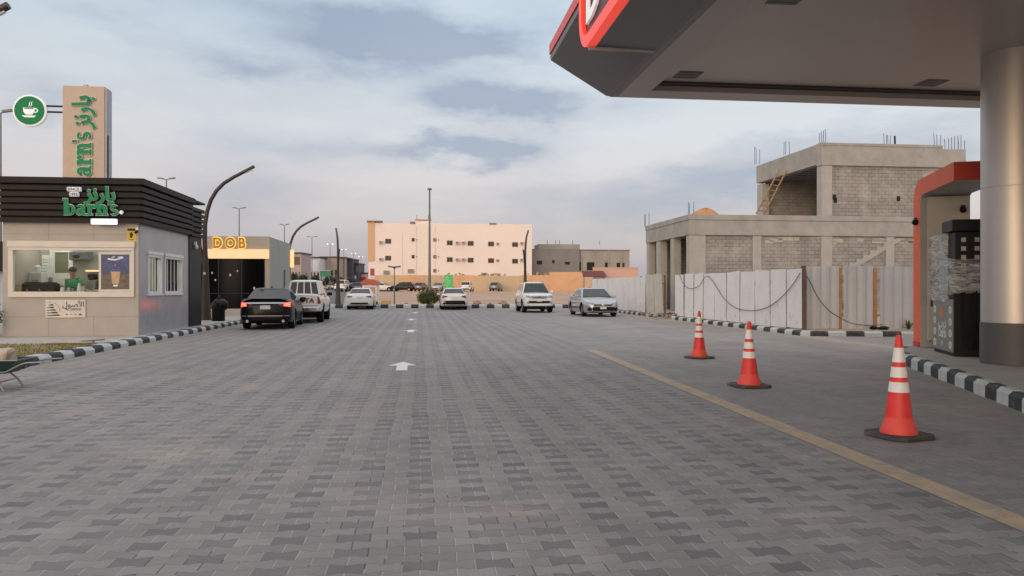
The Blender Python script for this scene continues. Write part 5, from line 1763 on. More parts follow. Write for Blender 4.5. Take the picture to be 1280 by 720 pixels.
# shutter-board splashes of mortar
b = MB()
for i in range(26):
    x, z = random.uniform(4.3, 15.5), Z1b - random.uniform(0.0, 0.25)
    b.box(x, 0.094, z - 0.2, x + random.uniform(0.2, 0.9), 0.1, z)
b.build('mortar_smear', mat('mortar_pale', (0.47, 0.44, 0.39), 0.9), bl)
# reinforcement starters
for (u, yy, z0, hh, n_) in ((984, 46.5, Z2, 0.75, 3), (1029, 43.5, Z2, 0.85, 4), (1110, 44.5, Z2, 0.8, 4), (1173, 45.0, Z2, 1.0, 3), (1183, 45.3, Z2 - 0.1, 0.9, 2), (1195, 45.3, Z2 - 0.2, 1.2, 3), (1203, 45.4, Z2 - 0.2, 1.0, 3), (947, 50.0, Z2, 1.1, 3), (808.5, 49.6, Z1, 0.9, 3), (864, 42.3, Z1, 0.75, 3)):
    q = Vector(((u - 640) / FPX * yy, yy, 0)) - B0
    l = rf(q)
    b = MB()
    for k in range(n_):
        x, y = l.x + (k % 2) * 0.22 - 0.1 + 0.02 * k, l.y + (k // 2) * 0.3
        b.tube([(x, y, z0 - 0.05), (x + 0.01, y, z0 + hh * 0.5), (x + random.uniform(-.03, .03), y, z0 + hh * random.uniform(0.8, 1.1))], 0.016, 5)
    b.build('rebar', REBAR, bl)
q = Vector(((1119 - 640) / FPX * 44.6, 44.6, 0)) - B0
l = rf(q)
MB().tube([(l.x, l.y, Z2 - 0.02), (l.x - 0.03, l.y, Z2 + 0.7)], 0.05, 6).build('steel_post', BLACK, bl)
# sand heap on the lower roof, ladder
l = rf(Vector(((882 - 640) / FPX * 47, 47, 0)) - B0)
hp_ = thing('sand_heap', 'orange sand heap on the lower roof of the unfinished building', 'sand heap', B0 + wf(l.x, l.y, Z1 - 0.2), TH)
hb = MB()
for i in range(9):
    for j in range(15):
        r_ = i / 8
        a = 2 * PI * j / 15
        hb.v.append((1.5 * r_ * math.cos(a) * (1 + 0.1 * math.sin(3 * a)), 1.6 * r_ * math.sin(a), 1.02 * (1 - r_ ** 1.6) * (1 + 0.08 * math.sin(5 * a))))
for i in range(8):
    for j in range(15):
        hb.f.append((i * 15 + j, i * 15 + (j + 1) % 15, (i + 1) * 15 + (j + 1) % 15, (i + 1) * 15 + j)); hb.m.append(0)
hb.build('heap', mat('orange_sand', (0.50, 0.24, 0.12), 0.95, var=0.15, vs=4, bump=0.5, bs=12), hp_, smooth=60)
la, lb_ = pp(950, 268.5, 47.5), pp(979, 213, 46.0)
ld = thing('timber_ladder', 'rough timber ladder leaning at the open upper floor of the unfinished building', 'ladder', la)
dv = lb_ - la
sd_ = Vector((0.30, 0.18, 0))
for s in (-1, 1):
    MB().tube([sd_ * s, dv + sd_ * s * 0.9], 0.05, 6).build('rail', WOOD, ld)
for i in range(8):
    t_ = 0.08 + 0.115 * i
    MB().tube([dv * t_ - sd_ * 1.15, dv * t_ + sd_ * 1.15], 0.035, 6).build('rung', WOOD, ld)

# ---------------------------------------------------------------- hoarding
PANW = mat('hoarding_white', (0.69, 0.69, 0.71), 0.5, var=0.06, vs=1.3, bump=0.25, bs=3.5, dirt=((0.46, 0.42, 0.37), 1.9, 0.57))
PANW2 = mat('hoarding_dirty_white', (0.52, 0.49, 0.44), 0.6, var=0.10, vs=1.2, dirt=((0.32, 0.26, 0.21), 2.0, 0.58))
PANG = mat('hoarding_grey', (0.50, 0.495, 0.51), 0.5, var=0.06, vs=1, metal=0.1, dirt=((0.32, 0.30, 0.28), 1.4, 0.60))
RPOST = mat('rusty_post', (0.14, 0.075, 0.055), 0.8, var=0.3, vs=5)
XF = KERB_R + 0.42


def edge_y(u):
    """road-frame y of the point of the fence line that the photo shows at u"""
    k = (u - 640) / FPX
    c, s = math.cos(TH), math.sin(TH)
    return (XF * c - k * XF * s) / (k * c + s)


def hoarding(name, label, us, m_, gap=0.04, hh=1.93, lean=0.0):
    y0 = edge_y(us[-1])
    t = thing(name, label, 'hoarding', wf(XF, y0, 0.135), TH)
    for i in range(len(us) - 1):
        ya_, yb_ = edge_y(us[i]) - y0, edge_y(us[i + 1]) - y0
        b = MB()
        g_ = gap * random.uniform(0.6, 1.8)
        a, c = yb_ + g_, ya_ - g_
        h1, h2 = hh + random.uniform(-0.03, 0.03), hh + random.uniform(-0.03, 0.03)
        lx = random.uniform(-0.02, 0.02) - lean
        k = max(4, int((c - a) / 0.12) * 2)
        z0 = random.uniform(0.0, 0.05)
        vs = []
        for q in range(k + 1):
            y = a + (c - a) * q / k
            r_ = 0.006 if q % 2 else -0.004
            vs += [(r_ , y, z0), (r_ + lx, y, h1 + (h2 - h1) * q / k), (r_ + 0.012, y, z0), (r_ + lx + 0.012, y, h1 + (h2 - h1) * q / k)]
        fs = []
        for q in range(k):
            o = 4 * q
            fs += [(o, o + 1, o + 5, o + 4), (o + 2, o + 6, o + 7, o + 3), (o + 1, o + 3, o + 7, o + 5)]
        fs += [(0, 2, 3, 1), (4 * k, 4 * k + 1, 4 * k + 3, 4 * k + 2)]
        b.add(vs, fs)
        b.build('panel', m_, t)
        MB().box(0.03, yb_ - 0.05, -0.12, 0.10, yb_ + 0.05, hh - 0.05 + random.uniform(-.05, .08)).build('post', RPOST, t)
    y1 = edge_y(us[0]) - y0
    q = MB()
    for z in (0.45, 1.5):
        q.box(0.031, 0.0, z, 0.07, y1, z + 0.05)
    q.build('rail', RPOST, t)
    return t


hoarding('site_hoarding', 'row of white metal hoarding panels with dark gaps along the kerb below the block walls', [843.5, 855, 867, 879, 893, 908, 925, 943.5, 963, 982.8, 1003.5], PANW)
hoarding('site_hoarding', 'distant row of narrow white hoarding panels beside the silver car', [740, 746.5, 753, 760, 766, 772, 779, 786, 793.5, 800, 806.5], PANW)
hoarding('site_hoarding', 'pair of stained cream hoarding panels at the gap in the white fence', [808, 818.5, 829.5], PANW2, hh=2.02, lean=0.08)
# corrugated stretch round the corner, facing the camera
cq = gp(1006, 412.4, 0.135)
t = thing('site_hoarding', 'grey corrugated metal hoarding facing the forecourt beyond the traffic cones', 'hoarding', (cq.x, cq.y, 0.135), R(1.5))


def corrugated(x0, x1, h1, h2):
    b = MB()
    k = int((x1 - x0) / 0.05)
    vs = []
    for q in range(k + 1):
        x = x0 + (x1 - x0) * q / k
        y = [0, 0, 0, 0.045, 0.045, 0.022][q % 6] if True else 0
        h = h1 + (h2 - h1) * q / k
        vs += [(x, y, 0.02), (x, y, h), (x, y + 0.01, 0.02), (x, y + 0.01, h)]
    fs = []
    for q in range(k):
        o = 4 * q
        fs += [(o, o + 4, o + 5, o + 1), (o + 2, o + 3, o + 7, o + 6), (o + 1, o + 5, o + 7, o + 3)]
    fs += [(0, 1, 3, 2), (4 * k, 4 * k + 2, 4 * k + 3, 4 * k + 1)]
    b.add(vs, fs)
    return b


for x0, x1, h1, h2 in ((0.06, 1.10, 2.0, 2.02), (1.25, 2.20, 2.02, 2.02), (2.42, 3.55, 2.0, 1.98), (3.62, 4.8, 1.98, 1.98), (4.85, 6.2, 1.98, 1.98)):
    corrugated(x0, x1, h1, h2).build('panel', PANG, t)
for x, lb in ((1.17, 0.0), (2.31, 0.0)):
    MB().box(x - 0.05, 0.06, -0.1, x + 0.06, 0.12, 1.95).build('timber_post', mat('orange_timber', (0.45, 0.24, 0.11), 0.8, var=0.25, vs=4), t)
q = MB()
q.box(0.0, 0.07, 0.4, 6.2, 0.12, 0.47); q.box(0.0, 0.07, 1.5, 6.2, 0.12, 1.57)
q.build('timber_rail', WOOD, t)
MB().box(-0.09, -0.02, -0.1, 0.03, 0.08, 2.02).build('corner_post', RPOST, t)
for k in range(3):
    MB().obox((1.17, 0.25 + 0.1 * k, 0.4 + 0.2 * k), (0.06, 0.05, 0.9), Matrix.Rotation(R(25 - 30 * k), 3, 'Y')).build('brace', WOOD, t)


# cables hanging on the fence
def cable(name, label, pts, r_, m_):
    b = MB()
    b.tube(pts, r_, 6)
    o = b.build(name, m_, smooth=60)
    tag(o, label, 'cable')
    return o


def catmull(P, n=8):
    P = [Vector(p) for p in P]
    o = []
    for i in range(len(P) - 1):
        p0, p1, p2, p3 = P[max(i - 1, 0)], P[i], P[i + 1], P[min(i + 2, len(P) - 1)]
        for k in range(n):
            t = k / n
            o.append(0.5 * (2 * p1 + (p2 - p0) * t + (2 * p0 - 5 * p1 + 4 * p2 - p3) * t * t + (3 * p1 - p0 - 3 * p2 + p3) * t ** 3))
    return o + [P[-1]]


def fence_pt(u, v):
    y = edge_y(u)
    q = wf(XF - 0.05, y)
    return Vector((q.x, q.y, CAMH - (v - HOR) * q.y / FPX))


CB = mat('cable_grey', (0.10, 0.075, 0.08), 0.6)
cable('power_cable', 'dark cable sagging in two loops across the white hoarding panels', catmull([fence_pt(*p) for p in ((850, 343), (856, 356), (864, 361.5), (875, 358), (884, 346), (893, 353), (905, 372), (920, 385), (938, 389), (955, 387), (972, 378), (990, 360), (1002, 342))]), 0.013, CB)
cy = cq.y - 0.06
cable('power_cable', 'dark cable drooping over the grey corrugated panels down to the kerb', catmull([pp(u, v, cy - 0.02 * k) for k, (u, v) in enumerate(((1006, 343), (1012, 352), (1022, 372), (1035, 388), (1050, 398), (1066, 405), (1085, 407.5), (1103, 406.5)))]), 0.014, CB)
jb = pp(1104, 412.5, cy - 0.25)
t = thing('rubble_bag', 'small dark bundle on the kerb at the end of the drooping cable', 'bundle', (jb.x, jb.y, 0.14))
MB().ell((0, 0, 0.05), (0.2, 0.09, 0.06), 12, 8, jit=0.15).build('bundle_body', mat('black_bag', (0.012, 0.012, 0.014)), t, smooth=80)
MB().ell((-0.3, 0.02, 0.05), (0.12, 0.08, 0.06), 10, 7, jit=0.15).build('loose_end', RUB, t, smooth=80)
ag = pp(1136, 413, cq.y - 0.1)
t = thing('agave_plant', 'small spiky green plant at the foot of the corrugated fence by the pump', 'plant', (ag.x, ag.y, 0.135))
b = MB()
for i in range(26):
    a, e = random.uniform(0, 2 * PI), random.uniform(0.3, 1.4)
    l = random.uniform(0.22, 0.42)
    d = Vector((math.cos(a) * math.cos(e), math.sin(a) * math.cos(e), math.sin(e)))
    s = d.cross(Vector((0, 0, 1))).normalized() * 0.02
    b.add([s * 1.0, -s, d * l * 0.6 - s * 0.9, d * l - Vector((0, 0, 0.04)), d * l * 0.6 + s * 0.9], [(0, 1, 2, 3, 4)], i % 3)
b.build('leaves', LEAF, t)
rb = kind(MB().box(0, 0, 0, 0.001, 0.001, 0.001).build('rubble', CONC), 'stuff')
bpy.data.objects.remove(rb)
rbm = MB()
for _ in range(70):
    u_, y_ = random.uniform(-1.0, 2.2), random.uniform(34.4, 37.0)
    s = random.uniform(0.04, 0.16)
    rbm.obox((KERB_R + 0.3 + u_, y_, 0.13 + s * 0.3), (s, s * 1.4, s * 0.8), Matrix.Rotation(random.uniform(0, 3), 3, 'Z') @ Matrix.Rotation(random.uniform(-.5, .5), 3, 'X'), random.randint(0, 1))
kind(rbm.build('rubble', [CONC, RPOST], rotz=TH), 'stuff')

# ---------------------------------------------------------------- vehicles
TYRE = mat('tyre', (0.012, 0.012, 0.012), 0.85, var=0.2, vs=10, spec=0.15)
RIM = mat('alloy_rim', (0.30, 0.30, 0.31), 0.35, metal=0.8, var=0.06)
RIMD = mat('dark_rim', (0.06, 0.06, 0.06), 0.4, metal=0.6, var=0.06)
CARGL = mat('car_glass', (0.010, 0.012, 0.014), 0.05, spec=0.5, var=0.1, coat=0.2)
CARGL2 = mat('car_glass_pale', (0.018, 0.028, 0.032), 0.06, spec=0.4, var=0.8, vs=3, coat=0.1)
TAILR = mat('tail_red', (0.20, 0.010, 0.012), 0.2, coat=0.6, var=0.1)
TAILD = mat('tail_dark', (0.07, 0.012, 0.014), 0.2, coat=0.6, var=0.1)
HEADL = mat('headlight_glass', (0.24, 0.25, 0.27), 0.12, metal=0.3, coat=0.8, var=0.5, vs=10)
PLATE = mat('number_plate', (0.62, 0.62, 0.60), 0.4, var=0.05)
PLTX = mat('plate_ink', (0.05, 0.05, 0.06), 0.5)
UNDER = mat('underbody', (0.012, 0.012, 0.012), 0.9)
GRILLE = mat('grille_black', (0.006, 0.006, 0.007), 0.4, var=0.1, spec=0.25)


def interp(st, x):
    for a, c in zip(st[:-1], st[1:]):
        if a[0] <= x <= c[0]:
            t = (x - a[0]) / (c[0] - a[0])
            t2 = t
            return tuple(a[i] + (c[i] - a[i]) * t2 for i in range(len(a)))
    return st[-1] if x > st[-1][0] else st[0]


def body_mesh(st, cr=0.05, n=46):
    """lofted lower body; stations (x, half width, bottom, shoulder)"""
    b = MB()
    x0, x1 = st[0][0], st[-1][0]
    xs = sorted(set([s[0] for s in st] + [x0 + (x1 - x0) * i / n for i in range(n + 1)]))
    # smooth the profile between the given stations
    k = 0
    for x in xs:
        v = [interp(st, x + d) for d in (-0.05, 0, 0.05)]
        _, hw, zb, zs = tuple(sum(q[i] for q in v) / 3 for i in range(4))
        h = zs - zb
        half = [(0, zb), (hw * 0.72, zb), (hw * 0.93, zb + 0.04 * h), (hw * 0.985, zb + 0.16 * h), (hw, zb + 0.42 * h), (hw * 0.985, zb + 0.60 * h), (hw * 0.99, zb + 0.66 * h), (hw * 0.965, zb + 0.84 * h), (hw * 0.92, zs - 0.035 * h), (hw * 0.83, zs + cr * 0.2), (hw * 0.45, zs + cr * 0.8), (0, zs + cr)]
        ring = [(y, z) for y, z in half] + [(-y, z) for y, z in half[-2:0:-1]]
        b.v += [(x, y, z) for y, z in ring]
        k = len(ring)
    for i in range(len(xs) - 1):
        for j in range(k):
            b.f.append((i * k + j, i * k + (j + 1) % k, (i + 1) * k + (j + 1) % k, (i + 1) * k + j)); b.m.append(0)
    b.f.append(tuple(range(k))); b.m.append(0)
    o = (len(xs) - 1) * k
    b.f.append(tuple(o + j for j in reversed(range(k)))); b.m.append(0)
    return b


def cabin_rings(C):
    zb, zr = C['zb'], C['zr']
    R0 = (zb - 0.08, C['xr0'] - 0.03, C['xf0'] + 0.05, C['wb'] + 0.01)
    R1 = (zb, C['xr0'], C['xf0'], C['wb'])
    R2 = (zr - 0.06, C['xr1'] - 0.02, C['xf1'] + 0.04, C['wt'] + 0.015)
    R3 = (zr - 0.015, C['xr1'] + 0.05, C['xf1'] - 0.03, C['wt'] - 0.04)
    R4 = (zr + 0.012, C['xr1'] + 0.25, C['xf1'] - 0.22, C['wt'] - 0.22)
    return [R0, R1, R2, R3, R4]


def cabin_mesh(C):
    b = MB()
    rings = cabin_rings(C)
    k = 0
    for z, xr, xf, w in rings:
        c1, c2 = 0.10, 0.14
        ring = [(xf, -w + c1), (xf + 0.03, 0), (xf, w - c1), (xf - c2, w), (xr + c2, w), (xr, w - c1), (xr - 0.03, 0), (xr, -w + c1), (xr + c2, -w), (xf - c2, -w)]
        b.v += [(x, y, z) for x, y in ring]
        k = len(ring)
    for i in range(len(rings) - 1):
        for j in range(k):
            b.f.append((i * k + j, i * k + (j + 1) % k, (i + 1) * k + (j + 1) % k, (i + 1) * k + j)); b.m.append(0)
    o = (len(rings) - 1) * k
    b.f.append(tuple(o + j for j in range(k))); b.m.append(0)
    return b


def quad_panel(c4, s0, s1, t0, t1, off, n=6):
    """panel on the quad (a b bottom, d c top), shrunk to s0..s1, t0..t1 and raised by off"""
    a, b_, c, d = [Vector(p) for p in c4]
    nrm = (b_ - a).cross(d - a).normalized()
    f = lambda s, t: (a + (b_ - a) * s) * (1 - t) + (d + (c - d) * s) * t
    m = MB()
    ins = 0.03
    P = [f(s0, t0), f(s1, t0), f(s1, t1), f(s0, t1)]
    m.add([p + nrm * off for p in P] + [p - nrm * 0.02 for p in P], [(0, 1, 2, 3), (4, 7, 6, 5), (0, 4, 5, 1), (1, 5, 6, 2), (2, 6, 7, 3), (3, 7, 4, 0)])
    return m, nrm


def boolean_cut(o, cutters):
    for c in cutters:
        md = o.modifiers.new('cut', 'BOOLEAN')
        md.operation = 'DIFFERENCE'
        md.solver = 'EXACT'
        md.object = c
    dg = bpy.context.evaluated_depsgraph_get()
    me = bpy.data.meshes.new_from_object(o.evaluated_get(dg))
    o.modifiers.clear()
    o.data = me
    for c in cutters:
        bpy.data.objects.remove(c)


def patch(bvh, f, d, nu, nv, off, u0=0, u1=1, v0=0, v1=1):
    """grid f(s, t) cast along d onto the body"""
    d = Vector(d).normalized()
    b = MB()
    idx = {}
    for i in range(nu + 1):
        for j in range(nv + 1):
            p = Vector(f(i / nu, j / nv))
            hit = bvh.ray_cast(p, d, 3.0)
            if hit[0] is not None:
                idx[i, j] = len(b.v)
                b.v.append(tuple(hit[0] - d * off))
    for i in range(nu):
        for j in range(nv):
            q = [(i, j), (i + 1, j), (i + 1, j + 1), (i, j + 1)]
            if all(x in idx for x in q):
                b.f.append(tuple(idx[x] for x in q)); b.m.append(0)
    return b


def bil(a, b_, c, d):
    a, b_, c, d = [Vector(p) for p in (a, b_, c, d)]
    return lambda s, t: (a + (b_ - a) * s) * (1 - t) + (d + (c - d) * s) * t


def wheel(parent, x, y, r_, w_, rim, spokes=5):
    s = 1 if y > 0 else -1
    ty = MB()
    mx = Matrix.Translation((x, y - s * w_ / 2, r_)) @ Matrix.Rotation(PI / 2 * (-s), 4, 'X')
    prof = [(r_ * 0.62, -w_ / 2), (r_ * 0.9, -w_ / 2), (r_ * 0.985, -w_ * 0.36), (r_, -w_ * 0.2), (r_, w_ * 0.2), (r_ * 0.985, w_ * 0.36), (r_ * 0.9, w_ / 2), (r_ * 0.66, w_ / 2), (r_ * 0.62, w_ * 0.3)]
    ty.lathe(prof, 28, mx=mx)
    wo = thing_part('wheel', parent)
    ty.build('tyre', TYRE, wo, smooth=40)
    rm = MB()
    rm.lathe([(r_ * 0.66, w_ * 0.30), (r_ * 0.66, w_ * 0.44), (r_ * 0.60, w_ * 0.40), (r_ * 0.57, w_ * 0.1)], 28, mx=mx)
    rm.lathe([(0.01, w_ * 0.32), (r_ * 0.14, w_ * 0.34), (r_ * 0.16, w_ * 0.2)], 16, mx=mx)
    for k in range(spokes):
        a = 2 * PI * k / spokes
        e1, e2 = Vector((math.cos(a), math.sin(a), 0)), Vector((-math.sin(a), math.cos(a), 0))
        P = []
        for rr_, hw, zz in ((r_ * 0.12, 0.035, w_ * 0.33), (r_ * 0.60, 0.05, w_ * 0.40)):
            P += [e1 * rr_ + e2 * hw + Vector((0, 0, zz)), e1 * rr_ - e2 * hw + Vector((0, 0, zz)), e1 * rr_ - e2 * hw + Vector((0, 0, zz - 0.03)), e1 * rr_ + e2 * hw + Vector((0, 0, zz - 0.03))]
        rm.add([mx @ p for p in P], [(0, 1, 5, 4), (1, 2, 6, 5), (2, 3, 7, 6), (3, 0, 4, 7)])
    rm.build('rim', rim, wo, smooth=35)
    return wo


def thing_part(name, parent):
    o = bpy.data.objects.new(name, None)
    o.empty_display_size = 0.1
    COL.objects.link(o)
    o.parent = parent
    return o


SEDAN = dict(L=4.85, W=0.92, st=[(-2.42, .56, .36, .76), (-2.39, .72, .30, .93), (-2.30, .83, .26, 1.015), (-2.1, .885, .23, 1.05), (-1.7, .915, .20, 1.045), (-1.0, .92, .17, 1.0), (0, .92, .17, .97), (.8, .92, .17, .955), (1.15, .918, .17, .94), (1.7, .90, .18, .86), (2.1, .85, .19, .775), (2.3, .76, .21, .70), (2.39, .64, .24, .62), (2.43, .5, .30, .56)],
             C=dict(zb=.965, zr=1.45, xr0=-1.80, xf0=1.05, xr1=-.95, xf1=.22, wb=.80, wt=.60), wr=.335, ww=.225, xa=-1.36, xf=1.42)
SUV = dict(L=4.7, W=0.93, st=[(-2.36, .72, .45, .90), (-2.33, .84, .40, 1.06), (-2.2, .90, .36, 1.10), (-1.5, .925, .33, 1.15), (0, .93, .32, 1.15), (.75, .93, .32, 1.15), (1.1, .925, .33, 1.15), (1.8, .90, .35, 1.11), (2.15, .85, .37, 1.06), (2.29, .77, .40, .97), (2.34, .66, .44, .84)],
           C=dict(zb=1.16, zr=1.80, xr0=-2.25, xf0=.98, xr1=-1.95, xf1=.22, wb=.81, wt=.60), wr=.385, ww=.26, xa=-1.38, xf=1.37)
HATCH = dict(L=4.5, W=0.91, st=[(-2.22, .66, .40, .86), (-2.19, .80, .34, 1.0), (-2.05, .87, .30, 1.05), (-1.4, .905, .26, 1.05), (0, .91, .25, 1.02), (.8, .91, .25, 1.0), (1.1, .905, .25, .99), (1.7, .88, .26, .93), (2.05, .82, .28, .85), (2.2, .70, .30, .76), (2.25, .55, .36, .68)],
             C=dict(zb=1.02, zr=1.62, xr0=-2.10, xf0=1.05, xr1=-1.60, xf1=.28, wb=.81, wt=.63), wr=.345, ww=.23, xa=-1.32, xf=1.35)
PICK = dict(L=5.3, W=0.92, st=[(-2.75, .86, .52, 1.12), (-2.72, .885, .48, 1.16), (-2.5, .90, .45, 1.17), (-1.0, .91, .42, 1.17), (0, .915, .38, 1.10), (1.3, .915, .38, 1.09), (1.6, .91, .38, 1.08), (2.2, .88, .39, 1.02), (2.5, .82, .41, .95), (2.6, .72, .45, .86), (2.63, .6, .5, .78)],
            C=dict(zb=1.12, zr=1.79, xr0=-.92, xf0=1.52, xr1=-.82, xf1=.75, wb=.75, wt=.60), wr=.39, ww=.26, xa=-1.62, xf=1.48)


def car(name, label, cat, spec, paint_, loc, heading, group=None, rear='plain', front='plain', lit=False, glass=CARGL, rim=RIM, scale=1.0, lod=0, bumper=None):
    """heading: direction of travel as rotation about z, 0 = +x"""
    t = thing(name, label, cat, loc, heading, group)
    t.scale = (scale,) * 3
    S = spec
    st, C = S['st'], S['C']
    bm_ = body_mesh(st, n=34 if lod else 46)
    bo = bm_.build('body', [paint_, UNDER], t, smooth=32)
    bvh = BVHTree.FromPolygons([Vector(v) for v in bm_.v], bm_.f)
    cut = []
    for x in (S['xa'], S['xf']):
        for s in (-1, 1):
            c = MB().lathe([(S['wr'] + 0.055, -0.3), (S['wr'] + 0.055, 0.3)], 28, 0, Matrix.Translation((x, s * S['W'], S['wr'] + 0.015)) @ Matrix.Rotation(PI / 2, 4, 'X'))
            cut.append(c.build('cutter', UNDER))
    if spec is PICK:
        cut.append(MB().box(-2.66, -0.80, 0.78, -1.06, 0.80, 1.6).build('cutter', UNDER))
    for c in cut:
        c.location = (0, 0, 0)
    bo.parent = None
    boolean_cut(bo, cut)
    bo.parent = t
    me = bo.data
    if len(me.materials) < 2:
        me.materials.clear(); me.materials.append(paint_); me.materials.append(UNDER)
    bm2 = bmesh.new(); bm2.from_mesh(me)
    for f in bm2.faces:
        f.smooth = True
        c = f.calc_center_median()
        f.material_index = 0
        for x in (S['xa'], S['xf']):
            d = math.hypot(c.x - x, c.z - S['wr'] - 0.015)
            if d < S['wr'] + 0.06 and abs(c.y) < S['W'] - 0.015:
                f.material_index = 1
    for e in bm2.edges:
        e.smooth = not (len(e.link_faces) == 2 and e.calc_face_angle(0) > R(34))
    bm2.to_mesh(me); bm2.free()
    cabin_mesh(C).build('cabin', paint_, t, smooth=38)
    # windows
    rg = cabin_rings(C)
    z1, xr0, xf0, wb = rg[1]
    z2, xr1, xf1, wt = rg[2]
    c1, c2 = 0.10, 0.14
    fq = [(xf0, -wb + c1, z1), (xf0, wb - c1, z1), (xf1, wt - c1, z2), (xf1, -wt + c1, z2)]
    rq = [(xr0, wb - c1, z1), (xr0, -wb + c1, z1), (xr1, -wt + c1, z2), (xr1, wt - c1, z2)]
    q, _ = quad_panel(fq, -0.04, 1.04, 0.03, 0.96, 0.035)
    q.build('windscreen', glass, t)
    q, _ = quad_panel(rq, -0.03, 1.03, (0.10 if spec not in (SEDAN, PICK) else 0.02), 0.93, 0.035)
    rw = q.build('rear_window', glass, t)
    if spec is PICK:
        qq = MB()
        for s0 in (-0.03, 0.235, 0.485, 0.735, 0.99):
            m_, _ = quad_panel(rq, s0, s0 + 0.045, 0.05, 1.0, 0.06)
            qq = join(qq, m_)
        m_, _ = quad_panel(rq, -0.05, 1.05, 0.94, 1.02, 0.062)
        qq = join(qq, m_)
        qq.build('guard_bar', WHITE, rw)
    for s in (-1, 1):
        sq = [(xr0 + c2, s * wb, z1), (xf0 - c2, s * wb, z1), (xf1 - c2, s * wt, z2), (xr1 + c2, s * wt, z2)]
        if s > 0:
            sq = [sq[1], sq[0], sq[3], sq[2]]
        rng = ((0.03, 0.50), (0.53, 0.97)) if s < 0 else ((0.03, 0.47), (0.50, 0.97))
        if spec in (SUV, HATCH):
            rng = ((0.03, 0.22), (0.25, 0.56), (0.59, 0.97)) if s < 0 else ((0.03, 0.41), (0.44, 0.75), (0.78, 0.97))
        for a, c in rng:
            q, _ = quad_panel(sq, a, c, 0.06, 0.93, 0.006)
            q.build('side_window', glass, t)
        # mirrors, door handles
        m = MB().obox((xf0 - 0.36, s * (wb + 0.17), z1 + 0.06), (0.12, 0.22, 0.15), Matrix.Rotation(R(-10 * s), 3, 'Z'))
        m.build('mirror', paint_ if spec is not PICK else BLACK, t, bevel=0.035)
        for xx in (0.35, -0.65) if spec is not PICK else (0.75, -0.2):
            p = patch(bvh, bil((xx - .09, s * 1.4, z1 - .16), (xx + .09, s * 1.4, z1 - .16), (xx + .09, s * 1.4, z1 - .125), (xx - .09, s * 1.4, z1 - .125)), (0, -s, 0), 3, 1, 0.02)
            if not lod and p.f:
                p.build('door_handle', paint_ if spec is not SUV else CHROME, t)
        if not lod:
            seams = MB()
            for xx in ((-1.02, 0.02, 0.98) if spec is not PICK else (-0.98, 0.2, 1.3)):
                p = patch(bvh, bil((xx - .006, s * 1.4, .38), (xx + .006, s * 1.4, .38), (xx + .006, s * 1.4, z1 - .06), (xx - .006, s * 1.4, z1 - .06)), (0, -s, 0), 1, 12, 0.003)
                seams = join(seams, p)
            seams.build('door_seam', GRILLE, t)
    x_r, x_f = st[0][0], st[-1][0]
    zsR, zbR = st[2][3], st[2][2]
    W = S['W']
    # rear lamps, plate, bumper
    D = (1, 0, 0)
    xr_ = x_r - 1
    lm = TAILR if not lit else mat('brake_lit', (0.5, 0.02, 0.02), 0.3, emit=(1.0, 0.022, 0.012), es=16.0)
    for s in (-1, 1):
        if spec is PICK:
            f = bil((xr_, s * .74, .80), (xr_, s * .90, .80), (xr_, s * .90, 1.13), (xr_, s * .74, 1.13))
        elif spec is SUV:
            f = bil((xr_, s * .55, .92), (xr_, s * .92, .92), (xr_, s * .92, 1.08), (xr_, s * .55, 1.06))
        elif rear == 'wide':
            f = bil((xr_, s * .46, .83), (xr_, s * .90, .80), (xr_, s * .90, .95), (xr_, s * .46, .90))
        else:
            f = bil((xr_, s * .42, .86), (xr_, s * .89, .76), (xr_, s * .89, .985), (xr_, s * .50, .93))
        p = patch(bvh, f, D, 8, 5, 0.008)
        if p.f:
            tl = p.build('tail_light', TAILD if (lit or rear == 'wide') else TAILR, t, smooth=40)
            if lit:
                f2 = bil((xr_, s * .62, .83), (xr_, s * .82, .80), (xr_, s * .82, .95), (xr_, s * .64, .93))
                p = patch(bvh, f2, D, 6, 4, 0.014)
                p.build('brake_bulb', lm, tl, smooth=40)
    if lit:
        q, _ = quad_panel(rq, 0.38, 0.62, 0.0, 0.10, 0.05)
        q.build('brake_light', lm, rw)
    zp = .80 if spec is SEDAN else (.90 if spec is not PICK else .58)
    zpl = zp - .02
    p = patch(bvh, bil((xr_, .17, zpl - .065), (xr_, -.17, zpl - .065), (xr_, -.17, zpl + .065), (xr_, .17, zpl + .065)), D, 3, 2, 0.012)
    pl_ = p.build('number_plate', PLATE, t)
    p = patch(bvh, bil((xr_, .13, zpl - .03), (xr_, -.13, zpl - .03), (xr_, -.13, zpl + .03), (xr_, .13, zpl + .03)), D, 3, 2, 0.014)
    zb0 = st[1][2]
    bmp = bumper or GRILLE
    if spec is PICK:
        MB().box(x_r - .13, -.84, .50, x_r + .02, .84, .66).build('rear_bumper', CHROME, t, bevel=0.02)
        MB().box(x_r - .01, -.80, .72, x_r + .0, .80, .73).build('tailgate_seam', GRILLE, t)
        tx = text_mb('TOYOTA', 0.24, 0.003, 0.012, sx=1.15, space=1.1)
        tx.v = [(x_r - .012 + p[1], -p[0], .86 + p[2]) for p in tx.v]
        tx.build('tailgate_lettering', mat('red_lettering', (0.32, 0.03, 0.025), 0.5), t)
        bl_ = MB()
        bl_.prism([(-.15 + .11 * math.cos(a_ * PI / 6) * (1 + .15 * math.sin(a_ * 2.1)), .97 + .10 * math.sin(a_ * PI / 6)) for a_ in range(12)], lambda a_, c_: (x_r - .022, a_, c_), lambda a_, c_: (x_r - .002, a_, c_))
        bl_.build('black_patch', BLACK, t)
        for s in (-1, 1):
            MB().box(x_r + .06, s * .86 - .03, 1.175, -.97, s * .86 + .03, 1.21).build('bed_rail', BLACK, t)
        MB().box(-2.3, -.55, .30, 1.8, .55, .44).build('chassis', UNDER, t)
    else:
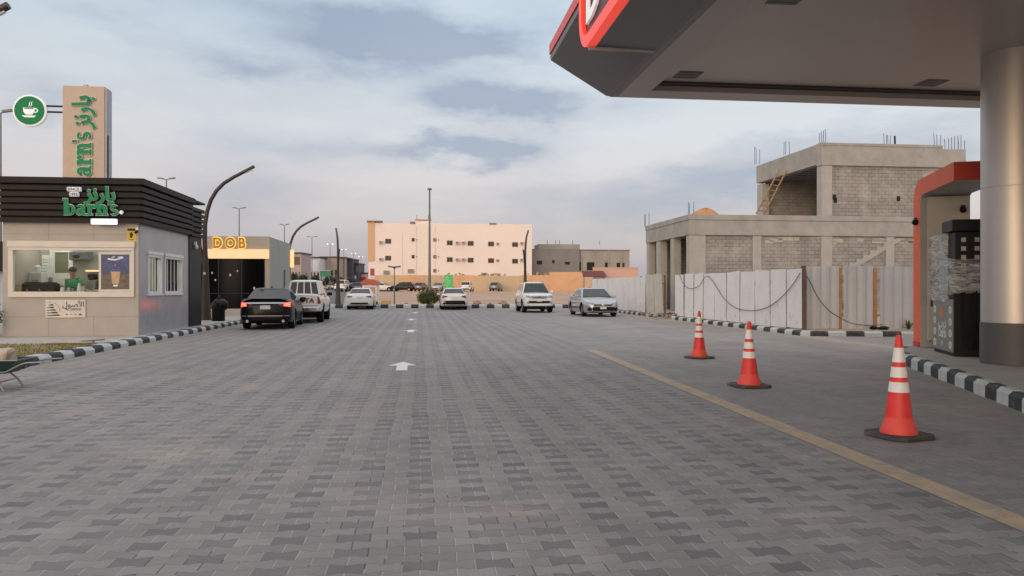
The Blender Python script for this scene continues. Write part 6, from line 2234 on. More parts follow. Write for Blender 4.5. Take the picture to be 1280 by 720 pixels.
        p = patch(bvh, bil((xr_, .66, zb0 + .02), (xr_, -.66, zb0 + .02), (xr_, -.56, zb0 + .17), (xr_, .56, zb0 + .17)), D, 10, 3, 0.008)
        p.build('rear_diffuser', bmp, t, smooth=40)
        if rear == 'black_bumper':
            p = patch(bvh, bil((xr_, .82, zb0 - .0), (xr_, -.82, zb0 - .0), (xr_, -.66, zb0 + .32), (xr_, .66, zb0 + .32)), D, 12, 4, 0.012)
            p.build('bumper_panel', GRILLE, t, smooth=40)
        if rear == 'chrome_strip':
            p = patch(bvh, bil((xr_, .62, .915), (xr_, -.62, .915), (xr_, -.62, .945), (xr_, .62, .945)), D, 10, 1, 0.012)
            p.build('trim_strip', CHROME, t, smooth=40)
            p = patch(bvh, bil((xr_, .80, .47), (xr_, -.80, .47), (xr_, -.80, .495), (xr_, .80, .495)), D, 12, 1, 0.010)
            p.build('bumper_strip', CHROME, t, smooth=40)
            for s in (-1, 1):
                MB().tube([(x_r + .16, s * .60, .30), (x_r - .01, s * .60, .30)], .05, 12).build('exhaust_tip', CHROME, t)
            tsm = MB()
            for s in (-1, 1):
                tsm = join(tsm, patch(bvh, bil((xr_, s * .50, .62), (xr_, s * .512, .62), (xr_, s * .50, 1.03), (xr_, s * .488, 1.03)), D, 1, 8, .003))
            tsm = join(tsm, patch(bvh, bil((xr_, -.5, .615), (xr_, .5, .615), (xr_, .5, .627), (xr_, -.5, .627)), D, 10, 1, .003))
            tsm.build('boot_seam', GRILLE, t)
            MB().box(x_r + .05, -.72, 1.062, x_r + .22, .72, 1.085).build('boot_spoiler', paint_, t, bevel=.008)
    # front
    D = (-1, 0, 0)
    xq = x_f + 1
    zsF = st[-3][3]
    if front == 'sedan':
        for s in (-1, 1):
            p = patch(bvh, bil((xq, s * .40, .62), (xq, s * .86, .69), (xq, s * .86, .78), (xq, s * .42, .68)), D, 8, 3, 0.010)
            if p.f: p.build('headlight', HEADL, t, smooth=40)
            p = patch(bvh, bil((xq, s * .60, .33), (xq, s * .78, .33), (xq, s * .74, .50), (xq, s * .62, .46)), D, 4, 3, 0.010)
            if p.f: p.build('fog_recess', GRILLE, t, smooth=40)
        p = patch(bvh, bil((xq, -.74, .30), (xq, .74, .30), (xq, .56, .50), (xq, -.56, .50)), D, 14, 5, 0.010)
        p.build('lower_grille', GRILLE, t, smooth=40)
        p = patch(bvh, bil((xq, -.44, .575), (xq, .44, .575), (xq, .50, .635), (xq, -.50, .635)), D, 10, 2, 0.010)
        p.build('upper_grille', GRILLE, t, smooth=40)
        p = patch(bvh, bil((xq, -.50, .545), (xq, .50, .545), (xq, .48, .565), (xq, -.48, .565)), D, 10, 1, 0.016)
        p.build('chrome_strip', CHROME, t, smooth=40)
        p = patch(bvh, bil((xq, -.16, .40), (xq, .16, .40), (xq, .16, .51), (xq, -.16, .51)), D, 3, 2, 0.022)
        p.build('number_plate', PLATE, t)
        MB().ell((x_f + .005, 0, .60), (.02, .08, .05), 14, 8).build('emblem', CHROME, t, smooth=60)
    elif front == 'suv':
        for s in (-1, 1):
            p = patch(bvh, bil((xq, s * .46, .87), (xq, s * .88, .91), (xq, s * .88, 1.05), (xq, s * .46, .99)), D, 8, 4, 0.012)
            if p.f: p.build('headlight', HEADL, t, smooth=40)
            p = patch(bvh, bil((xq, s * .56, .55), (xq, s * .74, .55), (xq, s * .72, .65), (xq, s * .56, .63)), D, 4, 3, 0.014)
            if p.f: p.build('fog_lamp', HEADL, t, smooth=40)
        p = patch(bvh, bil((xq, -.43, .84), (xq, .43, .84), (xq, .46, 1.0), (xq, -.46, 1.0)), D, 10, 4, 0.012)
        gr = p.build('upper_grille', GRILLE, t, smooth=40)
        for zz in (.855, .91, .965):
            p = patch(bvh, bil((xq, -.44, zz), (xq, .44, zz), (xq, .44, zz + .022), (xq, -.44, zz + .022)), D, 10, 1, 0.024)
            p.build('grille_bar', CHROME, gr, smooth=40)
        p = patch(bvh, bil((xq, -.72, .56), (xq, .72, .56), (xq, .62, .70), (xq, -.62, .70)), D, 12, 4, 0.010)
        p.build('lower_grille', GRILLE, t, smooth=40)
        p = patch(bvh, bil((xq, -.16, .66), (xq, .16, .66), (xq, .16, .76), (xq, -.16, .76)), D, 3, 2, 0.026)
        p.build('number_plate', PLATE, t)
        MB().box(-1.7, -.62, 1.815, .0, -.58, 1.85).build('roof_rail', GMET, t)
        MB().box(-1.7, .58, 1.815, .0, .62, 1.85).build('roof_rail', GMET, t)
        for s in (-1, 1):
            MB().box(-.9, s * .86, .36, .9, s * .99, .41).build('side_step', GMET, t)
    else:
        for s in (-1, 1):
            p = patch(bvh, bil((xq, s * .40, zsF - .12), (xq, s * .86, zsF - .07), (xq, s * .86, zsF + .02), (xq, s * .42, zsF - .03)), D, 6, 3, 0.010)
            if p.f: p.build('headlight', HEADL, t, smooth=40)
        p = patch(bvh, bil((xq, -.5, zsF - .36), (xq, .5, zsF - .36), (xq, .45, zsF - .16), (xq, -.45, zsF - .16)), D, 8, 3, 0.010)
        if p.f: p.build('front_grille', GRILLE, t, smooth=40)
    for x in (S['xa'], S['xf']):
        for s in (-1, 1):
            wheel(t, x, s * (W - 0.035), S['wr'], S['ww'], rim, 5 if spec is not SUV else 6)
    if not lod:
        MB().box(S['xa'] - .5, -.62, .20, S['xf'] + .5, .62, .30).build('underbody', UNDER, t)
    if spec is SEDAN and not lod:
        q = MB()
        q.prism([(0, 0), (.16, 0), (.05, .06), (0, .06)], lambda a, c: (C['xr1'] + .2 + a, -.02, C['zr'] + c), lambda a, c: (C['xr1'] + .2 + a, .02, C['zr'] + c))
        q.build('roof_fin', BLACK, t)
    return t


def paint(name, c, metal=0.0, rough=0.3, dirt=None, coat=0.8, spec=0.5):
    return mat(name, c, rough, metal, var=0.03, coat=coat, dirt=dirt, spec=spec)


HB = R(90) + TH                       # driving away from the camera along the road
HF = R(-90) + TH                      # driving towards it


def at_rear(u, yr, half, hd=HB):
    q = Vector(((u - 640) / FPX * yr, yr, 0))
    return q + Vector((math.cos(hd), math.sin(hd), 0)) * half


def at_front(u, yf, half, hd=HF):
    q = Vector(((u - 640) / FPX * yf, yf, 0))
    return q - Vector((math.cos(hd), math.sin(hd), 0)) * half


BLK = paint('black_paint', (0.004, 0.0035, 0.004), 0.0, 0.25, coat=0.12, spec=0.25)
WHT = paint('car_white', (0.70, 0.70, 0.69), 0, 0.3, dirt=((0.6, 0.57, 0.53), 2.0, 0.62))
WHT2 = paint('pearl_white', (0.66, 0.64, 0.61), 0, 0.3, dirt=((0.55, 0.52, 0.48), 2.0, 0.62))
SIL = paint('silver_paint', (0.42, 0.42, 0.43), 0.7, 0.3)
car('parked_car', 'black sedan with its red brake lights on waiting behind the white pickup', 'car', SEDAN, BLK, at_rear(331.5, 26.6, 2.42, HB + R(3)), HB + R(3), rear='chrome_strip', lit=True)
car('pickup_truck', 'white pickup truck with red tailgate lettering and barred rear window', 'pickup', PICK, WHT, at_rear(373.5, 31.4, 2.75, HB + R(2)), HB + R(2), rim=RIMD)
car('parked_car', 'white sedan stopped at the far kerb beside the pickup, seen from behind', 'car', SEDAN, WHT, at_rear(449, 51.3, 2.42), HB, rear='wide', group='white sedans at the far kerb')
car('parked_car', 'white sedan with a black rear bumper parked in front of the round bush', 'car', SEDAN, WHT2, at_rear(568, 50.6, 2.42), HB, rear='black_bumper', group='white sedans at the far kerb', glass=CARGL2)
car('suv', 'white off-road car facing the camera with a chrome barred grille', 'car', SUV, WHT, at_front(674.5, 44.6, 2.35), HF, front='suv', glass=CARGL2)
car('parked_car', 'silver sedan facing the camera with a wide black lower grille', 'car', SEDAN, SIL, at_front(754, 38.3, 2.42), HF, front='sedan', glass=CARGL2)


def far_car(label, spec, pm, u, y, hd, sc=1.0, **kw):
    x = (u - 640) / FPX * y
    return car('parked_car', label, 'car', spec, pm, (x, y, tz(y) + 0.012), hd, 'cars parked on the dirt lot and street', lod=1, scale=sc, **kw)


far_car('black hatchback parked side on in front of the orange wall', HATCH, BLK, 503.5, 126, R(172), sc=0.93)
far_car('purple grey hatchback seen from behind next to the black hatchback', HATCH, paint('purple_grey', (0.12, 0.10, 0.13), 0.4), 526.5, 127, R(82), sc=0.9)
far_car('white sedan parked behind the nose of the black hatchback', SEDAN, WHT, 478, 130, R(-8), sc=1.0)
far_car('pale grey sedan half hidden by the round bush in front of the wall', SEDAN, SIL, 549, 128, R(-100))
far_car('white van-like car whose tail shows beyond the parked sedan with black bumper', HATCH, WHT, 584, 122, R(85), sc=0.95)
far_car('grey car parked alone against the beige part of the wall', HATCH, paint('far_grey', (0.16, 0.15, 0.15), 0.3), 620, 128, R(80), sc=0.92)
far_car('white off-road car parked by the street left of the white sedan', SUV, WHT2, 430, 118, R(86))
far_car('white sedan on the street right behind the pole of the far lamp', SEDAN, WHT, 446, 140, R(20))
far_car('dark blue sedan on the street beside the orange roofed cart', SEDAN, paint('dark_blue', (0.02, 0.025, 0.05), 0.3), 451, 118, R(-12))
for i, (u, y, hd, pm, lb) in enumerate(((386, 170, 80, WHT, 'tiny white car in the far street row, first from the cafe'), (393, 172, 85, SIL, 'tiny silver car in the far street row, second from the cafe'), (401, 175, 80, BLK, 'tiny black car in the far street row, third from the cafe'), (409, 176, 83, WHT2, 'tiny white car in the far street row, fourth from the cafe'), (418, 178, 80, SIL, 'tiny silver car in the far street row, closest to the far lamp'))):
    far_car(lb, HATCH, pm, u, y, R(hd))

# ---------------------------------------------------------------- apartment block beyond the lot
AY = 145.0
A0 = Vector(((460.5 - 640) / FPX * AY, AY, tz(AY)))
ap = thing('apartment_block', 'pale pink three storey apartment block behind the orange wall', 'building', A0, TH)
APK = mat('apartment_pink', (0.86, 0.745, 0.68), 0.85, var=0.035, vs=0.15, bump=0.05, bs=5)
AOR = mat('apartment_orange', (0.68, 0.42, 0.24), 0.85, var=0.05, vs=0.3)
ABR = mat('apartment_brown', (0.30, 0.17, 0.11), 0.8)
pxm = AY / FPX
UX_ = lambda z: (z / 4 + 440 - 460.5) * pxm / math.cos(TH) * 1.02
VZ_ = lambda y: CAMH - (y / 4 + 220 - HOR) * pxm * 1.01 - A0.z
AW = UX_(886)
AH = VZ_(240)
MB().box(0, 0, 0, AW, 16, AH).build('wall', APK, ap)
MB().box(-0.1, -0.12, VZ_(430), UX_(112), 2.0, VZ_(236)).build('orange_pier', AOR, ap)
MB().box(-0.3, -0.4, VZ_(236) + 0.003, UX_(150), 2.0, VZ_(230)).build('cornice', ABR, ap)
MB().box(UX_(312), 1.0, AH + 0.002, UX_(385), 6, VZ_(216)).build('stair_head', APK, ap)
MB().box(UX_(312) - 0.2, 0.8, VZ_(224), UX_(385) + 0.1, 0.99, VZ_(219)).build('stair_cornice', ABR, ap)
MB().box(UX_(283), -0.1, AH - 0.15, UX_(308), 0.5, AH + 0.3).build('roof_vent', ABR, ap)
MB().box(UX_(673), -0.1, AH - 0.12, UX_(708), 0.5, AH + 0.18).build('roof_vent', mat('grey_vent', (0.2, 0.19, 0.19)), ap)
q = MB()
for z in (316, 372, 379, 383):
    q.tube([(UX_(z), 1.5, AH), (UX_(z), 1.5, VZ_(196 + z % 7))], 0.05, 5)
q.build('antenna', REBAR, ap)
WFR = mat('window_frame_brown', (0.26, 0.19, 0.15), 0.6)
WGL = mat('window_dark', (0.035, 0.032, 0.032), 0.15, var=0.3, vs=1)
for yz, big, small, vent in ((337, (177, 477, 580, 681, 801), (298, 404), (143, 514, 545, 835)), (421, (177, 477, 580, 681, 801), (298, 404), (143, 514, 545, 835)), (491, (), (404,), ())):
    for x in big:
        cx, cz = UX_(x), VZ_(yz + (x - 477) * 0.02)
        f = MB()
        f.box(cx - .56, -0.05, cz - .46, cx - .50, 0.01, cz + .46); f.box(cx + .50, -0.05, cz - .46, cx + .56, 0.01, cz + .46); f.box(cx - .03, -0.05, cz - .40, cx + .03, 0.01, cz + .40)
        f.box(cx - .499, -0.05, cz - .46, cx + .499, 0.01, cz - .40); f.box(cx - .499, -0.05, cz + .40, cx + .499, 0.01, cz + .46)
        o = f.build('window', WFR, ap)
        MB().box(cx - .499, -0.02, cz - .399, cx + .499, -0.004, cz + .399).build('pane', WGL, o)
    for x in small:
        cx, cz = UX_(x), VZ_(yz - 14)
        f = MB()
        f.box(cx - .30, -0.05, cz - .34, cx - .25, 0.01, cz + .34); f.box(cx + .25, -0.05, cz - .34, cx + .30, 0.01, cz + .34)
        f.box(cx - .249, -0.05, cz - .34, cx + .249, 0.01, cz - .29); f.box(cx - .249, -0.05, cz + .29, cx + .249, 0.01, cz + .34)
        o = f.build('window', WFR, ap)
        MB().box(cx - .249, -0.02, cz - .289, cx + .249, -0.004, cz + .289).build('pane', WGL, o)
        MB().box(cx + .6, -0.12, cz - .1, cx + .8, 0.0, cz + .1).build('vent', mat('vent_tan', (0.35, 0.25, 0.2)), ap)
    for x in vent:
        cx, cz = UX_(x), VZ_(yz)
        o = MB().box(cx - .36, -0.5, cz - .24, cx + .36, 0, cz + .26).build('air_conditioner', mat('ac_beige', (0.52, 0.43, 0.37), 0.5), ap)
        MB().box(cx - .28, -0.506, cz - .16, cx + .1, -0.501, cz + .18).build('fan_grille', mat('ac_dark', (0.22, 0.18, 0.16)), o)
    if yz != 491:
        o = MB().box(UX_(714) - .22, -0.3, VZ_(yz + 3) - .2, UX_(714) + .22, 0, VZ_(yz + 3) + .2).build('air_conditioner', mat('ac_brown', (0.30, 0.22, 0.18)), ap)
for x, w_ in ((170, 0.6), (288, 0.6)):
    cx, cz = UX_(x), VZ_(488 - (8 if x > 200 else 0))
    o = MB().box(cx - w_, -0.35, cz - .3, cx + w_ - .1, 0, cz + .42).build('air_conditioner', mat('ac_grey', (0.36, 0.31, 0.28)), ap)
    q = MB()
    for k in range(4):
        q.box(cx - w_ + .08, -0.356, cz - .2 + .14 * k, cx + w_ - .2, -0.351, cz - .12 + .14 * k)
    q.build('grille', mat('ac_dark', (0.22, 0.18, 0.16)), o)
q = MB()
for x in (245, 312, 405):
    q.tube([(UX_(x), -0.08, 0.5), (UX_(x), -0.08, VZ_(292) if x == 245 else AH - 0.6)], 0.05, 6)
q.build('drain_pipe', APK, ap)

# boundary wall, in bays of orange and beige
WY = 131.0
WO = [mat('wall_orange', (0.70, 0.41, 0.235), 0.9, var=0.08, vs=0.4, dirt=((0.50, 0.33, 0.20), 0.3, 0.58)), mat('wall_beige', (0.60, 0.44, 0.29), 0.9, var=0.08, vs=0.4)]
bw_ = thing('boundary_wall', 'long plastered boundary wall in orange and beige bays in front of the apartment block', 'wall', (0, WY, tz(WY)))
ztop = CAMH + (HOR - 344.8) / FPX * WY - tz(WY)
for u0, u1, k, dz in ((467, 497.5, 1, 0), (497.5, 530, 0, 0), (530, 566, 1, 0), (566, 592.5, 0, 0), (592.5, 622, 1, -.05), (622, 651, 1, -.1), (651, 686.5, 0, 0.0), (686.5, 728, 0, 0.55), (728, 760, 1, -.3)):
    xa, xb = (u0 - 640) / FPX * WY, (u1 - 640) / FPX * WY
    b = MB().box(xa + 0.02, 0, -0.6, xb - 0.16, 0.25, ztop + dz)
    b.box(xb - 0.158, -0.05, -0.6, xb + 0.018, 0.3, ztop + dz + 0.05)
    b.build('wall_bay', WO[k], bw_)
MB().box((467 - 640) / FPX * WY - .5, 0.26, -0.6, (467 - 640) / FPX * WY - .2, 18, ztop).build('side_wall', WO[1], bw_)
rbm = MB()
for _ in range(60):
    u_ = random.choice((random.gauss(575, 6), random.gauss(606, 4), random.gauss(618, 5), random.gauss(680, 18), random.gauss(690, 10)))
    s = random.uniform(0.15, 0.5)
    rbm.obox(((u_ - 640) / FPX * (WY + 3), WY + 2 + random.random(), tz(WY) + ztop + random.uniform(-.2, .3)), (s * 1.5, s, s * 0.7), Matrix.Rotation(random.uniform(0, 3), 3, 'Y'), random.randint(0, 1))
rbm.box((560 - 640) / FPX * WY, WY + 1.6, tz(WY), (735 - 640) / FPX * WY, WY + 4.2, tz(WY) + ztop - 0.25, 1)
kind(rbm.build('building_rubble', [mat('rubble_red', (0.3, 0.14, 0.09), 0.9), mat('rubble_tan', (0.45, 0.32, 0.24), 0.9)]), 'stuff')

# grey unfinished houses
GY = 152.0
G0 = Vector(((659 - 640) / FPX * GY, GY, tz(GY)))
gb = thing('unfinished_house', 'long grey unfinished house with small dark windows beyond the orange wall', 'building', G0, TH)
GD = mat('raw_render_dark', (0.22, 0.205, 0.195), 0.9, var=0.12, vs=0.4)
GL_ = mat('raw_render_light', (0.33, 0.305, 0.27), 0.9, var=0.12, vs=0.4)
gx = lambda u: (u - 659) / FPX * GY * 1.02
gz = lambda v: CAMH - (v - HOR) / FPX * GY * 1.005 - G0.z
MB().box(0, 0, 0, gx(724), 12, gz(312)).build('left_wing', GD, gb)
MB().box(gx(724) + .01, 0.8, 0, gx(789), 12, gz(312.5)).build('right_wing', GL_, gb)
MB().box(gx(677), 4, gz(312) + .01, gx(730), 10, gz(304.6)).build('roof_room', GL_, gb)
MB().box(gx(724) + .02, 0.6, gz(313.2), gx(789) + .1, 0.79, gz(312.2)).build('parapet', GD, gb)
HOLE = mat('opening_dark', (0.018, 0.017, 0.017), 0.9)
for u0, u1, v0, v1, y in ((671, 677.5, 326.8, 331.5, 0), (690, 693, 326, 330, 0), (706, 712, 328, 331.5, 0), (725, 729, 328, 338.5, .8), (734.5, 745.5, 328.2, 338.5, .8), (757.5, 763, 328.5, 335.8, .8), (772.5, 777, 328.8, 336, .8), (780, 782.5, 329, 336, .8), (713.5, 718, 311.8 - 0.2, 313, 3.99)):
    MB().box(gx(u0), y - 0.03, gz(v1), gx(u1), y + 0.05, gz(v0)).build('window', HOLE, gb)
q = MB()
for u in (700, 705, 722, 757, 689):
    q.tube([(gx(u), 5, gz(305)), (gx(u), 5, gz(299))], 0.05, 5)
q.build('rebar', REBAR, gb)
for k in range(4):
    MB().box(gx(727 + 17 * k), 0.62, 0, gx(728.5 + 17 * k), 0.795, gz(313.4)).build('pilaster', GL_, gb)
pk = thing('boundary_wall', 'short pink wall between the orange wall and the white hoarding', 'wall', pp(741, 352, 118))
MB().box(0, 0, -1, 57 / FPX * 118, 0.3, 2.0).build('wall_panel', mat('wall_pink', (0.60, 0.38, 0.30), 0.9, var=0.05), pk)
MB().box(-0.05, -0.06, 2.003, 57 / FPX * 118 + .05, 0.36, 2.1).build('coping', mat('wall_pink', (0.60, 0.38, 0.30)), pk)
rr_ = thing('tiled_roof', 'small dark red sloping roof above the boundary wall', 'roof', pp(729, 347, 116))
q = MB()
w2 = 29 / FPX * 116
q.add([(0, 0, 0.15), (w2, 0, 0.15), (w2 - .3, 1.2, 0.95), (-.1, 1.2, 0.95), (0, 0, 0), (w2, 0, 0), (w2 - .3, 1.2, 0.8), (-.1, 1.2, 0.8)], [(0, 1, 2, 3), (7, 6, 5, 4), (0, 4, 5, 1), (1, 5, 6, 2), (2, 6, 7, 3), (3, 7, 4, 0)])
q.build('roof_slope', mat('roof_maroon', (0.14, 0.04, 0.035), 0.7), rr_)
for x in (0.15, w2 - 0.4):
    MB().tube([(x, 0.3, -2.0), (x, 0.3, 0.1)], 0.06, 6).build('support_post', REBAR, rr_)

# ---------------------------------------------------------------- lamps far off
POLE = mat('pole_grey', (0.15, 0.15, 0.155), 0.5, metal=0.4)
LIT = mat('lit_head', (0.8, 0.8, 0.8), emit=(1.0, 0.97, 0.9), es=1.4)


def mast(label, u, vt, y, heads, r_=0.07, arm=0.9, lit=False, group='tall lamp masts along the street', zb=None):
    base = tz(y) if zb is None else zb
    top = CAMH - (vt - HOR) / FPX * y
    t = thing('lamp_mast', label, 'lamp mast', ((u - 640) / FPX * y, y, base), 0, group)
    h = top - base
    MB().tube([(0, 0, 0), (0, 0, h * 0.5), (0, 0, h)], [r_ * 1.5, r_ * 1.15, r_ * 0.8], 10).build('pole', POLE, t, smooth=50)
    for s in heads:
        MB().tube([(0, 0, h - 0.05), (s * arm, 0, h + 0.12)], r_ * (0.6 if not lit else 0.28), 6).build('arm', POLE, t)
        MB().obox((s * arm, 0, h + 0.10), ((0.28, 0.2, 0.2) if lit else (0.55, 0.24, 0.12)), Matrix.Rotation(R(-8 * s), 3, 'Y')).build('lamp_head', LIT if lit else POLE, t)
    return t


mast('tall double armed lamp mast rising above the dark kiosk roof', 208, 225, 73, (-1, 1), arm=0.55)
mast('double armed lamp mast rising above the glowing cafe letters', 299, 261.5, 100, (-1, 1), arm=0.6)
mast('thin unlit lamp mast between the cafe and the second curved lamp', 355.5, 282, 126, (-1, 1), arm=0.5)
mast('unlit lamp mast over the white shop row, right of the blade sign', 390, 297, 157, (-1, 1), arm=0.8)
mast('lit double lamp mast above the green billboard', 412.6, 306.5, 183, (-1, 1), lit=True, arm=0.6)
mast('lit double lamp mast just right of the end-on curved lamp', 429.7, 313, 210, (-1, 1), lit=True, arm=0.6)
mast('lit lamp mast above the dark blue shop block', 442, 318, 234, (-1, 1), lit=True, arm=0.6)
mast('smallest lit lamp mast left of the apartment block', 451, 322, 258, (-1, 1), lit=True, arm=0.6)
mast('lamp mast at the left edge beside the round green sign', 1.0, 141.5, 45, (1,), arm=0.4, r_=0.05)
mast('tall grey lamp pole standing before the apartment block', 537, 238.5, 85, (), r_=0.11)
tl = [o for o in COL.objects if o.get('label') == 'tall grey lamp pole standing before the apartment block'][0]
hh = CAMH - (238.5 - HOR) / FPX * 85 - tz(85)
MB().lathe([(0.12, hh), (0.26, hh + 0.03), (0.22, hh + 0.2), (0.1, hh + 0.24)], 12).build('lamp_head', POLE, tl)
MB().tube([(0, 0, 0.0), (0, 0, 0.9)], 0.24, 10).build('base', mat('pole_base', (0.3, 0.29, 0.28)), tl)
mast('short double lamp post on the dirt behind the far kerb', 493, 336, 60, (-1, 1), arm=0.22, r_=0.04)

# ---------------------------------------------------------------- street on the left
SY = 200.0


def block(name, label, u0, u1, v0, v1, m_, bands=(), wins=None, y=SY, cat='building', roofm=None):
    x0, x1 = (u0 - 640) / FPX * y, (u1 - 640) / FPX * y
    zt_ = CAMH - (v0 - HOR) / FPX * y
    t = thing(name, label, cat, (x0, y, tz(y)), 0, 'shops along the far street')
    h = zt_ - tz(y)
    w = x1 - x0
    MB().box(0, 0, 0, w, 9, h).build('wall', m_, t)
    MB().box(-0.2, -0.25, h + .002, w + 0.2, 9, h + 0.35).build('roof_edge', roofm or DMET, t)
    for (b0, b1, a0, a1, bm_, nm) in bands:
        MB().box(w * a0, -0.14, h * b0, w * a1, -0.002, h * b1).build(nm, bm_, t)
    if wins:
        n, z0, z1, wm_ = wins
        for i in range(n):
            MB().box(w * (i + 0.25) / n, -0.05, h * z0, w * (i + 0.75) / n, -0.001, h * z1).build('window', wm_, t)
    return t


TAN = mat('shop_tan', (0.42, 0.34, 0.27), 0.8, var=0.06, vs=0.5)
PKS = mat('shop_pink', (0.46, 0.36, 0.32), 0.8, var=0.06, vs=0.5)
WSH = mat('shop_white', (0.62, 0.60, 0.60), 0.7, var=0.06, vs=0.5)
CHA = mat('shop_charcoal', (0.055, 0.06, 0.075), 0.6, var=0.1)
PSG = mat('pale_sign', (0.66, 0.68, 0.74), 0.5)
SG2 = mat('blue_sign', (0.06, 0.10, 0.26), 0.5)
block('shop_building', 'pinkish shop with a brown sign box next to the cafe blade sign', 364, 376.5, 318, 346, PKS, ((.70, .92, .15, .85, mat('brown_sign', (0.13, 0.08, 0.06)), 'sign_board'),), (3, .1, .5, WGL), y=185)
block('shop_building', 'white shop with a pale sign band and dark vertical windows', 377, 400, 323.5, 346, WSH, ((.58, .92, .05, .95, PSG, 'sign_board'),), (5, .02, .55, CHA))
block('shop_building', 'tan two storey shop behind the green billboard', 400.5, 423, 323, 346, TAN, ((.10, .3, .1, .95, PSG, 'sign_board'),), (4, .45, .62, WGL), y=206)
block('shop_building', 'narrow greyish shop directly right of the end-on curved lamp', 423.5, 431, 323.5, 346, PKS, ((.3, .42, .1, .9, PSG, 'sign_board'),), (2, .1, .25, WGL), y=212)
block('shop_building', 'tall charcoal shop block among the tan shops', 432, 440.5, 325.5, 348, CHA, ((.25, .42, .05, .95, SG2, 'sign_board'),), (2, .02, .2, PSG), y=215)
block('shop_building', 'small dark shop with white and blue panels beside the charcoal block', 441, 448, 331, 349, CHA, ((.3, .55, .1, .6, PSG, 'sign_board'), (.05, .25, .4, .95, SG2, 'sign_panel')), (2, .7, .9, WGL), y=218)
block('shop_building', 'low pale pink shop at the end of the street beside the apartment block', 448.5, 463, 343, 352, mat('shop_pale_pink', (0.56, 0.45, 0.42), 0.8), ((.55, .8, .2, .6, mat('red_sign', (0.4, 0.05, 0.05)), 'sign_board'),), (3, .1, .4, WGL), y=222)
gq = pp(400, 346, 150)
t = thing('billboard', 'green billboard in front of the tan shop on the far street', 'billboard', gq)
wv, hv = 13.5 / FPX * 150, 7.0 / FPX * 150
MB().box(0, 0, 0, wv, 0.15, hv).build('board', mat('billboard_green', (0.012, 0.19, 0.10), 0.5), t)
for x in (0.25, wv - 0.3):
    MB().tube([(x, 0.2, -3), (x, 0.2, hv)], 0.07, 6).build('post', POLE, t)
MB().box(-0.06, -0.01, hv + .001, wv + .06, 0.17, hv + 0.1).build('board_edge', WSH, t)
t = thing('roadside_sign', 'small red and white sign on a post at the left corner of the apartment block', 'sign', pp(465.5, 354, 110))
MB().tube([(0, 0, -0.6), (0, 0, 2.0)], 0.05, 6).build('post', POLE, t)
MB().box(-0.3, -0.06, 1.0, 0.3, 0.04, 2.0).build('red_panel', mat('red_sign', (0.4, 0.05, 0.05)), t)
MB().box(-0.28, -0.06, 0.3, 0.3, 0.04, 0.98).build('white_panel', WSH, t)
# street trees
DLEAF = [mat('street_leaf', (0.045, 0.062, 0.030), 0.7), mat('street_leaf_light', (0.075, 0.092, 0.042), 0.7), mat('street_leaf_dark', (0.026, 0.038, 0.02), 0.7)]


def tree(label, u, v0, v1, wpx, y, n=900):
    x = (u - 640) / FPX * y
    zt_, w = CAMH - (v0 - HOR) / FPX * y - tz(y), wpx / FPX * y
    t = thing('street_tree', label, 'tree', (x, y, tz(y)), 0, 'round trees along the street')
    bl_ = []
    for i in range(5):
        a = random.uniform(0, 2 * PI)
        bl_.append(((math.cos(a) * w * 0.28, math.sin(a) * w * 0.28, zt_ * random.uniform(0.5, 0.78)), (w * 0.3, w * 0.3, zt_ * 0.28)))
    leaf_mb(bl_, n, 0.17).build('crown', DLEAF, t)
    b = MB().tube([(0, 0, 0), (0.05, 0, zt_ * 0.45), (0, 0, zt_ * 0.75)], [0.12, 0.09, 0.04], 7)
    for i in range(3):
        a = 2 * PI * i / 3 + .4
        b.tube([(0.05, 0, zt_ * 0.4), (math.cos(a) * w * .25, math.sin(a) * w * .25, zt_ * .65)], [0.06, 0.02], 5)
    b.build('trunk', WOOD, t)


for lb, u, v0, w_, y in (('dark round tree directly right of the blade sign', 379.5, 342.5, 12, 150), ('dark round tree under the white shop front', 394.5, 343.5, 11, 155), ('dark tree below the green billboard', 407, 345.5, 9, 162), ('dark tree left of the end-on curved lamp', 417, 345, 10, 165), ('low tree right of the end-on curved lamp', 427, 347, 9, 160), ('low tree below the charcoal shop block', 436, 348.5, 9, 165), ('low tree at the end of the shop row', 446, 349.5, 10, 170), ('dark tree half hidden by the cafe wall', 369, 342, 9, 148)):
    tree(lb, u, v0, 356, w_, y)
# flowering bush and stones behind the far kerb
bq = pp(536, 381, 58.6)
t = thing('round_bush', 'round green bush with reddish blooms behind the far kerb', 'bush', (bq.x, bq.y, 0.18))
BL = [mat('bush_leaf', (0.075, 0.10, 0.025), 0.6), mat('bush_leaf_light', (0.13, 0.15, 0.04), 0.6), mat('bush_leaf_dark', (0.03, 0.045, 0.016), 0.6)]
leaf_mb([((-0.45, 0, 0.55), (0.5, 0.5, 0.5)), ((0.1, 0, 0.65), (0.55, 0.55, 0.52)), ((0.55, 0.1, 0.6), (0.45, 0.45, 0.45)), ((0, -0.2, 0.35), (0.7, 0.5, 0.4))], 6500, 0.055).build('foliage', BL, t)
leaf_mb([((0.6, -0.1, 0.75), (0.4, 0.4, 0.35))], 130, 0.05).build('blooms', mat('bloom_orange', (0.35, 0.12, 0.03), 0.6), t)
b = MB()
for a in range(5):
    b.tube([(0, 0, 0), (0.4 * math.cos(a * 1.3), 0.4 * math.sin(a * 1.3), 0.7)], [0.03, 0.01], 5)
b.build('stem', WOOD, t)
t = thing('menu_board', 'bright green signboard standing on the dirt lot behind the white sedan', 'sign', pp(560.8, 364, 100))
MB().box(-.55, 0, 0.35, .55, 0.08, 2.05).build('board', mat('board_green', (0.06, 0.42, 0.13), 0.5, var=0.1, emit=(0.05, 0.5, 0.12), es=0.15), t)
q = MB()
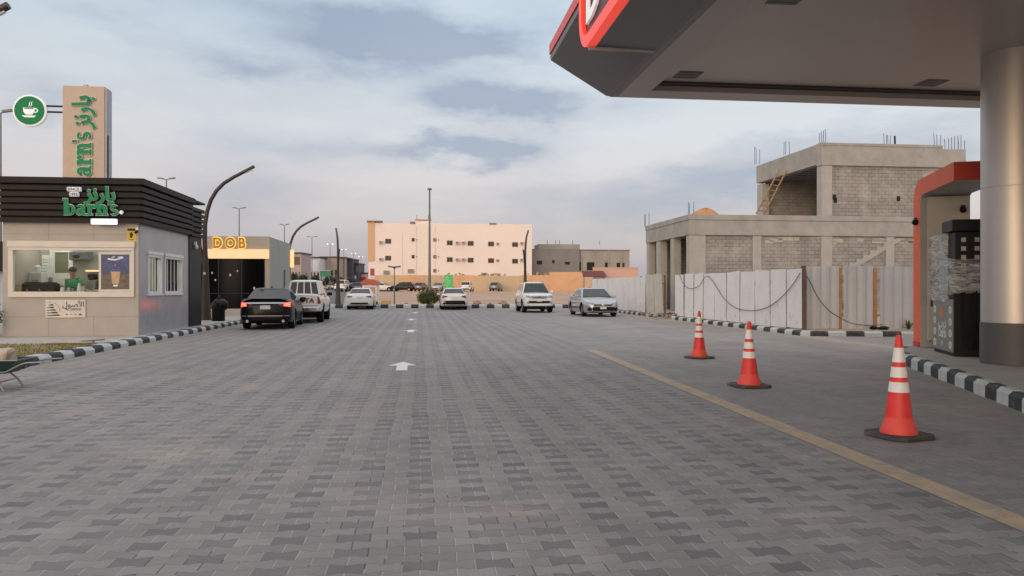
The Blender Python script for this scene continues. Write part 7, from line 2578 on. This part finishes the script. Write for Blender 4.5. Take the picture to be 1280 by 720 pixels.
for k in range(3):
    ringpoly(q, -0.18 + 0.22 * (k % 2), 0.75 + 0.42 * k, 0.2, 0.16, 0.13, 0.10, 0, 300, -0.012, 0.01)
q.build('pale_mark', mat('pale_green', (0.35, 0.65, 0.4), 0.5), t)
for x in (-.45, .45):
    MB().box(x - .03, 0.02, -0.6, x + .03, 0.06, 0.35).build('leg', POLE, t)
# roadside cart with a rounded red roof
cq_ = Vector(((462 - 640) / FPX * 66, 66, tz(66)))
t = thing('vending_cart', 'white vending cart with a rounded orange red roof behind the parked sedan', 'cart', cq_)
b = MB().box(-.62, 0, .25, .62, 1.4, 1.7)
b.build('cart_body', WHT, t, bevel=0.05)
pr_ = [(-.72, 1.72), (.72, 1.72)] + [(.72 * math.cos(R(180 * i / 10)), 1.78 + .42 * math.sin(R(180 * i / 10))) for i in range(11)]
MB().prism(pr_, lambda a, c: (a, -.12, c), lambda a, c: (a, 1.5, c)).build('round_roof', mat('cart_red', (0.42, 0.085, 0.04), 0.5, var=0.15), t, smooth=30)
MB().box(-.5, -.012, .95, .5, 0, 1.5).build('serving_hatch', mat('cart_panel', (0.45, 0.25, 0.2), 0.5), t)
for x in (-.5, .5):
    mxw = Matrix.Translation((x, .6, .25)) @ Matrix.Rotation(PI / 2, 4, 'Y')
    MB().lathe([(.2, -.06), (.25, -.05), (.25, .05), (.2, .06)], 16, mx=mxw).build('wheel', TYRE, t)
for u0, lb, m_, w_, h_ in ((482, 'yellow concrete barrier block on the dirt behind the far kerb', mat('barrier_yellow', (0.46, 0.33, 0.14), 0.8, var=0.15), .85, .42),):
    q0 = Vector(((u0 - 640) / FPX * 64, 64, tz(64)))
    t = thing('barrier_block', lb, 'barrier', q0)
    MB().prism([(-w_ / 2, 0), (w_ / 2, 0), (w_ / 2 * .86, h_), (-w_ / 2 * .86, h_)], lambda a, c: (a, 0, c), lambda a, c: (a, .5, c)).build('block', m_, t, bevel=0.03)
b = MB()
for _ in range(90):
    u_, y_ = random.uniform(470, 735), random.uniform(58, 70)
    s = random.uniform(0.04, 0.16) * (2.0 if random.random() < 0.08 else 1)
    b.ell(((u_ - 640) / FPX * y_, y_, tz(y_) + s * 0.2), (s * 1.3, s, s * 0.7), 6, 4, jit=0.2)
kind(b.build('stones', mat('stone_tan', (0.33, 0.25, 0.20), 0.9, var=0.25)), 'stuff')
# neighbouring shop at the left edge of the view
nb = thing('shop_building', 'grey shop wall with a dark post just left of the kiosk', 'building', pp(-62, 420, 27.0), TH)
MB().box(-3, 0, 0, 1.78, 4, 2.25).build('wall', mat('neighbour_blue', (0.40, 0.45, 0.52), 0.6), nb)
MB().box(-3, -0.3, 2.26, 1.95, 4, 3.3).build('louvre_fascia', SLAT, nb)
MB().box(1.79, -0.02, 0, 1.9, 0.1, 2.25).build('post', BLACK, nb)
